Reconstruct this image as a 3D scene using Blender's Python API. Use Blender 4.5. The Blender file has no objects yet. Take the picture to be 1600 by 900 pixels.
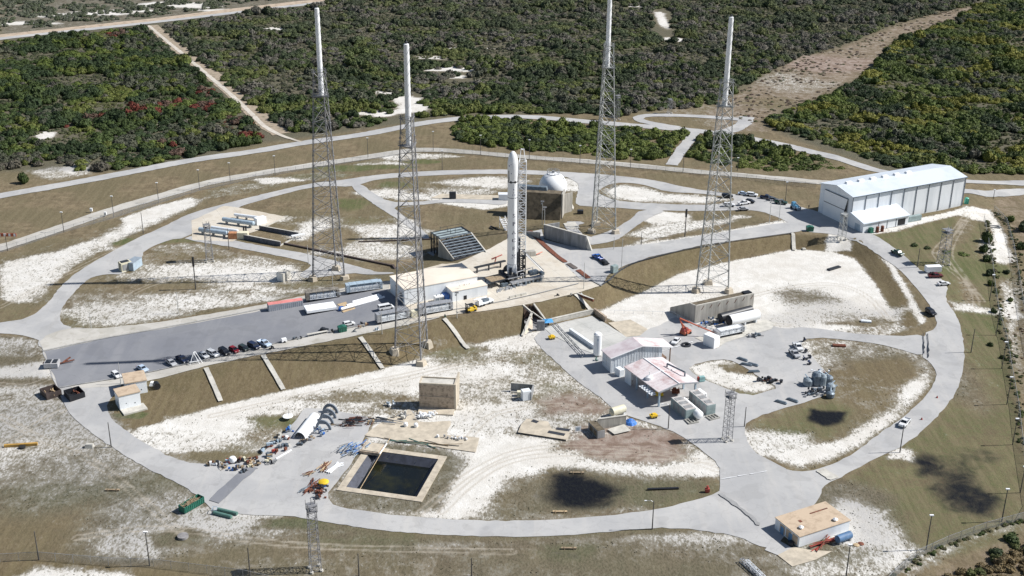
import bpy, math, random
import numpy as np
from mathutils import Vector, Matrix
from mathutils.geometry import delaunay_2d_cdt
from math import radians, sin, cos, pi, hypot, atan2, sqrt, tan
random.seed(7); rng = np.random.default_rng(11)
sc = bpy.context.scene
COL = sc.collection
# ---------------------------------------------------------------- camera
F = 1927.0; CZ = 182.0
_u = Vector((34/F, 4530/F, 1.0)).normalized()
_v = Vector((0, 0, -1)); _Y = (_v - _v.dot(_u)*_u).normalized(); _X = _Y.cross(_u)
RC = Matrix((_X, _Y, _u))
cam = bpy.data.cameras.new('camera'); camo = bpy.data.objects.new('camera', cam); COL.objects.link(camo)
cam.sensor_width = 36; cam.lens = F/1600*36; cam.clip_start = 1; cam.clip_end = 9000
M4 = RC.to_4x4(); M4.translation = (0, 0, CZ); camo.matrix_world = M4
sc.camera = camo
# ---------------------------------------------------------------- light
SUN_AZ = radians(4.5); SUN_EL = radians(44.2)
sd = Vector((cos(SUN_EL)*cos(SUN_AZ), cos(SUN_EL)*sin(SUN_AZ), sin(SUN_EL)))
sl = bpy.data.lights.new('sun', 'SUN'); sl.energy = 5.0; sl.angle = radians(0.53); sl.color = (1.0, 0.972, 0.93)
so = bpy.data.objects.new('sun', sl); COL.objects.link(so); so.rotation_euler = sd.to_track_quat('Z', 'Y').to_euler()
so.location = sd*800
w = bpy.data.worlds.new('World'); sc.world = w; w.use_nodes = True
nt = w.node_tree; bg = nt.nodes['Background']; sky = nt.nodes.new('ShaderNodeTexSky'); sky.sky_type = 'NISHITA'
sky.sun_disc = False; sky.sun_elevation = SUN_EL; sky.sun_rotation = pi/2 - SUN_AZ; sky.air_density = 1.0; sky.dust_density = 0.6
nt.links.new(sky.outputs[0], bg.inputs[0]); bg.inputs[1].default_value = 0.066
sc.view_settings.view_transform = 'Standard'; sc.view_settings.look = 'None'; sc.view_settings.gamma = 1
sc.view_settings.exposure = 0.26
sc.cycles.max_bounces = 5; sc.cycles.transparent_max_bounces = 12
# ---------------------------------------------------------------- pixel -> place
def ray(px, py): return RC @ Vector(((px-800)/F, -(py-450)/F, -1))
def PZ(px, py, z=0.0):
    d = ray(px, py); t = (z-CZ)/d.z; return Vector((d.x*t, d.y*t, z))
RCi = RC.transposed()
def proj(p):
    c = RCi @ (Vector(p)-Vector((0, 0, CZ))); return (800+F*c.x/-c.z, 450-F*c.y/-c.z)
def ztop(b, pyt):                       # height above point b at which the picture row pyt is reached
    lo, hi = 0.0, 170.0
    for _ in range(40):
        m = (lo+hi)/2
        if proj((b[0], b[1], b[2]+m))[1] > pyt: lo = m
        else: hi = m
    return lo
# ---------------------------------------------------------------- terrain heights (break lines)
crest = [(150,602,.5),(240,597,.8),(318,576,1.6),(365,566,2.0),(440,551,2.6),(500,539,3.0),(560,527,3.6),(640,511,4.3),(700,497,5),(760,489,5),(830,477,5),(900,461,5),(943,447,5),
         (950,433,5),(975,419,5),(1015,405,5),(1100,386,4.8),(1237,366,4.5),(1290,368,4.2),(1330,370,3.9),(1372,398,2.8),(1402,440,1.6),(1437,512,.5)]
toe = [(170,650,.3),(205,672,.2),(290,650,0),(340,635,0),(440,612,0),(520,594,0),(600,575,0),(680,550,0),(735,537,0),(830,517,0),(858,508,0),(925,492,0),(965,470,0),(1000,455,0),(1050,430,0),(1130,408,0),(1240,388,0),
       (1300,392,.2),(1335,402,.2),(1368,440,.2),(1412,516,.2)]
back = [(66,546,.3),(130,516,.4),(250,503,.8),(400,478,2.2),(475,461,3.0),(612,433,4.8),(690,411,5),(715,411,5),(765,388,5),(800,369,5),(826,362,5),(846,356,5),(915,384,4.8),(975,382,4.8),(1020,376,4.8),(1200,347,4.3),(1238,342,4.2)]
btoe = [(110,508,.3),(250,496,.4),(400,468,.8),(475,450,1),(600,423,1),(668,405,1),(676,392,1),(740,367,1),(790,356,1),(830,350,1),(850,346,1.5),(925,366,2.5),(1000,367,3.2),(1195,338,4)]
rest = [(1180,312,3.8),(1100,302,3),(1275,330,4),(1520,322,4),(1345,372,4),(1420,360,3.8),(1500,340,3.6),(1300,272,2.5),(1530,290,2),
        (1405,398,3.2),(1430,415,2.6),(1452,470,1.6),(1480,462,1.4),(1470,510,.8),(1506,520,.5),(1506,560,.3),
        (1560,330,1.5),(1540,420,1.2),(1560,520,0),(1545,640,0),
        (900,300,2),(800,268,2),(600,277,1.6),(400,311,1.2),(200,380,.8),(95,450,.5),(40,497,.3),(0,515,.2),(480,360,1),(300,430,.8),
        (640,300,1.5),(800,335,1.5),(960,302,2.5),(0,400,0),(200,325,0),(400,275,0),(640,235,0),(800,240,.3),(1000,262,.8),(1200,275,1.2),(1400,262,0),(1600,290,0),(1600,420,0),
        (82,590,.3),(95,620,0),(110,650,0),(60,620,0),(142,676,0),(0,560,0),(1480,600,0),(1412,660,0),(1300,740,0),(1000,810,0),(600,815,0),(320,780,0),(200,710,0),
        (1250,530,0),(1350,600,0),(1200,650,0),(1150,470,0),(1250,440,0),(1350,480,0),(1000,520,0),(900,560,0),(700,620,0),(500,640,0),(300,680,0)]
cv, ce = [], []
def addline(L, closed=False):
    s = len(cv)
    for p in L: cv.append(PZ(*p))
    for i in range(len(L)-1): ce.append((s+i, s+i+1))
for L in (crest, toe, back, btoe): addline(L)
for p in rest: cv.append(PZ(*p))
for x, y in [(-3000,-400),(3000,-400),(-3000,6000),(3000,6000),(-260,232),(260,232),(-260,640),(260,640),(-260,400),(260,400),(0,232),(0,640),(-180,640),(180,640),(-180,232),(180,232)]:
    cv.append(Vector((x, y, 0)))
r_ = delaunay_2d_cdt([Vector((p.x, p.y)) for p in cv], ce, [], 0, 1e-4)
tv = r_[0]; tz = []
for i, orig in enumerate(r_[3]):
    if orig: tz.append(cv[orig[0]].z)
    else:
        q = min(cv, key=lambda c: (c.x-tv[i].x)**2+(c.y-tv[i].y)**2); tz.append(q.z)
GX0, GX1, GY0, GY1, GS = -260.0, 260.0, 232.0, 640.0, 0.8
nx = int(round((GX1-GX0)/GS))+1; ny = int(round((GY1-GY0)/GS))+1
gx = np.linspace(GX0, GX1, nx); gy = np.linspace(GY0, GY1, ny)
HG = np.zeros((ny, nx))
for t in r_[2]:
    a, b, c = [(tv[i].x, tv[i].y, tz[i]) for i in t]
    if max(a[2], b[2], c[2]) <= 1e-6: continue
    x0 = max(0, int((min(a[0], b[0], c[0])-GX0)/GS)); x1 = min(nx-1, int((max(a[0], b[0], c[0])-GX0)/GS)+1)
    y0 = max(0, int((min(a[1], b[1], c[1])-GY0)/GS)); y1 = min(ny-1, int((max(a[1], b[1], c[1])-GY0)/GS)+1)
    if x1 < x0 or y1 < y0: continue
    XX, YY = np.meshgrid(gx[x0:x1+1], gy[y0:y1+1])
    d = (b[1]-c[1])*(a[0]-c[0])+(c[0]-b[0])*(a[1]-c[1])
    if abs(d) < 1e-9: continue
    l1 = ((b[1]-c[1])*(XX-c[0])+(c[0]-b[0])*(YY-c[1]))/d; l2 = ((c[1]-a[1])*(XX-c[0])+(a[0]-c[0])*(YY-c[1]))/d; l3 = 1-l1-l2
    m = (l1 >= -1e-6) & (l2 >= -1e-6) & (l3 >= -1e-6)
    sub = HG[y0:y1+1, x0:x1+1]; sub[m] = (l1*a[2]+l2*b[2]+l3*c[2])[m]
for _ in range(2):      # round the creases a little
    K = np.pad(HG, 1, mode='edge'); HG = (K[1:-1, 1:-1]*4+K[:-2, 1:-1]+K[2:, 1:-1]+K[1:-1, :-2]+K[1:-1, 2:])/8
def H(x, y):
    fx = (x-GX0)/GS; fy = (y-GY0)/GS
    if fx < 0 or fy < 0 or fx >= nx-1 or fy >= ny-1: return 0.0
    i = int(fx); j = int(fy); fx -= i; fy -= j
    return float((HG[j, i]*(1-fx)+HG[j, i+1]*fx)*(1-fy)+(HG[j+1, i]*(1-fx)+HG[j+1, i+1]*fx)*fy)
def P(px, py, dz=0.0):
    z = 2.0
    for _ in range(14):
        q = PZ(px, py, z); h = H(q.x, q.y); z += (h-z)*0.7
    q = PZ(px, py, z); q.z += dz; return q
# ---------------------------------------------------------------- materials
MATS = {}
def mat(name, col, rough=0.75, var=0.12, metal=0.0, scale=0.6, bump=0.0, dirt=None, streak=False):
    if name in MATS: return MATS[name]
    m = bpy.data.materials.new(name); m.use_nodes = True; n = m.node_tree; b = n.nodes['Principled BSDF']
    b.inputs['Roughness'].default_value = rough; b.inputs['Metallic'].default_value = metal
    tc = n.nodes.new('ShaderNodeTexCoord'); no = n.nodes.new('ShaderNodeTexNoise'); no.inputs['Scale'].default_value = scale; no.inputs['Detail'].default_value = 8; no.inputs['Roughness'].default_value = .65
    mp = n.nodes.new('ShaderNodeMapping'); n.links.new(tc.outputs['Object'], mp.inputs[0]); n.links.new(mp.outputs[0], no.inputs['Vector'])
    if streak: mp.inputs['Scale'].default_value = (1.6, 1.6, 0.18)
    mx = n.nodes.new('ShaderNodeMix'); mx.data_type = 'RGBA'
    lo = [max(0, c*(1-var*1.6)) for c in col] if dirt is None else dirt
    hi = [min(1, c*(1+var)) for c in col]
    mr = n.nodes.new('ShaderNodeMapRange'); mr.inputs[1].default_value = .34 if dirt is None else .3; mr.inputs[2].default_value = .62 if dirt is None else .52
    n.links.new(no.outputs[0], mr.inputs[0]); n.links.new(mr.outputs[0], mx.inputs[0])
    mx.inputs[6].default_value = (*lo, 1); mx.inputs[7].default_value = (*hi, 1); n.links.new(mx.outputs[2], b.inputs['Base Color'])
    if bump:
        bp = n.nodes.new('ShaderNodeBump'); bp.inputs['Strength'].default_value = bump; bp.inputs['Distance'].default_value = .3
        n.links.new(no.outputs[0], bp.inputs['Height']); n.links.new(bp.outputs[0], b.inputs['Normal'])
    MATS[name] = m; return m
WHITE = mat('white_paint', (.87,.88,.89), .45, .02, scale=.15, dirt=(.80,.81,.83))
WHITE2 = mat('white_sheet_metal', (.76,.79,.82), .4, .05, scale=.15, dirt=(.66,.70,.74), streak=True)
ROOFW = mat('white_roof_sheet', (.60,.65,.71), .5, .05, scale=.1, dirt=(.53,.585,.65))
STEEL = mat('galvanised_steel', (.42,.43,.45), .5, .2, .4, scale=2)
TSTEEL = mat('tower_steel', (.27,.27,.28), .55, .25, .2, scale=1.2)
TSTEEL2 = mat('tower_steel_pale', (.42,.43,.42), .55, .2, .2, scale=1.2)
DSTEEL = mat('dark_steel', (.045,.05,.06), .5, .3, .3, scale=2)
MSTEEL = mat('grey_blue_steel', (.17,.21,.25), .5, .25, .3, scale=1)
CONC = mat('concrete', (.40,.38,.34), .85, .18, scale=.5, bump=.2, streak=True)
CONCG = mat('grey_concrete', (.27,.275,.28), .85, .2, scale=.5, streak=True)
CONCT = mat('tan_concrete', (.50,.44,.35), .85, .14, scale=.4)
CONCP = mat('pale_concrete', (.52,.50,.45), .85, .14, scale=.4)
STAINC = mat('stained_concrete', (.36,.29,.22), .9, .3, scale=.9, dirt=(.12,.095,.075))
TANROOF = mat('tan_roof', (.47,.37,.27), .9, .12, scale=.5, dirt=(.36,.27,.19))
CREAM = mat('cream_roof', (.74,.66,.56), .9, .06, scale=.12)
BLACK = mat('black_paint', (.015,.016,.02), .5, .2)
RUBBER = mat('tyre_rubber', (.02,.02,.02), .9, .2)
GLASS = mat('dark_glass', (.02,.025,.035), .12, .2)
RUST = mat('rusty_steel', (.17,.06,.035), .85, .4, scale=1.5)
WOOD = mat('weathered_wood', (.30,.23,.15), .9, .3, scale=1.5)
WOODP = mat('raw_timber', (.48,.36,.22), .9, .2, scale=1.5)
GREEN = mat('green_paint', (.02,.13,.09), .5, .15)
GREENGR = mat('grey_green_paint', (.27,.34,.34), .6, .15, scale=.8)
BLUE = mat('blue_paint', (.03,.14,.45), .5, .15)
BLUET = mat('blue_tarpaulin', (.05,.30,.62), .5, .15)
YEL = mat('yellow_paint', (.75,.50,.03), .45, .1)
RED = mat('red_paint', (.36,.06,.045), .5, .2)
ORANGE = mat('orange_paint', (.50,.13,.07), .5, .15)
SALMON = mat('faded_red_roof', (.66,.24,.22), .6, .12)
RSHEET = mat('rust_stained_roof_sheet', (.66,.60,.60), .6, .08, scale=.16, dirt=(.38,.20,.19))
RSHEETL = mat('lightly_stained_roof_sheet', (.60,.55,.56), .6, .06, scale=.2, dirt=(.47,.38,.40))
WSHEET = mat('weathered_wall_sheet', (.58,.62,.66), .6, .08, scale=.4, dirt=(.36,.36,.38), streak=True)
PIPEG = mat('dull_green_paint', (.10,.20,.17), .6, .15)
CREAMP = mat('cream_paint', (.70,.66,.50), .6, .08)
LBLUE = mat('light_blue_grey_paint', (.38,.47,.55), .45, .1)
MOUND = mat('mound_earth', (.135,.11,.075), .95, .3, scale=.6, bump=.3)
MESHM = bpy.data.materials.new('chain_link'); MESHM.use_nodes = True
_n = MESHM.node_tree; _b = _n.nodes['Principled BSDF']; _b.inputs['Base Color'].default_value = (.33,.34,.36,1); _b.inputs['Roughness'].default_value = .6
_tc = _n.nodes.new('ShaderNodeTexCoord'); _w = _n.nodes.new('ShaderNodeTexChecker'); _w.inputs['Scale'].default_value = 9; _n.links.new(_tc.outputs['Object'], _w.inputs[0])
_mr = _n.nodes.new('ShaderNodeMapRange'); _mr.inputs[3].default_value = .38; _mr.inputs[4].default_value = .12; _n.links.new(_w.outputs[1], _mr.inputs[0]); _n.links.new(_mr.outputs[0], _b.inputs['Alpha'])
def paint(col, name=None):
    return mat(name or 'car_paint_%d_%d_%d' % tuple(int(c*100) for c in col), col, .3, .04)
# ---------------------------------------------------------------- mesh builder
class MB:
    def __init__(s): s.v = []; s.f = []; s.M = None
    def _p(s, p): return tuple(s.M @ Vector(p)) if s.M is not None else tuple(p)
    def add(s, vs, fs):
        o = len(s.v); s.v += [s._p(p) for p in vs]; s.f += [tuple(o+i for i in f) for f in fs]; return s
    def box(s, x0, x1, y0, y1, z0, z1, tx=0, ty=0):      # tx, ty pull the top in
        return s.add([(x0,y0,z0),(x1,y0,z0),(x1,y1,z0),(x0,y1,z0),(x0+tx,y0+ty,z1),(x1-tx,y0+ty,z1),(x1-tx,y1-ty,z1),(x0+tx,y1-ty,z1)],
                     [(0,3,2,1),(4,5,6,7),(0,1,5,4),(1,2,6,5),(2,3,7,6),(3,0,4,7)])
    def tube(s, a, b, r, r2=None, n=6, cap=True):
        a = Vector(a); b = Vector(b); r2 = r if r2 is None else r2; d = (b-a)
        if d.length < 1e-6: return s
        d.normalize(); u = d.orthogonal().normalized(); v = d.cross(u); vs = []
        for c, rr in ((a, r), (b, r2)):
            for i in range(n):
                t = 2*pi*i/n; vs.append(tuple(c+u*cos(t)*rr+v*sin(t)*rr))
        fs = [(i, (i+1) % n, n+(i+1) % n, n+i) for i in range(n)]
        if cap: fs += [tuple(range(n))[::-1], tuple(range(n, 2*n))]
        return s.add(vs, fs)
    def path(s, pts, r, n=6):
        for a, b in zip(pts[:-1], pts[1:]): s.tube(a, b, r, n=n)
        return s
    def lathe(s, prof, n=24, axis='z', c=(0,0,0)):       # prof: (radius, height)
        vs = []; fs = []
        for r, z in prof:
            for i in range(n):
                t = 2*pi*i/n; p = (r*cos(t), r*sin(t), z)
                if axis == 'x': p = (z, r*cos(t), r*sin(t))
                vs.append((p[0]+c[0], p[1]+c[1], p[2]+c[2]))
        for k in range(len(prof)-1):
            for i in range(n):
                j = (i+1) % n; fs.append((k*n+i, k*n+j, k*n+n+j, k*n+n+i))
        fs += [tuple(range(n))[::-1], tuple(range((len(prof)-1)*n, len(prof)*n))]
        return s.add(vs, fs)
    def prism(s, poly, z0, z1):
        n = len(poly); vs = [(x, y, z0) for x, y in poly]+[(x, y, z1) for x, y in poly]
        return s.add(vs, [tuple(range(n))[::-1], tuple(range(n, 2*n))]+[(i, (i+1) % n, n+(i+1) % n, n+i) for i in range(n)])
    def side(s, prof, y0, y1):                            # profile in x-z drawn across y
        n = len(prof); vs = [(x, y0, z) for x, z in prof]+[(x, y1, z) for x, z in prof]
        return s.add(vs, [tuple(range(n)), tuple(range(n, 2*n))[::-1]]+[(i, n+i, n+(i+1) % n, (i+1) % n) for i in range(n)])
    def end(s, prof, x0, x1):                             # profile in y-z drawn along x
        n = len(prof); vs = [(x0, y, z) for y, z in prof]+[(x1, y, z) for y, z in prof]
        return s.add(vs, [tuple(range(n))[::-1], tuple(range(n, 2*n))]+[(i, (i+1) % n, n+(i+1) % n, n+i) for i in range(n)])
    def build(s, name, m, parent=None, smooth=False, bev=0):
        me = bpy.data.meshes.new(name); me.from_pydata(s.v, [], s.f); me.materials.append(m); me.update()
        if smooth:
            me.polygons.foreach_set('use_smooth', [True]*len(me.polygons))
            try: me.set_sharp_from_angle(angle=radians(40))
            except Exception: pass
        o = bpy.data.objects.new(name, me); COL.objects.link(o)
        if parent is not None: o.parent = parent
        if bev:
            b = o.modifiers.new('bevel', 'BEVEL'); b.width = bev; b.segments = 1; b.limit_method = 'ANGLE'
        return o
def tag(o, label, cat, group=None, kind=None):
    if label: o['label'] = label
    if cat: o['category'] = cat
    if group: o['group'] = group
    if kind: o['kind'] = kind
    return o
def thing(name, label, cat, loc, rz=0.0, group=None):
    o = bpy.data.objects.new(name, None); COL.objects.link(o); o.location = loc; o.rotation_euler = (0, 0, rz); o.empty_display_size = 1
    return tag(o, label, cat, group)
def T(name, label, cat, px, py, rz=0.0, group=None, dz=0.0): return thing(name, label, cat, P(px, py, dz), rz, group)
def copy_thing(o, loc, rz, label=None, scale=None):
    c = o.copy(); COL.objects.link(c); c.location = loc; c.rotation_euler = (0, 0, rz)
    if scale: c.scale = scale
    if label: c['label'] = label
    for ch in o.children:
        d = ch.copy(); COL.objects.link(d); d.parent = c
        for g in ch.children:
            e = g.copy(); COL.objects.link(e); e.parent = d
    return c
def ang(a, b): d = P(*b)-P(*a); return atan2(d.y, d.x)
def fr(a, b, c=None):
    """origin, angle, length a->b, depth (towards c)"""
    A = P(*a); B = P(*b); d = B-A; L = hypot(d.x, d.y); an = atan2(d.y, d.x)
    if c is None: return A, an, L
    D = P(*c)-A; return A, an, L, D.x*-sin(an)+D.y*cos(an)
def frz(a, b, z, c=None):
    A = PZ(*a, z); B = PZ(*b, z); d = B-A; L = hypot(d.x, d.y); an = atan2(d.y, d.x)
    if c is None: return A, an, L
    D = PZ(*c, z)-A; return A, an, L, D.x*-sin(an)+D.y*cos(an)
# ---------------------------------------------------------------- ground painting
def pip(X, Y, poly):
    ins = np.zeros(X.shape, bool); n = len(poly)
    for i in range(n):
        x1, y1 = poly[i]; x2, y2 = poly[(i+1) % n]
        if y1 == y2: continue
        c = ((y1 > Y) != (y2 > Y)) & (X < (x2-x1)*(Y-y1)/(y2-y1)+x1); ins ^= c
    return ins
def sdist(X, Y, poly):
    d = np.full(X.shape, 1e9); n = len(poly)
    for i in range(n):
        x1, y1 = poly[i]; x2, y2 = poly[(i+1) % n]; dx, dy = x2-x1, y2-y1; L = dx*dx+dy*dy+1e-9
        t = np.clip(((X-x1)*dx+(Y-y1)*dy)/L, 0, 1); d = np.minimum(d, (X-x1-t*dx)**2+(Y-y1-t*dy)**2)
    return np.sqrt(d)
def wp(poly):
    out = []
    for p in poly:
        q = P(*p); out.append((q.x, q.y))
    return out
CH = ['sand', 'green', 'mulch', 'wet', 'red', 'grey']
LAY = []
def lay(poly, soft=3.0, **kw): LAY.append((wp(poly), soft, kw))
def blob(px, py, rx, ry, soft=4.0, **kw):   # radii in metres
    c = P(px, py); LAY.append(([(c.x+rx*cos(t*pi/6)*(1+.25*sin(t*2.3+px)), c.y+ry*sin(t*pi/6)*(1+.25*cos(t*1.7+py))) for t in range(12)], soft, kw))
# whole ground: dry grass (all channels 0).  Woods floor:
lay([(0,-20),(1600,-20),(1600,270),(1390,268),(1320,245),(1210,205),(1040,175),(710,182),(480,215),(420,222),(300,250),(215,266),(150,268),(0,268)], 5, sand=.08, green=.45, grey=.8)
lay([(-100,-60),(0,58),(230,36),(400,12),(545,-3),(560,-60)], 6, sand=.40, green=.25, mulch=.2)
# clearings in the woods
lay([(1100,172),(1150,145),(1195,118),(1250,92),(1330,68),(1400,38),(1500,10),(1530,12),(1490,32),(1400,62),(1375,92),(1345,120),(1290,150),(1230,170),(1190,190),(1210,207),(1110,207)], 6, sand=.30, mulch=0, red=.45, green=0, grey=0)
blob(1240,130,26,22,9,sand=.5); blob(1200,160,16,12,6,sand=.25,red=.2,mulch=.3); blob(1300,100,30,26,9,red=.75,sand=.2); blob(1225,118,10,12,7,sand=.5)
lay([(985,180),(1060,178),(1110,205),(1170,200),(1172,180),(1130,160),(1060,165)], 3, sand=.36, mulch=0, grey=0, green=0)
for q in [(20,36,30,7),(100,24,26,8),(160,20,24,9),(210,17,20,5),(245,10,24,6),(275,6,30,8),(310,10,16,6),(340,16,16,5),(60,68+0,1,1)]:
    blob(q[0], q[1], q[2], q[3], 5, sand=.95, grey=0)
for q in [(700,108,20,8),(715,120,7,6),(675,90,12,5),(630,155,8,10),(645,170,12,12),(650,160,6,12),(590,178,14,6),(1035,30,5,40),(1052,62,9,9),(600,145,8,5),(70,212,5,10),(560,175,8,4),(735,75,22,3),(770,62,16,3),(430,45,12,6),(250,192,5,3),(160,100,5,3),(1010,10,20,4)]:
    blob(q[0], q[1], q[2], q[3], 3, sand=.93, mulch=0, grey=0, green=0)
# verges
lay([(0,262),(150,268),(215,264),(300,248),(400,225),(462,212),(575,196),(640,180),(640,190),(575,206),(462,222),(300,256),(100,292),(0,302)], 3, sand=.2, mulch=0)
blob(100, 268, 16, 11, 4, sand=.62); blob(118, 262, 5, 7, 3, sand=.9)
lay([(0,470),(0,415),(60,400),(120,378),(175,355),(240,335),(300,312),(345,302),(300,325),(250,350),(200,372),(165,392),(120,418),(95,440),(60,480)], 3, sand=.55)
lay([(0,470),(0,408),(60,395),(150,372),(210,350),(290,312),(300,322),(240,346),(190,370),(160,385),(110,410),(80,440),(50,460),(20,480)], 5, sand=.80, grey=.2)
lay([(185,342),(240,322),(300,308),(305,318),(240,342),(200,358)], 3, sand=.93, grey=0)
lay([(0,402),(60,386),(130,365),(170,352),(160,368),(90,392),(30,402),(0,410)], 3, sand=.25, green=.15)
lay([(320,298),(400,282),(480,270),(570,252),(640,238),(700,240),(690,252),(600,262),(500,278),(400,300),(330,312)], 5, sand=.45, green=.35)
blob(435, 281, 12, 5, 3, sand=.85); blob(600, 259, 16, 5, 4, sand=.8); blob(650, 244, 24, 6, 4, sand=.7); blob(560,262,26,6,3,green=.8,sand=.2); blob(660,253,9,4,2,green=.8,sand=0); blob(500,275,18,5,3,green=.55,sand=.4)
lay([(0,470),(60,480),(95,440),(165,388),(215,366),(200,380),(120,426),(92,452),(74,478),(45,500),(0,510)], 3, sand=.08, green=.3)
blob(185, 378, 9, 4, 2, green=.95); blob(170,389,7,3,2,sand=.6)
# left inner island
lay([(105,508),(97,492),(104,470),(135,445),(160,430),(205,425),(232,390),(268,374),(300,378),(400,398),(480,412),(470,432),(540,450),(400,472),(250,500),(150,512)], 3, sand=.5, mulch=0)
lay([(150,440),(200,430),(290,400),(330,392),(420,410),(470,432),(450,450),(330,440),(250,450),(180,470),(140,455)], 6, sand=.62)
blob(150,448,14,7,4,sand=.25,mulch=.3); blob(190,470,26,10,6,sand=.45,grey=.3); blob(140,495,12,9,4,sand=.45,green=.5); blob(330,425,20,8,5,sand=.75); blob(285,400,20,6,5,sand=.35,mulch=.2); blob(410,430,18,8,4,sand=.85); blob(250,450,18,7,5,sand=.25,mulch=.35); blob(265,376,10,4,2,green=.6,sand=.1)
lay([(100,505),(150,515),(250,503),(400,475),(400,470),(250,496),(150,508),(110,500)], 2, sand=.35, green=.35)
blob(195,488,22,10,5,sand=.7,grey=.4); blob(330,470,30,7,4,sand=.68,grey=.2); blob(430,448,24,5,4,sand=.7)
# mid-back islands
lay([(400,325),(525,292),(560,300),(650,365),(680,410),(600,420),(480,395),(440,340)], 3, sand=.06)
blob(553,350,26,12,5,sand=.6); blob(600,360,22,12,5,sand=.72); blob(550,318,9,9,4,green=.7); blob(490,365,12,12,4,sand=.75); blob(575,345,14,6,4,green=.45,sand=.3); blob(570,390,24,10,4,sand=.7); blob(520,373,10,12,4,sand=.1,mulch=.3); blob(600,395,18,9,4,sand=.65); blob(420,342,14,5,3,sand=.6)
blob(540,440,28,6,4,sand=.35,green=.35)
lay([(565,290),(625,280),(790,273),(790,312),(700,310),(610,317)], 3, sand=.25, mulch=.0, red=.15)
blob(605,303,16,7,4,sand=.75); blob(760,285,22,8,5,sand=.8); blob(620,289,10,5,3,green=.7); blob(720,300,20,7,4,sand=.6); blob(760,318,18,7,3,sand=.9); blob(690,310,20,4,3,sand=.8)
lay([(810,272),(882,276),(902,286),(906,292),(900,312),(880,322),(870,300)], 3, sand=.35)
blob(890,290,9,10,3,sand=.75)
lay([(932,300),(945,291),(960,286),(990,286),(1015,291),(1040,300),(1087,302),(1135,307),(1150,312),(1130,318),(1100,321),(975,316),(950,310)], 2, sand=.35)
lay([(945,296),(975,290),(1010,294),(1035,303),(1090,306),(1140,311),(1100,317),(990,314),(955,308)], 4, sand=.88)
lay([(1000,372),(970,368),(1010,352),(1040,336),(1080,333),(1060,345),(1120,342),(1155,338),(1150,348),(1080,362),(1020,376),(980,385)], 4, sand=.7)
lay([(1095,366),(1200,347),(1245,340),(1230,350),(1100,374),(1015,390),(955,400),(945,392),(1000,380)], 3, sand=.85, grey=0)
blob(1040,339,12,8,3,sand=.9); blob(1160,339,6,3,3,sand=.7)
# slopes: brown mulch
lay([(205,672),(165,640),(175,620),(240,597),(318,576),(365,566),(440,551),(500,539),(560,527),(640,511),(700,497),(760,489),(830,477),(900,461),(943,447),(975,419),(1015,405),(1100,386),(1237,366),(1290,368),(1330,370),(1350,382),(1380,400),(1407,440),(1437,512),(1412,516),(1368,440),(1335,402),(1300,392),(1240,388),(1130,408),(1060,425),(1020,445),(965,470),(925,490),(830,516),(735,537),(680,550),(600,574),(520,593),(440,611),(340,633),(290,647),(240,668)], 2.6, mulch=1, sand=0, green=0)
lay([(600,572),(680,548),(740,534),(690,520),(640,530)], 4, green=.3, mulch=.7)
lay([(960,432),(1010,408),(1060,400),(1010,430),(965,455)], 4, green=.2)
# sand bowl
lay([(1437,512),(1412,518),(1368,442),(1335,403),(1300,393),(1240,389),(1130,410),(1060,427),(1000,458),(965,472),(930,490),(1000,520),(1100,520),(1200,512),(1325,520),(1400,526)], 2, sand=.97, mulch=0)
blob(1265,470,12,14,7,sand=.45,grey=.6); blob(1330,490,26,8,6,sand=.85,grey=.5); blob(1310,496,20,5,4,sand=.6,red=.4); blob(1400,515,22,4,3,sand=.55); blob(1155,478,3,3,2,sand=.8); blob(1120,462,14,6,4,sand=.75,green=.3); blob(1350,505,14,3,2,sand=.4,mulch=.3);blob(1230,500,14,8,6,sand=.8,grey=.5)
lay([(1372,400),(1395,412),(1430,450),(1455,500),(1437,510),(1410,455),(1385,415)], 2, sand=.92, mulch=0)
lay([(1405,425),(1432,452),(1465,502),(1462,513),(1440,521),(1380,527),(1420,515),(1450,505),(1425,460)], 2, sand=.05, green=.15)
blob(1312,378,6,7,2,sand=1,mulch=0)
# front-lower zone
lay([(205,672),(290,650),(340,635),(440,612),(600,576),(680,552),(735,538),(830,518),(860,508),(925,494),(980,530),(900,560),(890,585),(940,622),(980,650),(1050,672),(1092,700),(1125,727),(1127,757),(1087,782),(1025,797),(925,809),(800,815),(700,812),(600,804),(525,792),(510,775),(560,707),(585,655),(480,640),(425,695),(400,717),(327,727),(250,707)], 2, sand=.80, mulch=0)
lay([(205,674),(300,652),(340,636),(440,613),(560,588),(700,553),(735,540),(740,560),(640,590),(560,600),(460,618),(360,650),(280,672),(225,685)], 3, sand=.93)
lay([(300,705),(340,680),(400,660),(450,655),(440,680),(400,715),(327,726)], 5, sand=.5, green=.35); blob(380,672,20,7,5,sand=.5,green=.3,mulch=.2); blob(245,685,18,4,3,sand=.55,green=.3); blob(340,715,18,3,2,sand=.05,green=.15); blob(430,660,14,4,3,green=.7,sand=.25); blob(590,622,24,4,4,sand=.4,red=.25); blob(640,640,16,3,3,sand=.3,green=.3); blob(560,640,22,3,3,sand=.6)
blob(330,662,14,8,5,sand=.88); blob(280,690,16,6,4,sand=.75)
lay([(640,690),(760,700),(800,720),(760,760),(700,800),(640,800),(700,760),(690,715)], 6, sand=.82)
lay([(690,730),(790,690),(900,690),(1000,700),(1100,715),(1127,735),(1100,745),(960,735),(850,730),(770,745),(720,805),(660,800),(700,770)], 6, sand=.97)
lay([(780,790),(800,750),(850,742),(960,738),(1100,748),(1125,760),(1087,782),(1025,797),(925,809),(800,814),(740,812)], 6, sand=.34, green=.35, grey=.5)
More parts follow.
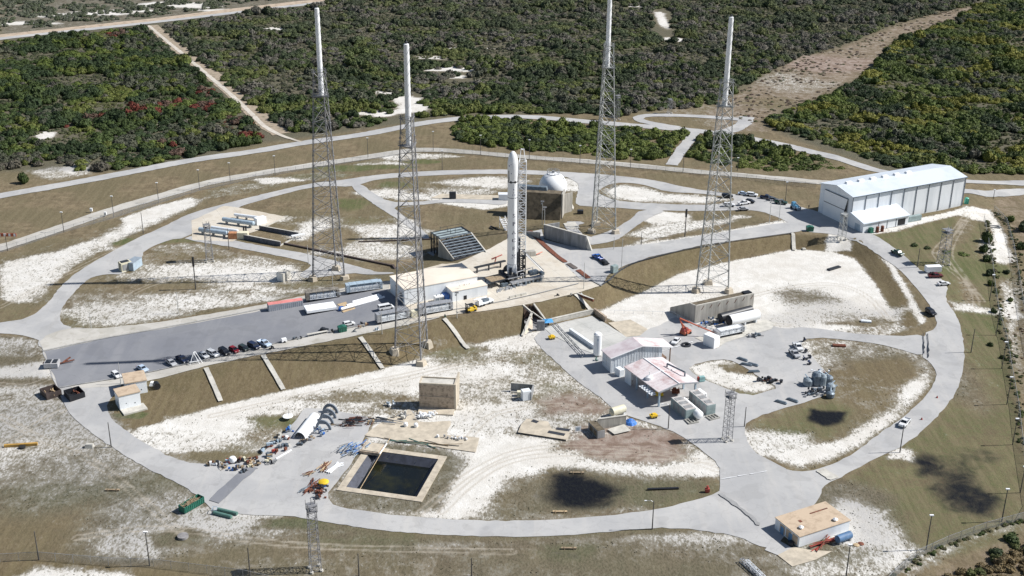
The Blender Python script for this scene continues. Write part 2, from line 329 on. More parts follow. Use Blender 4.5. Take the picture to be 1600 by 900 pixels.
lay([(510,775),(525,762),(560,700),(590,690),(700,700),(735,720),(700,770),(690,800),(600,803),(525,792)], 3, sand=.40, green=.35, grey=.6)
blob(770,560,22,9,5,sand=.68,green=.3); blob(850,560,14,7,4,sand=.5,green=.5); blob(830,605,14,9,4,sand=.35,green=.7); blob(790,600,18,7,5,sand=.65,green=.3); blob(760,620,18,8,5,sand=.6,grey=.3); blob(720,560,12,5,4,sand=.5,green=.5)
blob(700,545,12,5,3,sand=.35,green=.5); blob(780,650,22,8,5,sand=.75,grey=.3); blob(890,575,12,5,3,sand=.5,green=.4)
blob(905,615,16,12,6,sand=.6,red=.35); blob(895,635,12,8,5,sand=.35,red=.75); blob(985,690,22,10,6,sand=.3,red=.85); blob(1005,712,14,5,4,sand=.3,red=.75); blob(950,675,14,4,3,sand=.3,red=.9); blob(900,660,16,4,4,sand=.6,grey=.4); blob(850,675,18,4,3,sand=.6,green=.4)
lay([(860,740),(900,735),(945,752),(975,765),(950,790),(900,797),(862,790),(850,775)], 7, wet=1, sand=.05)
lay([(800,760),(860,748),(870,790),(800,800),(770,790)], 6, sand=.3, green=.2, mulch=.4)
blob(1040,770,24,6,4,green=.5,sand=.15); blob(1115,763,7,5,3,sand=.25,mulch=.4)
# island 3
lay([(1162,672),(1167,660),(1200,645),(1262,628),(1290,618),(1300,600),(1290,580),(1272,560),(1255,545),(1250,532),(1287,527),(1362,536),(1400,544),(1440,557),(1452,565),(1464,582),(1460,600),(1445,622),(1412,652),(1375,678),(1337,707),(1300,727),(1262,737),(1232,735),(1212,725),(1187,712),(1170,697)], 2, sand=.35, mulch=.35, green=.1)
lay([(1455,572),(1445,580),(1415,600),(1380,645),(1330,680),(1250,700),(1190,700),(1210,715),(1250,728),(1300,715),(1350,690),(1400,655),(1440,610),(1458,590)], 3, sand=.93, mulch=0)
blob(1300,557,16,14,5,sand=.72,mulch=0); blob(1330,600,18,18,7,sand=.35,mulch=.6,red=.1); blob(1380,560,26,10,5,sand=.55,grey=.4,mulch=.1); blob(1340,550,14,8,4,sand=.5); blob(1380,575,14,8,4,sand=.15,mulch=.6,green=.2)
lay([(1165,665),(1200,650),(1260,632),(1300,622),(1340,640),(1300,690),(1230,690),(1180,700)], 4, sand=.15, green=.5, mulch=.2); blob(1293,652,6.5,5.5,3,wet=1); blob(1235,683,6,5,2,green=.9); blob(1200,690,14,9,4,sand=.7,grey=.2)
lay([(1072,572),(1125,561),(1150,565),(1200,598),(1215,606),(1200,612),(1170,620),(1115,600),(1087,587)], 2, sand=.8, red=.08)
blob(1165,575,9,4,2,sand=.3,mulch=.3); blob(1155,617,9,3,2,sand=.3,green=.5)
# right outside
lay([(1350,362),(1420,352),(1500,335),(1545,330),(1556,395),(1565,470),(1580,560),(1595,650),(1600,700),(1600,840),(1400,900),(1250,900),(1200,860),(1285,770),(1375,712),(1440,675),(1487,627),(1507,560),(1497,497),(1471,457)], 3, sand=.14, green=.5)
lay([(1440,340),(1500,333),(1530,340),(1500,365),(1470,385),(1440,392),(1390,380),(1380,368)], 4, sand=.05, green=.55)
lay([(1500,335),(1530,340),(1510,372),(1475,392),(1465,405),(1500,425),(1525,450),(1530,470),(1512,480),(1500,440),(1470,415),(1455,400),(1460,385),(1490,365)], 3, sand=.38, green=0, mulch=.1)
lay([(1510,322),(1550,328),(1575,370),(1590,450),(1600,520),(1600,600),(1580,560),(1568,480),(1556,400),(1545,350),(1500,336)], 3, sand=.85, green=.1)
blob(1580,440,6,30,4,sand=.45,green=.35); blob(1560,395,5,12,4,sand=.85); blob(1520,420,16,10,5,green=.75,sand=0); blob(1530,500,9,8,4,green=.6); 
lay([(1480,470),(1540,480),(1600,490),(1600,497),(1540,490),(1490,485)], 3, sand=.8)
lay([(1330,350),(1450,338),(1510,322),(1520,332),(1440,350),(1400,362),(1350,368)], 2, sand=.88, green=0)
lay([(1590,300),(1560,305),(1545,318),(1575,340),(1590,400),(1700,420),(1700,290)], 3, sand=.08, mulch=.3, red=.35)
lay([(1580,500),(1700,500),(1700,760),(1600,740),(1592,620)], 4, sand=.35, red=.3, mulch=.2)
lay([(1285,775),(1302,752),(1345,760),(1400,800),(1420,850),(1380,880),(1330,850)], 7, sand=.52, grey=.6)
blob(1320,775,12,6,4,sand=.35,grey=.7,green=.2)
blob(1345,830,11,10,4,sand=.92); blob(1350,810,8,8,4,sand=.85); blob(1330,870,20,6,4,sand=.8); blob(1215,866,14,5,4,sand=.85); blob(1412,712,5,4,2,sand=.9); blob(1250,885,22,7,4,sand=.75)
lay([(1390,900),(1430,870),(1500,835),(1560,820),(1600,800),(1600,830),(1520,855),(1450,890),(1440,900)], 4, sand=.62, red=.15)
lay([(1450,900),(1520,862),(1600,825),(1700,820),(1700,980),(1440,980)], 4, mulch=.6, red=.35, sand=.05)
blob(1455,730,5,7,4,wet=.9); lay([(1470,712),(1510,700),(1540,720),(1530,770),(1510,805),(1480,800),(1455,770),(1450,745)], 9, wet=.55, green=.3); blob(1510,775,8,10,5,wet=.75); blob(1540,712,5,4,3,wet=.5)
lay([(1500,640),(1560,600),(1575,680),(1590,770),(1500,830),(1420,830),(1400,780),(1450,720)], 14, green=.45, mulch=.1, sand=.06)
blob(1500,600,9,16,5,sand=.35,grey=.4,green=.2); blob(1510,550,7,24,5,sand=.2,red=.12)
# left outside
lay([(-60,520),(60,528),(66,546),(82,590),(95,620),(110,650),(142,675),(175,699),(217,725),(262,747),(295,764),(320,792),(400,806),(505,816),(600,831),(480,850),(300,870),(200,890),(-60,900)], 4, sand=.66, grey=.6)
blob(30,560,20,9,5,sand=.55); blob(40,565,22,3,3,sand=.2); blob(65,585,14,9,4,sand=.9); blob(30,640,26,10,6,sand=.55,grey=.4); blob(90,650,16,10,5,sand=.5,grey=.4,green=.15); blob(60,700,26,9,6,sand=.6,grey=.3); blob(50,597,18,3,3,sand=.3)
blob(40,770,26,9,9,sand=.38,green=.3,grey=.6); blob(140,765,18,7,5,sand=.3,green=.65); blob(170,730,26,10,6,sand=.62,grey=.4); blob(250,745,12,4,3,green=.6,sand=.1); blob(230,770,20,8,5,sand=.62,grey=.4); blob(300,825,30,9,6,sand=.72); blob(285,842,8,4,2,green=.4,sand=.1,mulch=.3); blob(120,800,22,7,6,sand=.45,green=.4); blob(110,740,18,7,6,sand=.45,green=.3)
lay([(60,720),(150,690),(290,770),(300,800),(200,840),(60,800)], 12, sand=.55, grey=.8)
blob(120,770,20,6,5,sand=.42,green=.6); blob(265,755,14,4,4,sand=.35,green=.55); blob(60,660,30,12,8,sand=.62,grey=.8)
lay([(-100,790),(60,800),(140,790),(130,850),(90,900),(-100,930)], 9, sand=.14, green=.2, mulch=.55, grey=.2, red=.12)  # brown ground, deepened further to paint in the darker lower-left corner
lay([(-100,905),(0,880),(100,870),(200,878),(380,900),(700,915),(700,990),(-100,990)], 5, sand=.08, mulch=.7)  # bottom strip: brown soil, with edge darkening painted into its colour
lay([(20,900),(60,885),(110,887),(200,893),(230,910),(40,920)], 3, sand=.8)
lay([(400,812),(505,820),(600,835),(700,842),(800,845),(875,843),(1020,831),(1075,832),(1150,843),(1200,868),(1250,900),(1250,990),(400,990)], 4, sand=.40, green=.15, red=.1, grey=.55)
blob(425,830,18,8,5,sand=.7); blob(600,860,34,8,6,sand=.62); blob(740,860,34,6,5,sand=.6); blob(480,880,30,10,8,sand=.15,mulch=.2,red=.2,grey=.3); blob(475,818,12,3,2,green=.75,sand=.1); blob(575,845,18,4,4,sand=.2,green=.5); blob(1000,860,50,10,8,sand=.42,red=.22,grey=.5); blob(900,885,30,7,5,sand=.1,mulch=.3,green=.3); blob(890,858,9,3,2,green=.6); blob(885,867,6,3,2.5,wet=.35,green=.6,sand=0); blob(1100,840,16,3,3,sand=.65); blob(560,890,30,7,6,sand=.45); blob(660,893,40,7,6,sand=.35,red=.15)
lay([(500,815),(600,829),(700,836),(800,838),(1020,824),(1075,825),(1075,830),(1020,832),(800,846),(700,844),(600,838),(500,824)], 2, sand=.15, green=.4, red=.1)
blob(140,640-8,1,1,1,sand=.5); blob(207,648,5,3,1.5,green=.95,mulch=0,sand=0)
RUTS = []
for path in ([(655,802),(700,765),(740,735),(800,705),(880,695),(980,700),(1060,712),(1122,735)], [(690,800),(735,755),(790,720),(870,708),(1000,712),(1118,722)], [(610,598),(700,575),(790,560),(850,545),(880,560)], [(330,650),(440,625),(560,600),(640,585),(740,560)], [(720,700),(760,650),(800,640),(860,630),(920,640)],
             [(1130,475),(1200,455),(1290,440),(1350,455),(1390,500)], [(1070,470),(1130,500),(1230,508)], [(0,480),(60,450),(130,415),(220,372),(300,340)], [(0,600),(40,605),(80,590)], [(0,700),(60,660),(100,640)], [(0,650),(70,690),(150,720),(220,780),(280,830)], [(120,840),(250,820),(420,850),(600,858),(800,862)],
             [(1512,333),(1490,365),(1466,385),(1458,400),(1490,425),(1520,450),(1527,480)], [(1508,345),(1478,395),(1500,425),(1535,470)], [(380,440),(300,430),(230,445),(180,475)], [(600,345),(560,370),(570,400),(640,405)]):
    RUTS.append([tuple(P(*p))[:2] for p in path])
def ruts(X, Y):
    out = np.zeros(X.shape)
    for w0 in RUTS:
        c = w0
        for _ in range(2): c = [c[0]]+[q for i in range(len(c)-1) for q in ((c[i][0]*.75+c[i+1][0]*.25, c[i][1]*.75+c[i+1][1]*.25), (c[i][0]*.25+c[i+1][0]*.75, c[i][1]*.25+c[i+1][1]*.75))]+[c[-1]]
        xs = [p[0] for p in c]; ys = [p[1] for p in c]; m = (X > min(xs)-4) & (X < max(xs)+4) & (Y > min(ys)-4) & (Y < max(ys)+4)
        if not m.any(): continue
        x = X[m]; y = Y[m]; d = np.full(x.shape, 1e9)
        for (x1, y1), (x2, y2) in zip(c[:-1], c[1:]):
            dx, dy = x2-x1, y2-y1; t = np.clip(((x-x1)*dx+(y-y1)*dy)/(dx*dx+dy*dy+1e-9), 0, 1); d = np.minimum(d, np.hypot(x-x1-t*dx, y-y1-t*dy))
        out[m] = np.maximum(out[m], np.exp(-((d-1.0)/.55)**2)*.9)
    return out
def channels(X, Y):
    C = {c: np.zeros(X.shape) for c in CH}
    for poly, soft, kw in LAY:
        xs = [p[0] for p in poly]; ys = [p[1] for p in poly]
        m = (X > min(xs)-soft) & (X < max(xs)+soft) & (Y > min(ys)-soft) & (Y < max(ys)+soft)
        if not m.any(): continue
        x = X[m]; y = Y[m]; d = sdist(x, y, poly); ins = pip(x, y, poly)
        a = np.clip(.5+np.where(ins, d, -d)/(2*soft), 0, 1); a = a*a*(3-2*a)
        for k, v in kw.items(): C[k][m] = C[k][m]*(1-a)+v*a
    return C
# basin and trench openings
POND_O = [PZ(523,766,0), PZ(658,785,0), PZ(700,714,0), PZ(575,698,0)]
_e = (POND_O[1]-POND_O[0]).normalized(); _n2 = Vector((-_e.y, _e.x, 0)); POND_A = atan2(_e.y, _e.x); POND_C = sum(POND_O, Vector())/4; PW = 12.1
def pond_local(x, y): dx = x-POND_C.x; dy = y-POND_C.y; return dx*_e.x+dy*_e.y, dx*_n2.x+dy*_n2.y
TR = [PZ(818,478,5), PZ(835,475,5), PZ(858,509,0), PZ(820,522,0)]
TRP = [(p.x, p.y) for p in TR]
# ground mesh : fine block + coarser surroundings
def block(x0, x1, y0, y1, s, fine=False):
    n = int(round((x1-x0)/s))+1; m = int(round((y1-y0)/s))+1
    X, Y = np.meshgrid(np.linspace(x0, x1, n), np.linspace(y0, y1, m)); Z = HG if fine else np.zeros_like(X)
    idx = np.arange(n*m).reshape(m, n)
    q = np.stack([idx[:-1, :-1], idx[:-1, 1:], idx[1:, 1:], idx[1:, :-1]], -1).reshape(-1, 4)
    if fine:
        cx = (X[:-1, :-1]+GS/2).ravel(); cy = (Y[:-1, :-1]+GS/2).ravel(); u, v = pond_local(cx, cy)
        q = q[~((abs(u) < PW-1.2) & (abs(v) < PW-1.2)) & ~pip(cx, cy, TRP)]
    return np.stack([X.ravel(), Y.ravel(), Z.ravel()], -1), q
Vs, Qs = [], []; off = 0
for a in [(GX0, GX1, GY0, GY1, GS, True), (-520, 520, 640, 1280, 4), (-520, -260, 232, 640, 4), (260, 520, 232, 640, 4), (-520, 520, -8, 232, 8),
          (-4200, -520, -8, 1280, 184), (520, 4200, -8, 1280, 184), (-4200, 4200, 1280, 7280, 300), (-4200, 4200, -3008, -8, 300)]:
    v, q = block(*a); Vs.append(v); Qs.append(q+off); off += len(v)
V = np.concatenate(Vs); Q = np.concatenate(Qs)
me = bpy.data.meshes.new('ground'); me.vertices.add(len(V)); me.vertices.foreach_set('co', V.ravel().astype(np.float32))
me.loops.add(len(Q)*4); me.loops.foreach_set('vertex_index', Q.ravel().astype(np.int32)); me.polygons.add(len(Q))
me.polygons.foreach_set('loop_start', (np.arange(len(Q))*4).astype(np.int32)); me.polygons.foreach_set('loop_total', np.full(len(Q), 4, np.int32)); me.update(); me.validate()
C = channels(V[:, 0], V[:, 1])
for nm, ks in (('cov_a', ('sand', 'green', 'mulch')), ('cov_b', ('wet', 'red', 'grey'))):
    at = me.attributes.new(nm, 'FLOAT_COLOR', 'POINT'); arr = np.ones((len(V), 4), np.float32)
    for i, k in enumerate(ks): arr[:, i] = C[k]
    at.data.foreach_set('color', arr.ravel())
at = me.attributes.new('rut', 'FLOAT', 'POINT'); at.data.foreach_set('value', ruts(V[:, 0], V[:, 1]).astype(np.float32))
ground = bpy.data.objects.new('ground', me); COL.objects.link(ground); ground['kind'] = 'structure'
gm = bpy.data.materials.new('ground_cover'); gm.use_nodes = True; n = gm.node_tree; N = n.nodes; Lk = n.links; B = N['Principled BSDF']; B.inputs['Roughness'].default_value = .95; B.inputs['Specular IOR Level'].default_value = .1
tc = N.new('ShaderNodeTexCoord')
def noise(scale, detail=8, rough=.6, stretch=None, dist=0):
    o = N.new('ShaderNodeTexNoise'); o.inputs['Scale'].default_value = scale; o.inputs['Detail'].default_value = detail; o.inputs['Roughness'].default_value = rough; o.inputs['Distortion'].default_value = dist
    src = tc.outputs['Object']
    if stretch:
        mp = N.new('ShaderNodeMapping'); mp.inputs['Scale'].default_value = stretch[:3]; mp.inputs['Rotation'].default_value = (0, 0, stretch[3]); Lk.new(src, mp.inputs[0]); src = mp.outputs[0]
    Lk.new(src, o.inputs['Vector']); return o.outputs[0]
def math_(op, a, b=None, clamp=False):
    o = N.new('ShaderNodeMath'); o.operation = op; o.use_clamp = clamp
    for i, x in enumerate((a, b)):
        if x is None: continue
        if isinstance(x, (int, float)): o.inputs[i].default_value = x
        else: Lk.new(x, o.inputs[i])
    return o.outputs[0]
def ramp(x, a, b):
    o = N.new('ShaderNodeMapRange'); o.interpolation_type = 'SMOOTHSTEP'; o.inputs[1].default_value = a; o.inputs[2].default_value = b; Lk.new(x, o.inputs[0]); return o.outputs[0]
def mixc(f, a, b):
    o = N.new('ShaderNodeMix'); o.data_type = 'RGBA'; Lk.new(f, o.inputs[0])
    for i, x in ((6, a), (7, b)):
        if isinstance(x, tuple): o.inputs[i].default_value = (*x, 1)
        else: Lk.new(x, o.inputs[i])
    return o.outputs[2]
aa = N.new('ShaderNodeAttribute'); aa.attribute_name = 'cov_a'; ab = N.new('ShaderNodeAttribute'); ab.attribute_name = 'cov_b'
sa = N.new('ShaderNodeSeparateColor'); sb = N.new('ShaderNodeSeparateColor'); Lk.new(aa.outputs[0], sa.inputs[0]); Lk.new(ab.outputs[0], sb.inputs[0])
sand, green, mulch = sa.outputs; wet, red, grey = sb.outputs
nf = noise(1.15, 6, .72, (1, .55, 1, .25)); nm_ = noise(.22, 8, .62, None, .6); nl = noise(.045, 6, .6); nff = noise(2.6, 4, .7); ns = noise(.5, 4, .6, (1, .08, 1, 1.2))
nfine = noise(2.0, 5, .75, (1, .45, 1, .3)); nsp = noise(.9, 3, .6, (1, .5, 1, -.4))
def cover(ch, gain=1.6, width=.16, k=.5):      # coverage channel broken up by noise
    t = math_('ADD', math_('MULTIPLY', nf, .5), math_('MULTIPLY', nm_, .5))
    t = math_('MULTIPLY', math_('SUBTRACT', t, .5), gain)
    return ramp(math_('ADD', ch, t), k-width, k+width)
grass = mixc(ramp(nm_, .35, .65), (.138,.107,.068), (.232,.182,.116)); grass = mixc(ramp(nl, .38, .62), grass, (.150,.125,.075))
grass = mixc(math_('MULTIPLY', ramp(nf, .5, .75), .55), grass, (.30,.26,.19)); grass = mixc(math_('MULTIPLY', ramp(nf, .48, .25), .6), grass, (.075,.065,.04))
grass = mixc(math_('MULTIPLY', ramp(nfine, .50, .38), .5), grass, (.085,.08,.052))
grass = mixc(math_('MULTIPLY', cover(green, 2.0, .35), .8), grass, mixc(ramp(nff, .35, .7), (.055,.078,.028), (.135,.155,.062)))
grass = mixc(math_('MULTIPLY', ramp(ns, .42, .62), .28), grass, (.24,.20,.125))
grass = mixc(math_('MULTIPLY', grey, .85), grass, mixc(ramp(nfine, .38, .6), (.050,.051,.038), (.145,.135,.108)))  # partly own grey-brown tone, partly foreground vignette darkening put into the colour
mul = mixc(ramp(nf, .3, .7), (.112,.088,.050), (.165,.130,.078)); mul = mixc(math_('MULTIPLY', ramp(ns, .4, .65), .45), mul, (.20,.165,.095)); mul = mixc(math_('MULTIPLY', ramp(nl, .5, .7), .5), mul, (.10,.088,.045)); mul = mixc(math_('MULTIPLY', ramp(nfine, .52, .62), .35), mul, (.24,.20,.14))
col = mixc(cover(mulch, .8, .2), grass, mul)
redc = mixc(ramp(nm_, .35, .65), (.20,.145,.115), (.34,.275,.235)); col = mixc(cover(red, 1.2, .35), col, redc)
sandc = mixc(ramp(nm_, .3, .7), (.62,.60,.56), (.78,.765,.735)); sandc = mixc(math_('MULTIPLY', ramp(nl, .4, .65), .4), sandc, (.56,.52,.465))
sandc = mixc(math_('MULTIPLY', ramp(nff, .62, .42), .35), sandc, (.45,.42,.36)); sandc = mixc(cover(grey, 1.3, .4), sandc, (.40,.39,.375))
thr = math_('ADD', math_('MULTIPLY', sand, .36), .285)
sp_ = math_('ADD', math_('MULTIPLY', nfine, .6), math_('MULTIPLY', nsp, .4)); d_ = math_('SUBTRACT', sp_, thr)
sandc = mixc(math_('MULTIPLY', ramp(d_, -.025, .035), .85), sandc, mixc(nm_, (.13,.125,.095), (.26,.235,.19)))
col = mixc(cover(sand, 2.1, .24), col, sandc)
ar = N.new('ShaderNodeAttribute'); ar.attribute_name = 'rut'; rut = ramp(math_('ADD', ar.outputs['Fac'], math_('MULTIPLY', math_('SUBTRACT', nm_, .5), 1.2)), .25, .95)
col = mixc(math_('MULTIPLY', rut, .55), col, mixc(nm_, (.33,.28,.21), (.46,.42,.36)))
wf = ramp(math_('ADD', wet, math_('MULTIPLY', math_('SUBTRACT', nm_, .5), .8)), .22, .85)
col = mixc(wf, col, mixc(ramp(nf, .4, .75), (.007,.008,.012), (.018,.019,.018)))
Lk.new(col, B.inputs['Base Color'])
rr = N.new('ShaderNodeMapRange'); rr.inputs[3].default_value = .95; rr.inputs[4].default_value = .55; Lk.new(wf, rr.inputs[0]); Lk.new(rr.outputs[0], B.inputs['Roughness'])
bp = N.new('ShaderNodeBump'); bp.inputs['Strength'].default_value = .5; bp.inputs['Distance'].default_value = .35; Lk.new(nf, bp.inputs['Height']); Lk.new(bp.outputs[0], B.inputs['Normal'])
me.materials.append(gm)
# ---------------------------------------------------------------- pavements
def pave_mat(name, c0, c1, crack=.35, spot=(.3,.29,.27), dirtc=(.5,.47,.42), joints=None):
    m = bpy.data.materials.new(name); m.use_nodes = True; global n, N, Lk, tc
    n = m.node_tree; N = n.nodes; Lk = n.links; b = N['Principled BSDF']; b.inputs['Roughness'].default_value = .9; b.inputs['Specular IOR Level'].default_value = .2; tc = N.new('ShaderNodeTexCoord')
    a = noise(.05, 6, .6, None, .5); c = noise(.4, 8, .7); d = noise(3, 4, .7); st = noise(.25, 5, .6, (1, .1, 1, .35))
    col = mixc(ramp(a, .35, .65), c0, c1); col = mixc(math_('MULTIPLY', ramp(c, .52, .7), crack), col, spot); col = mixc(math_('MULTIPLY', ramp(st, .48, .7), .3), col, dirtc)
    col = mixc(math_('MULTIPLY', ramp(d, .55, .75), .25), col, spot)
    vo = N.new('ShaderNodeTexVoronoi'); vo.feature = 'DISTANCE_TO_EDGE'; vo.inputs['Scale'].default_value = .11; mpv = N.new('ShaderNodeMapping'); ad = N.new('ShaderNodeVectorMath'); ad.operation = 'ADD'; nn_ = N.new('ShaderNodeTexNoise'); nn_.inputs['Scale'].default_value = .3; Lk.new(tc.outputs['Object'], nn_.inputs['Vector']); sc_ = N.new('ShaderNodeVectorMath'); sc_.operation = 'SCALE'; sc_.inputs[3].default_value = 3.0; Lk.new(nn_.outputs['Color'], sc_.inputs[0]); Lk.new(sc_.outputs[0], ad.inputs[0]); Lk.new(tc.outputs['Object'], ad.inputs[1]); Lk.new(ad.outputs[0], vo.inputs['Vector'])
    col = mixc(math_('MULTIPLY', ramp(vo.outputs[0], .016, .004), .13), col, tuple(x*.6 for x in spot))
    pt_ = noise(.11, 2, .5); col = mixc(math_('MULTIPLY', ramp(pt_, .56, .60), .22), col, tuple(x*.85 for x in spot))
    if joints:
        br = N.new('ShaderNodeTexBrick'); br.offset = 0; br.inputs['Scale'].default_value = 1; br.inputs['Brick Width'].default_value = joints[0]; br.inputs['Row Height'].default_value = joints[1]; br.inputs['Mortar Size'].default_value = .06
        mp = N.new('ShaderNodeMapping'); mp.inputs['Rotation'].default_value = (0, 0, joints[2]); Lk.new(tc.outputs['Object'], mp.inputs[0]); Lk.new(mp.outputs[0], br.inputs[0]); col = mixc(math_('MULTIPLY', br.outputs['Fac'], .45), col, (.2,.19,.17))
    Lk.new(col, b.inputs['Base Color']); return m
ROAD = pave_mat('shell_road', (.380,.380,.382), (.462,.457,.448), .45, (.31,.305,.30), (.53,.505,.47))
ASPH = pave_mat('grey_asphalt', (.20,.207,.23), (.24,.245,.262), .3, (.18,.185,.20), (.31,.31,.32))
PADC = pave_mat('pad_concrete', (.55,.49,.40), (.60,.56,.49), .35, (.40,.33,.25), (.62,.58,.52), (7.5, 7.5, -.45))
GRAV = pave_mat('gravel_track', (.44,.42,.385), (.52,.50,.46), .55, (.30,.28,.22), (.55,.52,.47))
LOWC = pave_mat('worn_concrete', (.46,.46,.44), (.56,.55,.52), .4, (.34,.35,.33), (.60,.58,.54), (6, 6, -.55))
TRACKM = pave_mat('sand_track', (.50,.46,.40), (.60,.56,.50), .6, (.33,.26,.19), (.40,.32,.24))
def subdiv(loop, s):
    out = []
    for i in range(len(loop)):
        a = loop[i]; b = loop[(i+1) % len(loop)]; d = hypot(b[0]-a[0], b[1]-a[1]); k = max(1, int(d/s))
        out += [(a[0]+(b[0]-a[0])*t/k, a[1]+(b[1]-a[1])*t/k) for t in range(k)]
    return out
def chaikin(L, closed=True, it=2):
    for _ in range(it):
        o = [] if closed else [L[0]]
        for i in range(len(L) if closed else len(L)-1):
            a = L[i]; b = L[(i+1) % len(L)]; o += [(a[0]*.75+b[0]*.25, a[1]*.75+b[1]*.25), (a[0]*.25+b[0]*.75, a[1]*.25+b[1]*.75)]
        if not closed: o.append(L[-1])
        L = o
    return L
LEV = [0]
def drape_w(name, outer, m, holes=(), up=.10, step=3.5, label=None):
    LEV[0] += 1; up = up+.004*LEV[0]
    rj = random.Random(len(outer)); jt = .28 if up < .4 and len(outer) > 8 else 0
    loops = [[(x+rj.uniform(-jt, jt), y+rj.uniform(-jt, jt)) for x, y in subdiv(l, 2.0)] for l in (outer, *holes)]; vs = []; es = []
    for l in loops:
        s = len(vs); vs += l; es += [(s+i, s+(i+1) % len(l)) for i in range(len(l))]
    xs = [p[0] for p in outer]; ys = [p[1] for p in outer]
    X, Y = np.meshgrid(np.arange(min(xs), max(xs), step), np.arange(min(ys), max(ys), step)); X = X.ravel(); Y = Y.ravel()
    k = pip(X, Y, outer)
    for h in holes: k &= ~pip(X, Y, h)
    k &= np.min([sdist(X, Y, l) for l in (outer, *holes)], 0) > 1.0
    vs += list(zip(X[k].tolist(), Y[k].tolist()))
    r = delaunay_2d_cdt([Vector(p) for p in vs], es, [], 0, 1e-3)
    v2 = r[0]; T3 = r[2]; cx = np.array([(v2[t[0]].x+v2[t[1]].x+v2[t[2]].x)/3 for t in T3]); cy = np.array([(v2[t[0]].y+v2[t[1]].y+v2[t[2]].y)/3 for t in T3])
    k = pip(cx, cy, outer)
    for h in holes: k &= ~pip(cx, cy, h)
    fs = [tuple(T3[i]) for i in range(len(T3)) if k[i]]
    mb = MB(); mb.v = [(p.x, p.y, H(p.x, p.y)+up) for p in v2]; mb.f = [f if ((v2[f[1]]-v2[f[0]]).cross(v2[f[2]]-v2[f[0]]) > 0) else f[::-1] for f in fs]
    o = mb.build(name, m); o['kind'] = 'structure'; return o
def drape(name, poly, m, holes=(), smooth=1, **kw):
    f = lambda L: chaikin(wp(L), True, smooth) if smooth else wp(L)
    return drape_w(name, f(poly), m, [f(h) for h in holes], **kw)
def strip(name, pts, w_, m, **kw):       # centre line in pixels, width in metres
    c = chaikin([tuple(P(*p))[:2] for p in pts], False, 2); L = []; R = []
    for i in range(len(c)):
        a = c[max(0, i-1)]; b = c[min(len(c)-1, i+1)]; d = hypot(b[0]-a[0], b[1]-a[1]) or 1; nx_, ny_ = -(b[1]-a[1])/d, (b[0]-a[0])/d
        ww = w_/2*(1+.06*sin(i*1.7)); L.append((c[i][0]+nx_*ww, c[i][1]+ny_*ww)); R.append((c[i][0]-nx_*ww, c[i][1]-ny_*ww))
    return drape_w(name, L+R[::-1], m, (), **kw)
ISL1 = [(932,300),(945,291),(960,286),(990,286),(1015,291),(1040,300),(1087,302),(1135,307),(1150,312),(1130,318),(1100,321),(975,316),(950,310)]
ISL2 = [(1072,572),(1125,561),(1150,565),(1200,598),(1215,606),(1200,612),(1170,620),(1115,600),(1087,587)]
drape('ring_road', [(-40,510),(0,505),(45,497),(75,475),(95,447),(125,422),(172,395),(215,372),(250,357),(300,332),(350,319),(400,306),(487,286),(540,281),(575,275),(625,270),(700,266),(790,265),(820,266),(887,269),(962,274),(1025,282),(1075,294),(1150,304),(1200,310),(1245,322),(1285,333),(1350,350),(1345,374),(1300,366),(1240,360),(1236,352),(1232,348),(1218,341),(1200,334),(1180,329),(1150,329),(1080,330),(1040,329),(1004,328),(965,325),(925,323),(900,321),(900,310),(906,292),(902,285),(882,275),(820,272),(790,272),(725,272),(625,277),(580,282),(565,288),(545,292),(525,291),(487,292),(400,315),(370,325),(320,350),(290,372),(262,375),(225,392),(222,405),(200,428),(147,430),(125,447),(100,475),(93,490),(96,505),(115,514),(90,540),(60,545),(60,528),(0,520),(-40,524)], ROAD, [ISL1])
drape('ring_road', [(60,535),(66,545),(82,590),(95,620),(110,650),(142,675),(175,699),(217,725),(262,747),(295,764),(320,785),(335,797),(345,802),(400,805),(462,807),(505,815),(600,830),(700,837),(800,839),(875,838),(1020,825),(1075,826),(1150,837),(1200,860),(1215,850),(1285,775),(1285,762),(1302,752),(1375,712),(1407,700),(1440,675),(1487,627),(1502,592),(1507,560),(1504,525),(1497,497),(1480,475),(1478,460),(1482,448),(1465,430),(1440,424),(1432,417),(1407,395),(1375,372),(1350,360),(1310,360),(1310,367),(1347,380),(1375,400),(1407,422),(1430,448),(1452,475),(1465,502),(1462,513),(1442,522),(1440,557),(1452,565),(1464,582),(1460,600),(1445,622),(1412,652),(1375,678),(1337,707),(1300,727),(1262,737),(1232,735),(1200,727),(1150,722),(1125,727),(1127,757),(1122,770),(1087,782),(1025,797),(925,809),(800,815),(700,812),(600,804),(525,792),(510,775),(525,757),(560,707),(570,682),(585,655),(560,648),(480,636),(470,645),(460,660),(425,695),(400,717),(327,727),(287,722),(250,707),(207,680),(175,657),(165,640),(175,620),(190,606),(185,590),(100,590),(80,545)], ROAD)
drape('yard_pavement', [(842,520),(860,508),(925,494),(945,505),(978,527),(1000,520),(1040,505),(1052,495),(1065,500),(1140,520),(1200,507),(1225,515),(1260,511),(1330,521),(1400,526),(1445,522),(1460,540),(1442,558),(1400,544),(1362,536),(1287,527),(1250,531),(1255,545),(1272,560),(1290,580),(1300,600),(1290,618),(1262,628),(1200,645),(1167,660),(1162,672),(1170,697),(1187,712),(1212,725),(1232,735),(1180,760),(1127,750),(1125,727),(1092,700),(1050,672),(980,650),(955,637),(940,622),(907,600),(890,585),(832,532)], ROAD, [ISL2])
drape('spur_road', [(545,290),(580,317),(617,340),(650,362),(664,376),(674,370),(630,337),(612,322),(650,321),(700,316),(750,318),(792,321),(792,312),(695,311),(650,316),(607,316),(580,300),(565,287)], ROAD)
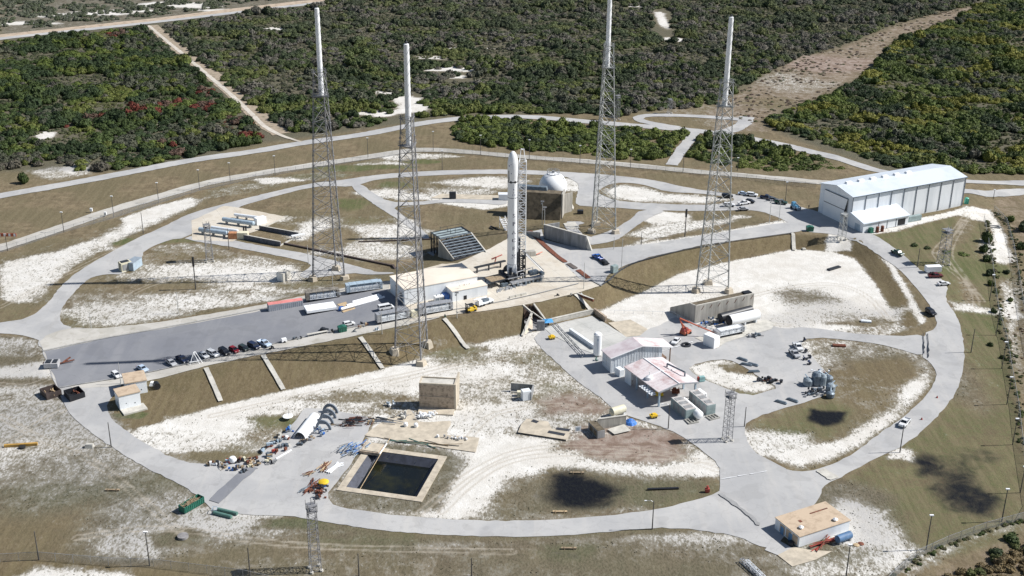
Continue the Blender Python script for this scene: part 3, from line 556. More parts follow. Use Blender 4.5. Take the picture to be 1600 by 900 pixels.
drape('side_road', [(285,374),(379,389),(480,409),(487,417),(465,430),(480,436),(540,428),(560,427),(620,428),(612,425),(482,397),(428,388),(364,376),(340,368),(300,368)], ROAD)
drape('tank_pad', [(350,322),(369,324),(447,339),(417,353),(403,361),(385,366),(363,378),(300,375),(300,345)], PADC, smooth=0)
drape('apron_edging', [(60,530),(105,512),(150,514),(170,512),(250,504),(400,479),(475,462),(610,436),(760,440),(700,494),(640,507),(560,524),(500,536),(440,548),(365,563),(318,573),(240,594),(190,604),(90,608),(68,548)], GRAV, up=.12)
drape('apron', [(70,550),(170,528),(400,488),(475,470),(608,452),(634,476),(650,488),(600,501),(520,516),(430,536),(340,558),(250,578),(187,591),(92,606)], ASPH, smooth=0, up=.14)
drape('launch_pad', [(640,503),(700,493),(760,486),(830,475),(900,459),(943,446),(905,436),(868,400),(828,363),(800,370),(765,389),(715,412),(690,413),(612,435),(606,455),(634,478)], PADC, smooth=0, up=.16)
drape('hangar_road', [(828,363),(846,359),(850,375),(915,391),(975,386),(1020,381),(1200,352),(1237,347),(1250,362),(1237,364),(1100,383),(1015,402),(975,416),(950,430),(941,446),(905,436),(868,400)], ROAD, smooth=0, up=.14)
drape('diagonal_road', [(1000,328),(990,340),(965,356),(945,364),(915,372),(900,352),(915,350),(905,346),(880,347),(888,362),(915,385),(960,378),(985,360),(1015,340),(1045,328)], ROAD, up=.14)
drape('lower_concrete', [(850,513),(925,494),(942,504),(980,527),(945,560),(905,545),(862,524)], LOWC, smooth=0, up=.15)
drape('concrete_slab', [(950,505),(985,500),(1012,515),(1000,525),(978,527)], CONCT, smooth=0, up=.15)
drape('concrete_slab', [(570,681),(604,655),(640,640),(655,660),(705,659),(698,680),(750,685),(743,707),(650,695)], CONCT, smooth=0, up=.16)
drape('concrete_slab', [(1215,868),(1240,855),(1265,860),(1300,862),(1275,875),(1238,886)], CONCT, smooth=0, up=.1)
drape('concrete_slab', [(1205,605),(1140,525),(1180,505),(1216,520),(1222,525)], CONCP, smooth=0, up=.05) if 0 else None
drape('concrete_slab', [(1085,528),(1140,520),(1195,500),(1212,505),(1205,515),(1135,535),(1120,545)], CONCP, smooth=0, up=.16)
drape('building_yard', [(1195,860),(1208,840),(1240,858),(1236,880),(1215,868)], ROAD, smooth=0, up=.08)
drape('sand_apron', [(690,303),(752,305),(790,306),(790,313),(700,311),(672,310)], CONCT, smooth=0, up=.1)
drape('concrete_slab', [(880,350),(898,347),(906,357),(890,359)], CONCP, smooth=0, up=.2)
strip('perimeter_road', [(-30,396),(0,388),(100,355),(175,328),(250,307),(325,285),(400,272),(462,262),(575,246),(650,233),(725,237),(790,243),(825,246),(925,253),(1025,262),(1100,270),(1200,277),(1275,285),(1330,290)], 7, GRAV)
strip('outer_road', [(-60,318),(0,306),(100,289),(200,270),(300,250),(400,237),(462,225),(575,210),(650,194),(710,186),(750,184),(800,182),(850,184),(900,189),(975,195),(1050,201),(1112,207),(1200,221),(1280,240),(1325,253),(1385,270),(1450,280),(1510,284),(1600,286),(1700,287)], 7.5, ROAD)
strip('outer_road', [(1440,300),(1508,298),(1535,304),(1600,299),(1700,290)], 8, ROAD)
strip('loop_road', [(1060,200),(1012,192),(996,187),(1000,182),(1020,180),(1080,181),(1160,187)], 6, ROAD)
strip('loop_road', [(1168,183),(1163,194),(1140,206),(1120,207)], 8, ROAD)
strip('connecting_road', [(1086,206),(1075,222),(1062,238),(1050,258)], 6, ROAD)
strip('far_road', [(-120,77),(0,60),(225,37),(400,16),(540,0),(700,-22)], 8, ROAD)
strip('far_road_verge', [(-120,73),(0,57),(225,34),(400,12),(540,-3),(700,-25)], 15, mat('road_verge', (.36,.29,.22), .95, .3, scale=.2, dirt=(.22,.17,.12)), up=.04)
for dd in (-.75, .75):
    strip('dirt_track', [(232+dd,40),(260+dd*1.5,64),(290+dd*1.8,88),(325+dd*2,118),(360+dd*2,147),(395+dd*2.3,180),(412+dd*2.6,198),(440+dd*2,213),(470,222)], 1.7, TRACKM, up=.12)
strip('dirt_track', [(234,40),(262,62),(292,85),(327,113),(362,142),(398,176),(414,194),(442,209)], 11, mat('track_verge', (.27,.22,.165), .95, .3, scale=.3, dirt=(.16,.14,.09)), up=.03)
strip('asphalt_patch', [(335,785),(360,760),(395,730)], 3.4, ASPH, up=.13)
strip('concrete_joint', [(1040,500),(1055,497)], 1, CONCP, up=.1) if 0 else None
strip('white_line', [(1000,560),(1040,548),(1082,535)], .16, WHITE, up=.2)
strip('white_line', [(1126,750),(1200,737)], .14, WHITE, up=.2)
strip('pipe_trench', [(1125,772),(1150,790),(1178,812),(1185,822)], 1.0, mat('patched_asphalt', (.30,.30,.30), .9, .1), up=.2)
strip('concrete_band', [(1282,735),(1305,750)], 3.2, CONCP, up=.2)
for a, b in (((1442,523),(1443,554)), ((1449,523),(1450,560))): strip('rail_line', [a, ((a[0]+b[0])/2+1, (a[1]+b[1])/2), b], .25, DSTEEL, up=.25)
strip('pad_drain', [(827,362),(868,400),(884,411)], 2.0, RUST, up=.3)
strip('pad_drain', [(888,413),(900,421)], 2.0, mat('drain_grating', (.12,.10,.09), .8), up=.3)
strip('pad_drain', [(903,423),(920,436)], 2.0, RUST, up=.3)
strip('pad_drain', [(922,438),(940,448)], .7, CONCG, up=.3)
for k, (a, b) in enumerate([((322,576),(345,628)), ((411,556),(443,610)), ((563,528),(598,577)), ((694,499),(732,546)), ((899,461),(926,489)), ((1236,366),(1241,392))]):
    strip('drainage_gutter', [a, ((a[0]+b[0])/2, (a[1]+b[1])/2-1), b], 1.5, CONCP, up=.25); strip('gutter_channel', [(a[0]-2.2, a[1]), ((a[0]+b[0])/2-2.2, (a[1]+b[1])/2-1), (b[0]-2.2, b[1])], .45, DSTEEL, up=.12)
strip('kerb_line', [(66,550),(170,527.5),(400,486.5),(475,468),(560,449)], .35, CONCG, up=.28)
strip('kerb_line', [(92,607),(187,592),(250,579),(340,560),(430,537.5),(520,518),(600,503),(700,487),(800,470),(905,444)], .4, CONCG, up=.28)
strip('kerb_line', [(940,447),(975,417.5),(1015,404.5),(1100,384.5),(1237,365.5)], .5, DSTEEL, up=.28)

# ---------------------------------------------------------------- the four tall lattice towers
def tower(label, feet, px_base, y_lat, y_top, ms):
    fp = [P(*f) for f in feet]; c = sum(fp, Vector())/3; zb = c.z
    t = thing('lightning_tower', label, 'tower', c, 0, 'tall lattice lightning towers round the pad')
    hl = ztop(c, y_lat); ht = ztop(c, y_top); K = .36
    loc = [f-c for f in fp]
    tri = [Vector((q.x, q.y, 0)) for q in loc]
    def pt(i, z): f = z/hl; return Vector((tri[i].x*(1-f*(1-K)), tri[i].y*(1-f*(1-K)), z))
    for i in range(3):
        m = MB(); z0 = loc[i].z+1.6; m.tube(pt(i, z0), pt(i, hl*.5), .30, .24, 8); m.tube(pt(i, hl*.5), pt(i, hl+1), .24, .17, 8)
        for k in range(1, 13): m.tube(pt(i, hl*k/13)-Vector((0,0,.12)), pt(i, hl*k/13)+Vector((0,0,.12)), .42, n=8)
        m.build('leg', ms, t, True)
    m = MB(); zs = [2.2+(hl-9-2.2)*(1-(1-k/12)**1.12) for k in range(13)]+[hl-4.5, hl]
    for k in range(len(zs)-1):
        for i in range(3):
            j = (i+1) % 3; a0, a1, b0, b1 = pt(i, zs[k]), pt(i, zs[k+1]), pt(j, zs[k]), pt(j, zs[k+1])
            mid = (a0+a1+b0+b1)/4
            m.tube(a0, b1, .085, n=5); m.tube(b0, a1, .085, n=5); m.tube(a0, b0, .075, n=5)
            if k < 8:
                m.tube(mid, (a0+b0)/2, .05, n=4); m.tube((a0+a1)/2, (a0*.75+b1*.25), .05, n=4); m.tube((b0+b1)/2, (b0*.75+a1*.25), .05, n=4)
    m.build('bracing', ms, t)
    zp = hl-8.6
    for z in (zp, hl):
        m = MB(); a, b, d = [pt(i, z)*1 for i in range(3)]; ex = 1.22
        A = [Vector((q.x*ex, q.y*ex, z)) for q in (a, b, d)]
        m.add([A[0], A[1], A[2], A[0]+Vector((0,0,.15)), A[1]+Vector((0,0,.15)), A[2]+Vector((0,0,.15))], [(0,2,1),(3,4,5),(0,1,4,3),(1,2,5,4),(2,0,3,5)]) if z == zp else None
        for i in range(3):
            p, q = A[i], A[(i+1) % 3]; m.tube(p, q, .14, n=4)
            for h in (.6, 1.15): m.tube(p+Vector((0,0,h)), q+Vector((0,0,h)), .05, n=4)
            for s in range(4): r = p.lerp(q, s/4); m.tube(r, r+Vector((0,0,1.15)), .05, n=4)
        m.build('platform', ms, t)
    m = MB(); r = .92; m.lathe([(r, zp+.2), (r, zp+14), (r*.94, ht*.93), (r*.88, ht-.15), (r*.5, ht)], 20)
    mast = m.build('mast', WHITE, t, True)
    for s in range(3):
        m = MB(); pts = []
        for k in range(0, 91):
            z = zp+1+(ht-zp-2)*k/90; an = 2*pi*(k/90*3.0+s/3); rr = r*(1-.1*k/90)+.03; pts.append((rr*cos(an), rr*sin(an), z))
        m.path(pts, .09, 4); m.build('strake', WHITE2, mast)
    m = MB(); m.lathe([(.3, ht), (.42, ht+.1), (.42, ht+.5), (.15, ht+.7)], 10); m.tube((0,0,ht+.5), (0,0,ht+2.2), .05, n=4); m.build('finial', DSTEEL, mast)
    m = MB()
    p0 = pt(0, 2); p1 = pt(0, hl-1); o_ = Vector((.35, -.3, 0))
    for s in (-.22, .22): m.tube(p0+o_+Vector((s,0,0)), p1+o_*.6+Vector((s,0,0)), .04, n=4)
    m.build('ladder', ms, t)
    for i in range(3):
        m = MB(); q = loc[i]; n_ = 5; an0 = atan2(q.y, q.x)
        pts = [(q.x+2.3*cos(an0+a), q.y+2.3*sin(an0+a)) for a in (0, 1.25, 2.3, 3.98, 5.03)]; z0 = q.z-1.2
        vs = [(x, y, z0) for x, y in pts]+[((x-q.x)*.72+q.x, (y-q.y)*.72+q.y, q.z+1.7) for x, y in pts]
        m.add(vs, [(4,3,2,1,0), (5,6,7,8,9)]+[(k, (k+1) % 5, 5+(k+1) % 5, 5+k) for k in range(5)]); m.build('footing', CONCT, t)
    return t
tower('far left lattice tower, standing above the row of louvred gas cars', [(489,438),(525,422),(539,437)], None, 112, 12, TSTEEL)
tower('nearest lattice tower, its feet on the brown slope left of the pad building', [(617,551),(668,540),(658,570)], None, 185, 68, TSTEEL)
tower('pale lattice tower behind the long blast wall, its mast cut by the top edge', [(924,364),(932,352),(962,365)], None, 71, -22, TSTEEL2)
tower('lattice tower beside the sandy bowl, right behind the earth-topped bunker', [(1087,456),(1106,444),(1138,457)], None, 128, 26, TSTEEL2)
# ---------------------------------------------------------------- rocket
rb = P(800, 436); rz0 = ztop(rb, 423); rt = ztop(rb, 236); L_ = rt-rz0
rk = thing('rocket', 'tall white rocket standing upright on the launch pad', 'rocket', rb, 0)
R_ = 1.83
m = MB(); m.lathe([(R_, rz0+2.9), (R_, rz0+L_-12.6)], 40); body = m.build('body', WHITE, rk, True)
m = MB(); z = rz0+L_-12.3
m.lathe([(R_*.99, z-.3), (R_, z), (R_, z+2.8), (R_*1.05, z+3.2), (R_*1.05, z+7.6), (R_*1.0, z+8.6), (R_*.86, z+10.1), (R_*.62, z+11.4), (R_*.3, z+12.1), (.05, z+12.3)], 40); nose = m.build('nose_cone', WHITE, rk, True)
m = MB(); m.lathe([(R_*1.06, rz0), (R_*1.05, rz0+1.9), (R_, rz0+3.0)], 40); skirt = m.build('engine_skirt', WHITE, rk, True)
for k in range(4):
    a = pi/4+k*pi/2; m = MB(); m.M = Matrix.Rotation(a, 4, 'Z') @ Matrix.Translation((R_+.05, 0, 0)); m.lathe([(.42, rz0-.6), (.5, rz0+.4), (.40, rz0+2.0), (.06, rz0+3.2)], 10); m.build('fairing', WHITE, skirt, True)
def ring(name, mt, par, z0, z1, r, n=40, jag=0):
    m = MB(); vs = []; fs = []
    for i in range(n):
        t = 2*pi*i/n; j = jag*(1 if (i//2) % 3 == 0 else 0); 
        for zz, rr in ((z0-j*.6, r), (z1+j, r)): vs.append((rr*cos(t), rr*sin(t), zz))
    fs = [(2*i, 2*((i+1) % n), 2*((i+1) % n)+1, 2*i+1) for i in range(n)]; m.add(vs, fs); return m.build(name, mt, par)
zb_ = ztop(rb, 283.0); ring('black_band', BLACK, body, zb_-.16, zb_+.2, R_+.02, 44, .4)
zc_ = ztop(rb, 307.5); ring('seam_band', mat('seam_grey', (.22,.23,.26), .6), body, zc_-.12, zc_+.12, R_+.02)
ring('seam_band', mat('seam_grey', (.22,.23,.26), .6), body, rz0+2.95, rz0+3.12, R_+.03)
m = MB(); z1_, z2_ = ztop(rb, 281), ztop(rb, 265)
for k in range(5): t0 = pi+.62+k*.045; t1 = t0+.045; rr = R_*1.06; m.add([(rr*cos(t0), rr*sin(t0), z1_), (rr*cos(t1), rr*sin(t1), z1_), (rr*cos(t1), rr*sin(t1), z2_), (rr*cos(t0), rr*sin(t0), z2_)], [(0,1,2,3)])
m.build('cable_cover', BLACK, nose)
m = MB(); m.M = Matrix.Rotation(-1.25, 4, 'Z'); m.box(R_-.05, R_+.14, -.12, .12, rz0+3, zb_-.5); m.build('raceway', WHITE, body)
def marks(par, items, r, mt, name='marking'):      # small patches: (angle, z, w, h)
    for a, z, w_, h in items:
        m = MB(); da = w_/r/2; m.add([(r*cos(a-da), r*sin(a-da), z-h/2), (r*cos(a+da), r*sin(a+da), z-h/2), (r*cos(a+da), r*sin(a+da), z+h/2), (r*cos(a-da), r*sin(a-da), z+h/2)], [(0,1,2,3)]); m.build(name, mt, par)
marks(body, [(-1.3, ztop(rb,294), .6, .35), (-1.32, ztop(rb,302.5), .9, .7), (-1.32, ztop(rb,299), .5, .3), (-2.75, ztop(rb,368), .5, 1.3)], R_+.025, mat('marking_blue', (.05,.07,.22), .5))
marks(nose, [(-2.3, ztop(rb,257.5), .35, .5), (-1.9, ztop(rb,255), .25, .3), (-1.85, ztop(rb,269), .3, .3)], R_*1.05+.02, mat('marking_blue', (.05,.07,.22), .5))
for ch, py in zip('SPACEX', (334.5, 347.3, 360.3, 373, 385.7, 398)):
    cu = bpy.data.curves.new('letter', 'FONT'); cu.body = ch; cu.size = 2.0; cu.align_x = 'CENTER'; cu.offset = .05
    tmp = bpy.data.objects.new('letter', cu); COL.objects.link(tmp); dg = bpy.context.evaluated_depsgraph_get(); lm = bpy.data.meshes.new_from_object(tmp.evaluated_get(dg)); COL.objects.unlink(tmp); bpy.data.objects.remove(tmp)
    zc = ztop(rb, py)-.7
    for v in lm.vertices:
        a = -pi/2+.30+v.co.x/R_; v.co = Vector(((R_+.03)*cos(a), (R_+.03)*sin(a), zc+v.co.y))
    lm.materials.clear(); lm.materials.append(mat('lettering_blue', (.012,.018,.07), .5)); lo_ = bpy.data.objects.new('letter', lm); COL.objects.link(lo_); lo_.parent = body
# strongback
a_ = P(806.5, 436); et = thing('service_tower', 'white lattice service mast standing close against the right side of the rocket', 'service tower', P(813,435), 0)
H2 = ztop(P(813,435), 233); m = MB(); w2 = 1.25
def truss(m, p0, p1, w0, w1, n, r=.09, rb=.05, up=Vector((0,0,1))):
    """square lattice column between p0 and p1"""
    p0 = Vector(p0); p1 = Vector(p1); d = (p1-p0).normalized(); u = Vector((1,0,0)) if abs(d.z) > .8 else d.cross(up).normalized(); v = d.cross(u).normalized()
    def q(i, f): w = w0+(w1-w0)*f; s = [(-1,-1),(1,-1),(1,1),(-1,1)][i]; return p0+(p1-p0)*f+u*s[0]*w+v*s[1]*w
    for i in range(4):
        m.tube(q(i, 0), q(i, 1), r, n=5); j = (i+1) % 4
        for k in range(n):
            f, g = k/n, (k+1)/n; m.tube(q(i, f), q(j, f), rb, n=4); m.tube(q(i, f) if k % 2 else q(j, f), q(j, g) if k % 2 else q(i, g), rb, n=4)
        m.tube(q(i, 1), q(j, 1), rb, n=4)
mast_m = MB(); truss(mast_m, (.35, .3, 11), (.45, .3, H2-4.5), 1.45, 1.3, 17, .17, .12); mast_m.build('lattice_mast', WHITE, et)
m = MB(); truss(m, (.35,.3,2.0), (.35,.3,11), 1.45, 1.45, 5, .2, .14); m.box(-1.0, -.1, -.4, 1.2, 1.5, 16); m.box(.6,1.2,.2,.9,1.5,9); m.build('mast_foot', DSTEEL, et)
m = MB(); tp = Vector((-.3, .3, H2))
for s in (-1, 1):
    for q in (-1.05, 1.05): m.tube((.35+q, .3+s, H2-4.5), tp+Vector((q*.45+.6, s*.35, 0)), .12, n=5)
m.tube(tp+Vector((0,-.4,0)), tp+Vector((1.3,-.4,-.3)), .12, n=5); m.tube(tp+Vector((0,.4,0)), tp+Vector((1.3,.4,-.3)), .12, n=5); m.build('mast_head', WHITE, et)
for py in (268, 262):
    z = ztop(P(813,435), py); m = MB(); m.tube((-.7, -.6, z), (-2.4, -.9, z-.6), .16, n=6); m.tube((-.7, .9, z), (-2.4, .5, z-.4), .16, n=6); m.tube((-2.4,-.9,z-.6), (-2.4,.5,z-.4), .14, n=6); m.build('support_arm', WHITE, et)
m = MB()
for k in range(9): z = 12+k*3.6; m.tube((-.9, -.2, z), (-1.6, -.5, z-.5), .10, n=5)
m.path([(-.95,-.6,2), (-1.0,-.6,14), (-.95,-.6,H2-6)], .16, 6); m.build('umbilical_line', mat('umbilical_grey', (.25,.26,.28), .6), et)
tgt = P(848, 426)-P(813,435)
for s in (0, 1.3): 
    m = MB(); m.tube((.8, -.7+s, 11.0), (tgt.x+s*.3, tgt.y+s*1.0, .5), .22, n=8); m.build('strut', WHITE if s == 0 else STEEL, et)
# launch mount
lm_ = thing('launch_mount', 'dark steel launch mount and hold-down table under the rocket', 'launch mount', rb, 0)
ax = ang((782,446), (820,437))
Rm = Matrix.Rotation(ax, 4, 'Z')
m = MB(); m.M = Rm
for x in (-3.2, 3.2):
    for y in (-3.2, 3.2): m.box(x-.5, x+.5, y-.5, y+.5, 0, rz0-.2)
for x in (-3.2, 3.2): m.box(x-.35, x+.35, -3.4, 3.4, rz0-1.2, rz0-.3)
for y in (-3.2, 3.2): m.box(-3.4, 3.4, y-.35, y+.35, rz0-1.2, rz0-.35)
m.box(-4.4,-2.4,-2,2,.3,rz0-.6); m.build('frame', DSTEEL, lm_)
for k in range(4):
    a = pi/4+k*pi/2; m = MB(); m.M = Rm @ Matrix.Rotation(a, 4, 'Z'); m.side([(2.0, rz0-.4), (3.4, rz0-.4), (3.2, rz0+1.0), (2.3, rz0+2.1), (1.95, rz0+1.7)], -.45, .45); m.build('hold_down_clamp', DSTEEL, lm_)
m = MB(); m.M = Rm; m.add([(-5,-5.2,3.0),(5.5,-5.2,3.0),(5.5,-3.6,2.4),(-5,-3.6,2.4),(-5,-5.2,2.7),(5.5,-5.2,2.7)], [(0,1,2,3),(0,4,5,1)]); m.box(-4.5, 9.5, -7.2, -5.4, 1.2, 1.9); m.build('deck', STEEL, lm_)
m = MB(); m.M = Rm
for k in range(8): m.box(-4.2+k*1.7, -3.4+k*1.7, -7.9+.3*(k % 3), -6.9, .1, .9+.4*(k % 2))
m.box(5,8.5,-5,-3,1.9,3.4); m.box(8.8,10.2,-6.5,-4.5,1.9,2.9); m.box(-7.5,-5,-5.5,-3.5,.2,1.4); m.build('machinery', MSTEEL, lm_)
m = MB(); m.M = Rm; m.path([(-1.2,-5.5,3.0),(-1.2,-5.5,5.0),(6.2,-4.6,5.0),(6.2,-4.6,3.2)], .15, 5); m.path([(.6,-7,1.9),(.6,-7,4.6),(-.9,-7,4.6)], .15, 5); m.build('hand_rail', STEEL, lm_)
pf = T('steel_platform', 'brown-topped steel platform on legs between the white pad building and the launch mount', 'platform', 768, 452, ang((768,452), (785,448)))
m = MB(); m.box(0,6.2,0,5.2,2.6,2.8); m.build('deck', WOOD, pf)
m = MB()
for a, b in (((-.1,-.1),(6.3,-.1)), ((6.3,-.1),(6.3,5.3)), ((6.3,5.3),(-.1,5.3)), ((-.1,5.3),(-.1,-.1))): m.tube((*a,2.7), (*b,2.7), .25, n=4)
m.build('frame', DSTEEL, pf)
for x in (.4, 5.8):
    for y in (.4, 4.8): m = MB(); m.box(x-.15,x+.15,y-.15,y+.15,0,2.6); m.build('leg', DSTEEL, pf)
gg = T('steel_gangway', 'pale steel gangway frame at the left end of the brown-topped platform', 'gangway', 757, 448, ang((757,448), (766,445)))
m = MB(); m.box(-2,4.5,-1.2,.6,1.2,1.5); m.box(-2.2,2.5,.8,2.6,.8,1.0); m.build('deck', LBLUE, gg)
for x in (-1.6, 1.2, 4):
    for y in (-1, .3): MB().box(x-.1,x+.1,y,y+.2,0,1.2).build('leg', DSTEEL, gg)
mm = MB(); mt_ = mat('stand_grey', (.2,.21,.21), .7, .3)
for k in range(14): x = random.uniform(0, 12); y = random.uniform(-1, 1); mm.box(x, x+random.uniform(.5,1.6), y, y+random.uniform(.3,.9), 0, random.uniform(.3,1.1))
for k in range(6): x = random.uniform(0, 10); mm.tube((x, -1.2, .2), (x+random.uniform(1,3), 1.4, .6), .12)
b_ = mm.build('pipework', STEEL); b_.location = P(773, 457); b_.rotation_euler = (0,0,ax); tag(b_, 'low run of grey pipework on the pad in front of the launch mount', 'pipework')
# rail on posts
O, an, L0 = fr((742,428), (790,417)); t = thing('elevated_rail', 'dark rail carried on three posts behind the white pad building', 'rail', O, an)
m = MB(); m.box(0, L0, -.25, .25, 2.2, 2.7); m.box(0, L0, .6, .9, 2.3, 2.6); m.build('beam', DSTEEL, t)
for f in (.07, .45, .83): m = MB(); m.box(L0*f-.25, L0*f+.25, -.2, .2, 0, 2.2); m.build('post', DSTEEL, t)
# ---------------------------------------------------------------- sphere tank and its mound
c = P(863.5, 318); hs = ztop(c, 269.5); hs = min(hs, 15); rs = 6.2
sp = thing('spherical_tank', 'big white spherical tank with railings on its top, behind the earth mound', 'tank', c, 0)
m = MB(); pr = [(rs*sin(pi*k/18)*1.0+.001, hs-rs-rs*cos(pi*k/18)) for k in range(19)]; m.lathe(pr, 40); m.build('sphere', WHITE, sp, True)
m = MB(); m.lathe([(4.9, 0), (4.9, hs-rs-3.2)], 32); m.build('skirt', WHITE2, sp, True)
m = MB()
for k in range(14):
    a0, a1 = 2*pi*k/14, 2*pi*(k+1)/14
    for z in (hs+.5, hs+1.1): m.tube((2.7*cos(a0), 2.7*sin(a0), z), (2.7*cos(a1), 2.7*sin(a1), z), .07, n=4)
    m.tube((2.7*cos(a0), 2.7*sin(a0), hs-.6), (2.7*cos(a0), 2.7*sin(a0), hs+1.1), .07, n=4)
m.lathe([(2.7, hs-.65), (2.7, hs-.45)], 16); m.box(-.5,.5,-.5,.5,hs-.4,hs+.9); m.tube((1,1,hs-.4),(1,1,hs+1.6),.12); m.build('top_platform', STEEL, sp)
m = MB(); m.path([(5.0,-1.5,0),(5.6,-1.5,hs-rs),(4.6,-1.2,hs-2),(2.6,-.6,hs-.4)], .12, 5); m.path([(4.8,-2.3,0),(5.4,-2.3,hs-rs),(4.4,-2.0,hs-2),(2.4,-1.2,hs-.4)], .12, 5); m.build('stair', STEEL, sp)
O, an, L0 = fr((806,342), (877,345)); t = thing('earth_mound', 'earth-covered blast mound with a concrete end wall in front of the spherical tank', 'mound', O, an)
hm = ztop(P(877,345), 306)
m = MB(); m.add([(0,0,-.5),(L0-.6,0,-.5),(L0-.6,4.5,hm-.3),(0,4.5,hm-.3),(0,9,hm-.3),(L0-.6,9,hm-.3),(0,9,-.5),(L0-.6,9,-.5)], [(0,1,2,3),(3,2,5,4),(4,5,7,6),(0,3,4,6),(1,7,5,2)]); m.build('bank', MOUND, t)
m = MB(); m.prism([(L0-.6,2.8),(L0,2.8),(L0,10),(L0-.6,10)], -.5, hm+.2); m.prism([(L0,9.4),(L0+3,13),(L0+2.6,13.3),(L0-.4,9.7)], -.5, hm-2); m.build('end_wall', CONC, t)
m = MB(); m.box(-2, L0*.62, 7.5, 10.5, hm-.3, hm+1.2, .4, .3); m.build('roof_slab', MSTEEL, t)
sl_ = T('concrete_ramp', 'sloping pale concrete ramp wall right of the earth mound', 'ramp', 883, 327, an); m = MB(); m.side([(0,0),(3.6,0),(1.2,4.6),(0,4.6)], 0, 3); o = m.build('slab', CONCP, sl_)
# blast wall by the lightning tower
O, an, L0 = fr((849,372), (915,391)); hb = ztop(P(915,391), 369.5)
t = thing('blast_wall', 'long dark concrete blast wall along the pad edge behind the blue pickup', 'wall', O, an)
m = MB(); m.box(0, L0, 0, .6, -.5, hb); m.build('wall', CONCG, t)
m = MB(); m.box(-.1, L0+.1, -.1, .7, hb, hb+.15); m.build('coping', CONCP, t)
m = MB(); m.M = Matrix.Rotation(1.1, 4, 'Z'); m.box(0, 7, -.5, 0, -.5, hb); m.build('wing_wall', CONCG, t)
m = MB(); m.side([(L0-.5,0),(L0+2.5,0),(L0,hb-.5),(L0-.5,hb-.5)], .6, 1.2); m.build('buttress', CONCP, t)
for px, py, w_, lb in ((925,345,3.4,'squat concrete block behind the blast wall, next to the pale tower foot'),): pass
wl = T('retaining_wall', 'low grey retaining wall with a sand bank left of the long blast wall', 'wall', 822, 366, ang((822,366), (846,376))); m = MB(); m.side([(0,0),(8,0),(8,3.0),(0,1.2)], 0, .6); m.build('wall', CONCG, wl)
# small objects on the far side
b = MB().box(0,2.6,0,1.8,0,1.6).box(.2,2.4,.2,1.6,1.6,1.75).build('utility_box', DSTEEL); b.location = P(902,335); tag(b, 'small dark utility box on the grass right of the earth mound', 'box')
b = MB().box(0,3.0,0,1.2,0,3.2).box(.2,2.8,-.08,0,.3,2.9).build('equipment_cabinet', DSTEEL); b.location = P(702,311); tag(b, 'dark square cabinet on the concrete slab far left of the rocket', 'cabinet')
O, an, L0 = fr((779,313), (796,313)); b = MB().box(0,9,0,3,0,2.6).box(-.15,9.15,-.15,3.15,2.6,2.75).build('white_container', WHITE2); b.location = O; b.rotation_euler = (0,0,an); tag(b, 'white box container just behind the left side of the rocket', 'container')
t = T('steel_staircase', 'white steel access stair frame on the grass left of the rocket', 'stairs', 782, 357, ang((782,357),(795,362)))
m = MB()
for y in (0, 2.4): 
    m.tube((-1,y,3.8),(7,y,.2),.14,n=5); m.tube((-1,y,5),(7,y,1.4),.1,n=5); m.tube((-1,y,0),(-1,y,5),.14,n=5)
for k in range(8): m.box(-1+k*1.0, -.4+k*1.0, 0, 2.4, 3.7-k*.45, 3.85-k*.45)
m.build('stair', WHITE, t)
m = MB(); m.path([(-2,-2.5,.2),(-3.5,-1,.2),(-3,1.5,.2),(2,-5,.2),(5,-7,.2)], .3, 6); o = m.build('hose', BLACK); o.location = P(778,356); tag(o, 'black hose looped on the grass below the white stair frame', 'hose')
# ---------------------------------------------------------------- stepped flame deflector frame
A = PZ(687,373,9.4); Bp = PZ(735,363.6,9.4); d = Bp-A; an = atan2(d.y, d.x); W = hypot(d.x, d.y); t = thing('stepped_steel_structure', 'dark stepped steel truss structure on posts behind the white pad building', 'structure', Vector((A.x, A.y, 5)), an)
dp = 7.6; hd = 4.4; run = 12.5; ns_ = 8
m = MB(); m.box(0, W, 0, dp, hd-.25, hd, 0, 0)
m.build('deck', mat('deck_plate', (.44,.52,.53), .5, .2, .3, scale=.4), t)
m = MB()
for k in range(4): m.box(-.2, W+.2, k*dp/3-.15, k*dp/3+.15, hd, hd+.25)
m.tube((0,0,hd+.2),(0,dp,hd+.2),.22,n=4); m.tube((W,0,hd+.2),(W,dp,hd+.2),.22,n=4)
for x, y in ((W*.45,2.5),(W*.45,5),(W*.6,2.5),(W*.3,dp)): m.tube((x,y,hd),(x,y,hd+2.0),.1,n=5)
m.path([(W*.3,dp,hd+1.4),(W,dp,hd+1.4),(W,dp-3,hd+1.4)], .07, 4); m.build('deck_beam', DSTEEL, t)
for k in range(ns_):
    f = k/ns_; y = -run*f; z = hd*(1-f)-.1; m = MB(); m.box(0, W*1.02, y-.45, y-.05, z, z+.18)
    o1 = m.build('step', mat('step_steel', (.33,.39,.44), .5, .2, .2, scale=1), t); m = MB()
    for q in range(9): x0 = W*q/9; x1 = W*(q+1)/9; m.tube((x0,y-.3,z-.62) if q % 2 else (x0,y-.3,z), (x1,y-.3,z) if q % 2 else (x1,y-.3,z-.62), .07, n=4)
    m.build('lattice', STEEL, o1)
m = MB(); m.add([(.1,.3,hd-1.0),(W-.1,.3,hd-1.0),(W-.1,-run,-.5),(.1,-run,-.5)], [(0,1,2,3)]); m.build('gap_shade_sheet', BLACK, t)  # black sheet added behind the open steps to paint their gaps as shade
m = MB(); m.add([(-.1,0,hd-.1),(-.1,-run,.2),(-.1,-run,-3.8),(-.1,1,-4.2),(-.5,0,hd-.1),(-.5,-run,.2),(-.5,-run,-3.8),(-.5,1,-4.2)], [(0,3,2,1),(4,5,6,7),(0,1,5,4),(0,4,7,3)]); m.build('side_wall', CONC, t)
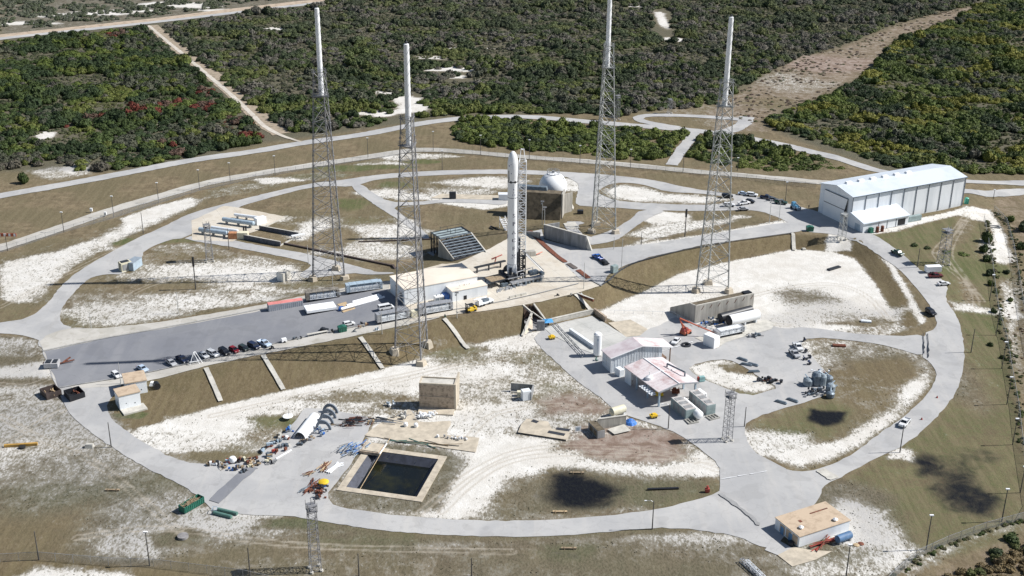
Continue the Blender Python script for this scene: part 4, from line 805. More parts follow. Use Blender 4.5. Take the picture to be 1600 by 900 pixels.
m = MB(); m.side([(0,0)],0,0) if 0 else m.add([(W+.1,0,hd+.1),(W+.1,-run,.4),(W+.6,-run,.4),(W+.6,0,hd+.1),(W+.1,0,-.3),(W+.1,-run,-.3),(W+.6,-run,-.3),(W+.6,0,-.3)], [(0,1,2,3),(0,4,5,1),(3,2,6,7),(1,5,6,2),(0,3,7,4)]); m.build('stringer', CONCP, t)
for k in range(4):
    for x in (0.1, W*.5, W-.2):
        if k == 0 and x > 1: continue
        m = MB(); y = k*dp/3+.1; m.box(x-.2, x+.2, y-.2, y+.2, -4.3, hd-.25); m.build('post', DSTEEL, t)
m = MB()
for y0, y1 in ((0,dp/3),(dp/3,dp*2/3),(dp*2/3,dp)): m.tube((.1,y0,-4),(.1,y1,hd-.6),.1,n=4); m.tube((.1,y1,-4),(.1,y0,hd-.6),.1,n=4)
m.build('cross_brace', DSTEEL, t)
m = MB(); m.box(-1.5, 5, -1, dp+.5, -4.3, -3.7); m.build('base_slab', CONCG, t)
# ---------------------------------------------------------------- hangar
zg = 4.0; Hh = 13.2
O, an, Wd = frz((1276,287), (1333.5,307.5), zg+Hh); e2 = PZ(1509.5,276,zg+Hh)-PZ(1333.5,307.5,zg+Hh)
al = atan2(e2.y, e2.x); Ln = hypot(e2.x, e2.y); Cc = PZ(1333.5,307.5,zg+Hh); Cc.z = zg
# local x along the long wall, y away from the camera
cr = PZ(1276,287,zg+Hh)-Cc; Dd = cr.x*-sin(al)+cr.y*cos(al)
hg = thing('hangar', 'long white metal hangar with a low pitched roof at the right edge of the pad', 'hangar', Cc, al)
rh = 2.1
m = MB(); m.end([(0,-.5),(Dd,-.5),(Dd,Hh),(Dd/2,Hh+rh-.1),(0,Hh)], 0, Ln); m.build('wall', WHITE2, hg)
m = MB(); ov = .5
m.add([(-ov,-ov,Hh-.05),(Ln+ov,-ov,Hh-.05),(Ln+ov,Dd/2,Hh+rh),(-ov,Dd/2,Hh+rh),(-ov,Dd+ov,Hh-.05),(Ln+ov,Dd+ov,Hh-.05)], [(0,1,2,3),(3,2,5,4)]); m.add([(-ov,-ov,Hh-.3),(Ln+ov,-ov,Hh-.3),(Ln+ov,Dd/2,Hh+rh-.25),(-ov,Dd/2,Hh+rh-.25),(-ov,Dd+ov,Hh-.3),(Ln+ov,Dd+ov,Hh-.3),(-ov,-ov,Hh-.05),(Ln+ov,-ov,Hh-.05),(Ln+ov,Dd/2,Hh+rh),(-ov,Dd/2,Hh+rh),(-ov,Dd+ov,Hh-.05),(Ln+ov,Dd+ov,Hh-.05)], [(0,1,7,6),(0,6,9,3),(3,9,10,4),(1,2,8,7),(2,5,11,8),(4,10,11,5)])
rf = m.build('roof', ROOFW, hg)
for k in range(6): m = MB(); x = Ln*(.07+k*.105); m.box(x, x+3.2, Dd/2-.7, Dd/2+.9, Hh+rh-.1, Hh+rh+.75, .2, .2); m.build('roof_vent', WHITE, rf)
m = MB(); m.box(-ov, Ln+ov, -ov-.2, -ov, Hh-.4, Hh-.0); m.build('gutter', MSTEEL, hg)
for k in range(10):
    x = Ln*k/9; m = MB(); m.box(max(-.12, x-.13), x+.13, -.25, 0, 0, Hh-.3); m.build('downpipe', mat('downpipe_grey', (.17,.19,.22), .6), hg)
m = MB(); y0, y1 = Dd*.13, Dd*.84; m.box(-.35, -.02, y0, y1, 0, 11.3); dr = m.build('door', WHITE, hg)
m = MB(); m.box(-.42, -.36, y0, y1, 11.2, 11.5); m.box(-.42, -.36, y0, y1, 6.0, 6.25); m.box(-.42,-.36,y0-.25,y0,0,11.5); m.build('door_seam', DSTEEL, dr)
m = MB(); m.add([(-.45,y0,11.2),(-.45,y0+.2,0.5),(-.45,y0+1.4,5.5)], [(0,1,2)]); m.build('door_gap', BLACK, dr)
# annexe
ax_, bx_ = Ln*-.005, Ln*.385; da = 8.2
m = MB(); m.add([(ax_,0,0),(bx_,0,0),(bx_,-da,0),(ax_,-da,0),(ax_,0,6.2),(bx_,0,6.2),(bx_,-da,4.0),(ax_,-da,4.0)], [(0,3,7,4),(3,2,6,7),(2,1,5,6),(4,7,6,5)]); an_ = m.build('annexe', WHITE2, hg)
m = MB(); m.add([(ax_-.4,0.05,6.55),(bx_+.4,0.05,6.55),(bx_+.4,-da-.5,4.15),(ax_-.4,-da-.5,4.15),(ax_-.4,0.05,6.25),(bx_+.4,0.05,6.25),(bx_+.4,-da-.5,3.85),(ax_-.4,-da-.5,3.85)], [(0,3,2,1),(4,5,6,7),(3,7,6,2),(0,4,7,3),(1,2,6,5)]); m.build('annexe_roof', ROOFW, an_)
m = MB(); m.box(ax_-.06, ax_-.01, -6.3, -3.2, 0, 2.9); m.build('annexe_door', LBLUE, an_)
m = MB()
for f in (.33,.52,.72): m.box(bx_*f-.12, bx_*f+.12, -da-.1, -da, 0, 3.8)
m.build('annexe_post', mat('downpipe_grey', (.17,.19,.22), .6), an_)
m = MB(); m.box(bx_*.76, bx_*.93, -da-.03, -da+.05, .2, 3.0); m.build('annexe_window', BLACK, an_)
def at_h(x, y): q = Matrix.Rotation(al, 4, 'Z') @ Vector((x, y, 0)); return Vector((Cc.x+q.x, Cc.y+q.y, H(Cc.x+q.x, Cc.y+q.y)))
t = thing('air_conditioner', 'white boxy air handling unit against the long hangar wall, right of the annexe', 'air unit', at_h(bx_+1, -3.5), al); MB().box(0,3.4,0,2.4,.2,2.8,.2,.2).build('casing', WHITE, t); m = MB(); m.tube((1.7,1.2,2.8),(1.7,1.2,3.0),.8,n=14); m.build('fan', DSTEEL, t)
b = MB().box(0,7,0,1.6,0,2.4).box(.05,6.95,-.06,0,.2,2.2).build('switchgear_cabinet', GREENGR); b.location = at_h(bx_+2.2, -6.5); b.rotation_euler = (0,0,al); tag(b, 'long grey-green switchgear cabinet beside the hangar annexe', 'cabinet')
for k, (fx, lb) in enumerate(((.05,'dark green waste bin nearest the annexe corner'),(.2,'brown drum left of its twin by the annexe wall'),(.31,'brown drum right of its twin by the annexe wall'))):
    m = MB(); 
    if k == 0: m.box(0,1.8,0,1.6,0,2.2,.1,.1)
    else: m.lathe([(.7,0),(.7,2.2),(.5,2.5)], 12)
    b = m.build('waste_bin' if k == 0 else 'drum', GREEN if k == 0 else RUST); b.location = at_h(bx_*fx+1, -da-1.8); b.rotation_euler = (0,0,al); tag(b, lb, 'bin' if k == 0 else 'drum')
b = MB().box(0,1.5,0,1.5,0,2.5).lathe([(.9,2.5),(.6,2.8)],8,c=(.75,.75,0)).build('portable_toilet', mat('teal_plastic', (.08,.45,.33), .5)); b.location = P(1508,319); tag(b, 'teal portable toilet by the far corner of the hangar', 'toilet')
# ---------------------------------------------------------------- white pad building
hz = ztop(P(634,479), 453); Cb = P(634,479); Cb.z = 5-.6
q1 = PZ(631.6,453,Cb.z+hz); q2 = PZ(745.8,432,Cb.z+hz); d = q2-q1; an = atan2(d.y, d.x); L1 = hypot(d.x, d.y); q3 = PZ(605.5,432.7,Cb.z+hz)-q1; D1 = q3.x*-sin(an)+q3.y*cos(an)
pb = thing('pad_building', 'white concrete building with a flat cream roof beside the launch pad', 'building', Vector((q1.x,q1.y,Cb.z)), an)
MB().box(0,L1,0,D1,-4,hz).build('wall', WHITE2, pb)
m = MB(); m.box(-.15,L1+.15,-.15,D1+.15,hz,hz+.25); m.build('roof', CREAM, pb)
e0 = L1*.57; MB().box(e0, L1*1.055, -5.2, 0, -1, hz*.72).build('side_wing', WHITE2, pb); MB().box(e0-.12, L1*1.055+.12, -5.32, -.01, hz*.72, hz*.72+.2).build('wing_roof', CREAM, pb)
m = MB(); m.box(e0+4.4,e0+5.6,-5.27,-5.2,0,2.3); m.build('door', BLACK, pb); m = MB(); m.box(-.08,-.01,1.6,4.6,-.3,4.2); m.build('roller_door', MSTEEL, pb)
m = MB(); m.box(L1*.50,e0-.3,-3.3,-.6,0,2.9); m.build('blue_locker', BLUE, pb)
m = MB(); m.path([(e0+3,-4,hz*.75),(e0+3.4,-4,hz*.75+1.6),(e0+4,-4,hz*.75)], .08, 4)
for x in (6.5,7.3,8.3): m.box(e0+x,e0+x+.4,-2,-1.6,hz*.75,hz*.75+.6)
m.build('roof_vent', WHITE, pb)
for x, lb in ((L1*.37,'white generator set against the front of the pad building, left one of two'),(L1*.43,'white generator set against the front of the pad building, next to the blue locker')):
    q = Matrix.Rotation(an,4,'Z') @ Vector((x,-3.2,0)); t = thing('generator', lb, 'generator', Vector((q1.x+q.x,q1.y+q.y,5.2)), an); MB().box(0,1.6,0,1.8,.2,2.0).build('casing', WHITE, t); m = MB(); m.box(.1,1.5,-.05,0,.4,1.6); m.tube((.8,.9,2),(.8,.9,2.6),.15); m.build('grille', MSTEEL, t)
# ---------------------------------------------------------------- generic boxes
def container(px, py, px2, py2, h, wdt, mt, label, cat='container', roof=None, name='shipping_container', z=None, ribs=True, frm=None, doors=True):
    O, an, L0 = fr((px,py), (px2,py2)); t = thing(name, label, cat, O, an)
    MB().box(0,L0,0,wdt,.15,h).build('shell', mt, t, bev=.04)
    if ribs:
        m = MB(); k = int(L0/.7)
        for i in range(k): x = L0*(i+.5)/k; m.box(x-.12,x+.12,-.06,0,.35,h-.2)
        m.build('ribs', mt, t)
    MB().box(.05,L0-.05,.05,wdt-.05,h,h+.06).build('roof', roof or mt, t)
    if doors: m = MB(); m.box(-.05,0,.15,wdt*.48,.35,h-.15); m.box(-.05,0,wdt*.52,wdt-.15,.35,h-.15); m.build('door', frm or mt, t)
    m = MB(); m.box(-.03,L0+.03,-.03,.12,0,.15); m.box(-.03,L0+.03,wdt-.12,wdt+.03,0,.15); m.build('base_rail', DSTEEL, t)
    return t
container(420,488,474,478,2.7,2.6, mat('container_grey', (.36,.38,.42), .6, .1), 'grey corrugated container with a faded red roof at the head of the asphalt apron', roof=SALMON)
container(1197,521+8,1214,533+7,2.9,2.4, WHITE2, 'small white equipment container beside the orange boom lift', ribs=False)
def wheelset(t, x, ys, r=.45, w_=.3, name='wheel'):
    for y in ys:
        m = MB(); m.tube((x, y-w_/2, r), (x, y+w_/2, r), r, n=14); m.build(name, RUBBER, t, True)
def tube_trailer(a, b, label, mt=None, n_panel=4, trailer=True, h=3.9, wd=2.8, open_=True, group='louvred gas bottle cars on the apron'):
    O, an, L0 = fr(a, b); t = thing('gas_tube_trailer', label, 'trailer', O, an, group); mt = mt or STEEL
    m = MB(); m.box(0,L0,0,wd,.9,1.15); m.build('chassis', DSTEEL, t)
    m = MB()
    for k in range(5):
        for y in (.35,.97,1.6,2.22):
            z = 1.3+k*.4; m.tube((1.3,y,z),(L0-1.3,y,z),.17,n=6)
    m.build('gas_tubes', WHITE2, t)
    m = MB(); m.box(0,1.2,0,wd,1.15,h); m.box(L0-1.0,L0,0,wd,1.15,h-.1); m.build('end_cabinet', mt, t)
    for k in range(n_panel-1 or 1):
        x0 = 1.25+(L0-2.3)*k/(n_panel-1); x1 = 1.15+(L0-2.3)*(k+1)/(n_panel-1); m = MB(); m.box(x0,x1,-.03,wd+.03,h-.1,h+.08); 
        for y in (-.05,wd): m.box(x0-.06,x0+.1,y,y+.06,1.1,h)
        m.build('roof_panel', mt, t)
    m = MB(); m.box(1.2,L0-1,-.06,-.01,1.15,1.35)
    for z in (1.75,2.25,2.75):
        for k in range(int(L0*1.6)): 
            if (k*7+int(z*9)) % 5: x = 1.4+k/1.6; m.box(x,min(L0-1,x+.5),-.07,-.02,z,z+.16)
    m.build('louvre', WHITE2, t)
    for x in (.9, L0-2.2, L0-1.1): wheelset(t, x, (.3, wd-.3))
    return t
tube_trailer((479,474),(531,465), 'brown-grey louvred gas car behind the white flatbed load', mat('rail_brown', (.22,.20,.17), .7, .3), 5)
tube_trailer((542,462),(598,452), 'blue-grey louvred gas car nearest the left wall of the pad building', LBLUE, 5)
tube_trailer((590,509),(640,498), 'grey louvred gas car partly behind the nearest lattice tower, left of the yellow box', STEEL, 4)
tube_trailer((656,496),(708,486), 'grey louvred gas car in front of the pad building, right of the nearest lattice tower', STEEL, 4)
b = MB().box(0,3.0,0,2.2,.2,2.6).box(.2,2.8,-.05,0,.4,2.4).build('equipment_cabinet', CREAMP); b.location = P(643,498); b.rotation_euler = (0,0,.4); tag(b, 'cream equipment cabinet between the two grey gas cars', 'cabinet')
# flatbed with white load
O, an, L0, D0 = fr((480,494),(522,486),(470,484)); t = thing('flatbed_load', 'flatbed trailer carrying white covered panels on the apron', 'trailer', O, an)
m = MB(); W3 = 5.2; m.box(0,L0+1,0,W3,1.0,1.9); m.build('load', WHITE, t)
m = MB()
for k in range(7): m.tube((.1,W3*(k+.5)/7,1.9),(L0+.9,W3*(k+.5)/7,1.9),.16,n=6)
m.build('wrapping', WHITE, t); m = MB(); m.box(.3,L0+.8,.4,W3-.4,.6,1.0); m.build('chassis', DSTEEL, t)
for x in (L0-1.5, L0-.3): wheelset(t, x, (.5, W3-.5))
wheelset(t, 1.0, (.5,W3-.5), .3)
# long white pipes on timber
O, an, L0 = fr((533,487),(600,465)); 
for k, (y, l, r) in enumerate(((0,1.0,.5),(1.25,.8,.45),(2.4,.62,.45))):
    q = Matrix.Rotation(an,4,'Z') @ Vector((k*3.0,y,0)); m = MB(); m.tube((0,0,.9),(L0*l,0,.9),r,n=14); m.lathe([(r*1.15,L0*l-.2),(r*1.15,L0*l+.1)],14,'x',(0,0,.9)); o = m.build('white_pipe', WHITE, None, True); o.location = O+q; o.location.z = H(o.location.x,o.location.y)+.1; o.rotation_euler = (0,0,an); tag(o, ('longest, nearest of the white pipes laid on timber left of the pad building','middle white pipe of the three laid on timber','shortest and farthest of the white pipes laid on timber')[k], 'pipe', 'white pipes laid on timber')
b = MB().box(0,L0*.95,-1.6,-.5,.1,.4).box(L0*.1,L0*.9,2.6,6,.1,.3).build('timber_cribbing', WOODP); b.location = O+Vector((0,0,.05)); b.rotation_euler = (0,0,an); tag(b, 'flat timber dunnage under and beside the white pipes', 'timber')
b = MB().box(0,2.4,0,1.6,0,1.2,.3,.3).box(.4,2,.4,1.2,1.2,1.6,.2,.2).build('tarpaulin_bundle', BLUE); b.location = P(529,487); b.rotation_euler=(0,0,.3); tag(b, 'deep blue tarpaulin bundle at the near end of the white pipes', 'bundle')
# ---------------------------------------------------------------- vehicles
VEH = {}
def vehicle(kind, px, py, hd, colr, label, group='cars and trucks parked around the pad', cname=None):
    """hd: world heading of the vehicle's front"""
    key = (kind, colr)
    if key in VEH: return copy_thing(VEH[key], P(px,py,.22), hd, label)
    nm = {'sedan':'car','hatch':'car','suv':'car','pickup':'pickup_truck','van':'van','box':'box_truck'}[kind]
    t = thing(nm, label, {'sedan':'car','hatch':'car','suv':'car','pickup':'pickup','van':'van','box':'truck'}[kind], P(px,py,.22), hd, group); VEH[key] = t
    pm = paint(colr); S = {'sedan':(4.8,1.85),'hatch':(4.2,1.8),'suv':(5.0,2.0),'pickup':(5.6,2.0),'van':(5.6,2.1),'box':(5.6,2.1)}[kind]; Lc, Wc = S; h = Lc/2
    prof = {'sedan':[(-h,.35),(h,.35),(h,.72),(h-.25,.86),(h-1.35,.98),(-h+.9,1.0),(-h+.1,.92),(-h,.7)],
            'hatch':[(-h,.35),(h,.35),(h,.72),(h-.2,.86),(h-1.0,1.0),(-h+.1,1.02),(-h,.7)],
            'suv':[(-h,.4),(h,.4),(h,.9),(h-.15,1.05),(h-1.3,1.15),(-h+.05,1.15),(-h,.7)],
            'pickup':[(-h,.45),(h,.45),(h,.95),(h-.15,1.08),(h-1.4,1.15),(-h+2.15,1.15),(-h+2.15,.75),(-h+.12,.75),(-h+.12,1.12),(-h,1.12)],
            'van':[(-h,.4),(h,.4),(h,.9),(h-.2,1.1),(h-.7,1.25),(-h,1.3)],'box':[(-h,.4),(h,.4),(h,.9),(h-.2,1.1),(h-.7,1.25),(-h,1.3)]}[kind]
    m = MB(); m.side(prof, -Wc/2, Wc/2)
    if kind == 'pickup':
        for s in (-1,1): m.box(-h+.05,-h+2.15,s*Wc/2-(.1 if s>0 else 0),s*Wc/2+(.1 if s<0 else 0),.75,1.13)
    m.build('body', pm, t, bev=.06)
    gl = {'sedan':(-h+.7,h-1.35,-h+1.25,h-2.1,.98,1.42),'hatch':(-h+.1,h-1.0,-h+.45,h-1.75,1.0,1.45),'suv':(-h+.05,h-1.3,-h+.35,h-1.95,1.15,1.68),'pickup':(-h+2.1,h-1.4,-h+2.3,h-2.05,1.15,1.75),'van':(-h+.02,h-.7,-h+.1,h-1.5,1.27,1.95),'box':(-h,h-.7,-h,h-1.5,1.27,1.9)}[kind]
    a,b,c_,d_,z0,z1 = gl; y0, y1 = Wc/2-.04, Wc/2-.22
    m = MB(); m.add([(a,-y0,z0),(b,-y0,z0),(b,y0,z0),(a,y0,z0),(c_,-y1,z1),(d_,-y1,z1),(d_,y1,z1),(c_,y1,z1)], [(0,1,5,4),(1,2,6,5),(2,3,7,6),(3,0,4,7)]); m.build('windows', GLASS, t)
    m = MB(); m.box(c_-.03,d_+.03,-y1-.02,y1+.02,z1,z1+.07); 
    for xb, xt in ((a,c_),(b,d_),((a+b)/2,(c_+d_)/2)):
        for s in (-1,1): m.tube((xb,s*y0,z0),(xt,s*y1,z1),.06,n=4)
    m.build('roof', pm, t)
    r = .36 if kind in ('sedan','hatch') else .42
    for x in (h-.95,-h+.95): wheelset(t, x, (-Wc/2+.1,Wc/2-.1), r, .24)
    m = MB()
    for s in (-1,1): m.box(h-.03,h+.03,s*Wc*.36-.18,s*Wc*.36+.18,.68,.84)
    m.build('headlights', mat('lamp_glass',(.7,.7,.68),.2), t)
    m = MB()
    for s in (-1,1): m.box(-h-.03,-h+.03,s*Wc*.4-.14,s*Wc*.4+.14,.75,.98)
    m.build('tail_lights', RED, t)
    return t
WC=(.72,.73,.74); SV=(.42,.43,.45); BK=(.012,.014,.02); NV=(.02,.03,.07); RD=(.22,.012,.02); DG=(.03,.045,.045); GY=(.10,.11,.12); BL=(.03,.12,.42); LB=(.45,.55,.68); MR=(.13,.015,.02); GN=(.02,.06,.045)
kb = ang((187,591),(430,537)); K0 = kb-pi/2
row = [('hatch',182,589,WC,'white hatchback alone at the left end of the apron, behind the two small tan-roofed buildings'),('sedan',223,579,LB,'pale blue car, second from the left end of the parked row'),
 ('sedan',268,570,SV,'small silver car left of the navy pickup in the parked row'),('pickup',285,565,NV,'navy pickup between the silver car and the white tripod frame'),
 ('sedan',318,558,WC,'white saloon right of the white tripod frame in the parked row'),('suv',333,556,WC,'white off-roader next to the white saloon in the parked row'),
 ('suv',351,553,BK,'black off-roader left of the red car'),('hatch',366,550,RD,'dark red car in the parked row'),('hatch',381,547,DG,'dark green-grey car right of the red car'),('suv',397,544,NV,'dark blue off-roader left of the silver pickup'),
 ('pickup',413,540,LB,'silver-blue pickup at the right end of the parked row')]
for i,(k,x,y,c_,lb) in enumerate(row): vehicle(k,x,y,K0+.35+random.uniform(-.08,.08),c_,lb,'cars parked along the apron kerb')
def hd(a,b): return ang(a,b)
G2='vehicles around the hangar and the ring road'
vehicle('van',603,484,hd((603,484),(612,482)),WC,'white passenger van parked behind the left grey gas car', 'cars parked along the apron kerb')
vehicle('hatch',545,509,hd((545,509),(553,507)),WC,'white car with dark wheels parked alone on the apron above the green bin','cars parked along the apron kerb')
for k,x,y,dx,dy,c_,lb in [('suv',1136,309,8,0,BK,'black car parked farthest left, in front of the leaning lattice tower leg'),('sedan',1161,305,8,.6,LB,'pale blue car in the back row left of the white off-roader near the hangar'),('suv',1175,307,8,.8,WC,'white off-roader in the back row near the hangar'),
  ('hatch',1172,317,7,1,BK,'small black car in the middle of the group near the hangar'),('pickup',1162,320,8,-1.5,WC,'white pickup in the middle row below the small black car'),('suv',1139,323,8,0,WC,'white car seen through the lattice tower below the black one'),
  ('sedan',1161,329,8,-.5,SV,'silver car nearest the grass corner, lowest of the group near the hangar'),('pickup',1197,311,8,1,NV,'dark blue pickup heading the dark trio by the hangar'),('sedan',1208,314,8,1,GY,'grey car in the middle of the dark trio by the hangar'),('pickup',1220,319,8,1,GN,'dark green pickup nearest the hangar'),
  ('pickup',1402,398,6,3,GN,'dark green pickup driving on the road below the hangar'),('pickup',1461,434,8,0,MR,'maroon pickup parked in front of the white box trailer'),('sedan',1474,446,8,-.3,WC,'white saloon on the verge below the maroon pickup'),
  ('suv',1454,491,4,3,BK,'black off-roader standing on the inner edge of the ring road'),('pickup',1413,664,-5,6,WC,'white pickup with an open bed driving on the lower right curve of the ring road'),
  ('pickup',1246,545,4,5,WC,'upper of the two white pickups parked in the yard'),('pickup',1241,556,5,5,SV,'lower, greyer of the two pickups parked in the yard'),('sedan',1056,536,-5,5,WC,'white car with a black windscreen by the orange boom lift'),
  ('pickup',934,405,-6,-3,BL,'bright blue pickup towing a trailer on the pad road')]:
    vehicle(k,x,y,hd((x,y),(x+dx,y+dy)),c_,lb,G2)
t = T('flatbed_trailer','black flatbed trailer hitched behind the bright blue pickup','trailer',944,412,hd((944,412),(935,405))); MB().box(-2.6,2.6,-1.1,1.1,.7,.9).box(2.6,4,-.1,.1,.6,.8).build('bed',BLACK,t); wheelset(t,-.4,(-1,1)); wheelset(t,-1.4,(-1,1)); MB().box(-2,1,-.7,.7,.9,1.7,.2,.2).build('load',DSTEEL,t)
t = T('box_trailer','white enclosed box trailer behind the maroon pickup','trailer',1457,426,hd((1457,426),(1466,426))); MB().box(-3,3,-1.2,1.2,.6,2.9).build('shell',WHITE,t,bev=.06); wheelset(t,-.5,(-1.15,1.15)); wheelset(t,-1.4,(-1.15,1.15)); MB().box(3,4,-.1,.1,.5,.65).build('drawbar',DSTEEL,t)
t = T('boat_trailer','pale skip trailer at the far left end of the apron, topmost of three','trailer',82,573,.1); MB().box(-2.2,2.2,-1.8,1.8,.4,1.9).build('tank',mat('trailer_grey',(.45,.45,.46),.6,.1),t); MB().box(-1.8,-.2,-1.3,1.3,1.9,2.1).box(.4,1.8,-1.3,1.3,1.9,2.1).build('hatch',DSTEEL,t); MB().tube((2,1,.6),(6.5,2.6,1.0),.25).tube((-3,1.5,.6),(-2,1,1),.5,n=8).tube((3,2.2,.5),(5,3.8,1.4),.3).build('drawbar',RUST,t)
for px,py,lb,inn in ((80,617,'dark open-top bin with pale timber inside, left of two at the roadside',WOODP),(117,620,'dark open-top bin full of scrap, right of two at the roadside',RUST)):
    t = T('open_skip',lb,'skip',px,py,ang((px,py),(px+9,py-3))); a_,b_ = 2.4,2.6
    m = MB(); m.box(-a_,a_,-b_,b_,0,.3); m.box(-a_,a_,-b_,-b_+.2,.3,2.0); m.box(-a_,a_,b_-.2,b_,.3,2.0); m.box(-a_,-a_+.2,-b_+.2,b_-.2,.3,2.0); m.box(a_-.2,a_,-b_+.2,b_-.2,.3,2.0); m.build('bin',BLACK if inn is RUST else mat('dark_brown_steel',(.06,.045,.04),.7,.3),t)
    m = MB()
    for k in range(14): x,y = random.uniform(-1.7,1.2),random.uniform(-2,2); m.tube((x,y,.5+random.random()),(x+random.uniform(-.5,1),y+random.uniform(-1.5,1.5),.7+random.random()),.16,n=4)
    m.build('contents',inn,t)
# forklift
t = T('forklift','yellow forklift with a black mast on the pad kerb','forklift',735,487,ang((735,487),(726,489))); MB().box(-1.9,1.4,-1,1,.5,1.35).box(-2.3,-1.4,-1,1,.5,1.7,.1,.1).build('body',YEL,t,bev=.06)
m = MB()
for x in (-1.1,.7):
    for y in (-.85,.85): m.tube((x,y,1.3),(x*.8,y,2.7),.08,n=5)
m.box(-1.2,.8,-.95,.95,2.7,2.8); m.build('cab_frame',BLACK,t); m = MB()
for y in (-.45,.45): m.box(1.5,1.75,y-.1,y+.1,.2,3.4); m.box(1.75,3.2,y-.08,y+.08,.15,.25)
m.box(1.5,1.8,-.9,.9,1.2,1.5); m.box(1.5,1.8,-.7,.7,3.2,3.4); m.build('mast',BLACK,t)
for x in (1.0,-1.4): wheelset(t,x,(-.9,.9),.5,.35)
t = T('mobile_crane','white mobile crane truck on the pad behind the yellow forklift','crane',757,476,ang((757,476),(766,473))); MB().box(-3.4,3.4,-1.2,1.2,.8,1.5).build('chassis',WHITE2,t); MB().box(-3.4,-1.6,-1.1,.2,1.5,2.6,.2,.1).build('cab',WHITE,t)
MB().box(-.8,1.4,-1,1,1.5,2.3).build('turret',MSTEEL,t); m = MB(); m.tube((1,.3,2.5),(-3.8,.3,3.0),.28,n=6); m.tube((-3.8,.3,3),(-4.8,.3,2.9),.18,n=6); m.build('boom',STEEL,t)
for x in (-2.6,-1.2,1.3,2.6): wheelset(t,x,(-1.1,1.1),.5,.35)
# orange boom lift
t = T('boom_lift','orange articulated boom lift with raised arms in the lower yard','boom lift',1071,522,ang((1071,522),(1080,518))); MB().box(-1.8,1.8,-1.2,1.2,.5,1.5).build('chassis',ORANGE,t,bev=.06); MB().box(-1.9,.6,-1.0,1.0,1.5,2.6,.2,.2).build('turret',RED,t,bev=.06)
for k,(a,b) in enumerate((((-1,.4,2.4),(-2,1.4,6.2)),((-2,1.4,6.2),(5.5,-8.5,1.6)),((-.5,-.6,2.4),(-3,.2,5.6)))): m = MB(); m.tube(a,b,.3,.22,6); m.build('boom_arm',ORANGE,t)
MB().box(4.9,6.4,-9.6,-8.2,1.0,1.1).path([(4.9,-9.6,2),(6.4,-9.6,2),(6.4,-8.2,2),(4.9,-8.2,2),(4.9,-9.6,2)],.06,4).tube((4.9,-9.6,1),(4.9,-9.6,2),.05).tube((6.4,-9.6,1),(6.4,-9.6,2),.05).tube((6.4,-8.2,1),(6.4,-8.2,2),.05).build('basket',mat('basket_rust',(.30,.16,.10),.7),t)
for x in (-1.2,1.2): wheelset(t,x,(-1.2,1.2),.5,.35)
m = MB().lathe([(1.7,.05),(1.7,.5),(1.0,.5),(1.0,.05)],20).box(-.4,.5,-.4,.4,.05,1.2); b = m.build('cable_drum',DSTEEL); b.location = P(1072,540); tag(b,'round black cable drum lying by the small white container','drum')
t = T('scissor_lift','blue wheeled access lift standing in front of the hangar shadow','lift',1243,327,ang((1243,327),(1252,331))); MB().box(-2.4,2.4,-1.1,1.1,.5,1.3).build('chassis',LBLUE,t,bev=.05); MB().box(-2.3,-.6,-.9,.9,1.3,3.0,.2,.1).box(.2,1.6,-.8,.8,1.3,2.0).build('cab',mat('lift_blue',(.10,.30,.48),.5),t); MB().tube((-2,.4,3),(2.8,.4,1.6),.25).build('boom',STEEL,t)
for x in (-1.6,1.6): wheelset(t,x,(-1.1,1.1),.6,.4)
p_ = T('person','person in dark clothes standing by the hangar shadow','person',1263.5,326,0)
def person(t):
    vs = [(0,0,.95),(0,0,1.2),(0,0,1.45),(0,0,1.58),(0,0,1.74),(.12,0,.88),(.14,.02,.48),(.14,0,.08),(-.12,0,.88),(-.14,-.02,.48),(-.14,0,.08),(.2,0,1.42),(.28,.02,1.12),(.26,.1,.88),(-.2,0,1.42),(-.28,.02,1.12),(-.26,.1,.88)]
    es = [(0,1),(1,2),(2,3),(3,4),(0,5),(5,6),(6,7),(0,8),(8,9),(9,10),(2,11),(11,12),(12,13),(2,14),(14,15),(15,16)]; rr = [.15,.14,.15,.06,.11,.1,.07,.06,.1,.07,.06,.07,.05,.04,.07,.05,.04]
    me = bpy.data.meshes.new('body'); me.from_pydata(vs,es,[]); o = bpy.data.objects.new('body',me); COL.objects.link(o); o.parent = t; mo = o.modifiers.new('s','SKIN'); me.skin_vertices.new() if not me.skin_vertices else None
    for v,r in zip(me.skin_vertices[0].data,rr): v.radius = (r,r)
    me.skin_vertices[0].data[0].use_root = True; o.modifiers.new('u','SUBSURF').levels = 1; me.materials.append(mat('dark_clothes',(.03,.03,.04),.9))
person(p_)
# ---------------------------------------------------------------- skips and bins
def bin_(name,label,px,py,L0,W0,h,mt,an=0.,cat='bin',lid=True):
    t = T(name,label,cat,px,py,an); m = MB(); m.box(-L0/2,L0/2,-W0/2,W0/2,.1,h,-.12,-.06); m.build('body',mt,t)
    m = MB(); k = int(L0/.8)
    for i in range(k): x = -L0/2+L0*(i+.5)/k; m.box(x-.1,x+.1,-W0/2-.12,-W0/2-.02,.3,h-.1)
    m.build('ribs',mt,t)
    if lid: m = MB(); m.side([(-L0/2-.15,h+.02),(L0/2+.15,h+.02),(L0/2+.15,h+.12),(0,h+.45),(-L0/2-.15,h+.12)],-W0/2-.1,W0/2+.1); m.build('lid',DSTEEL if mt is not GREEN else GREEN,t)
    return t
bin_('waste_bin','green waste bin on the apron kerb right of the low bench',535,518,2.6,2.0,1.8,GREEN,kb)
bin_('waste_bin','green waste bin on the grass corner left of the hangar door',1265,361,2.6,2.0,1.9,GREEN,.1)
O,an,L0 = fr((289,804),(320,786)); t = thing('roll_off_dumpster','long open green dumpster full of scrap timber at the lower left road edge','dumpster',O,an)
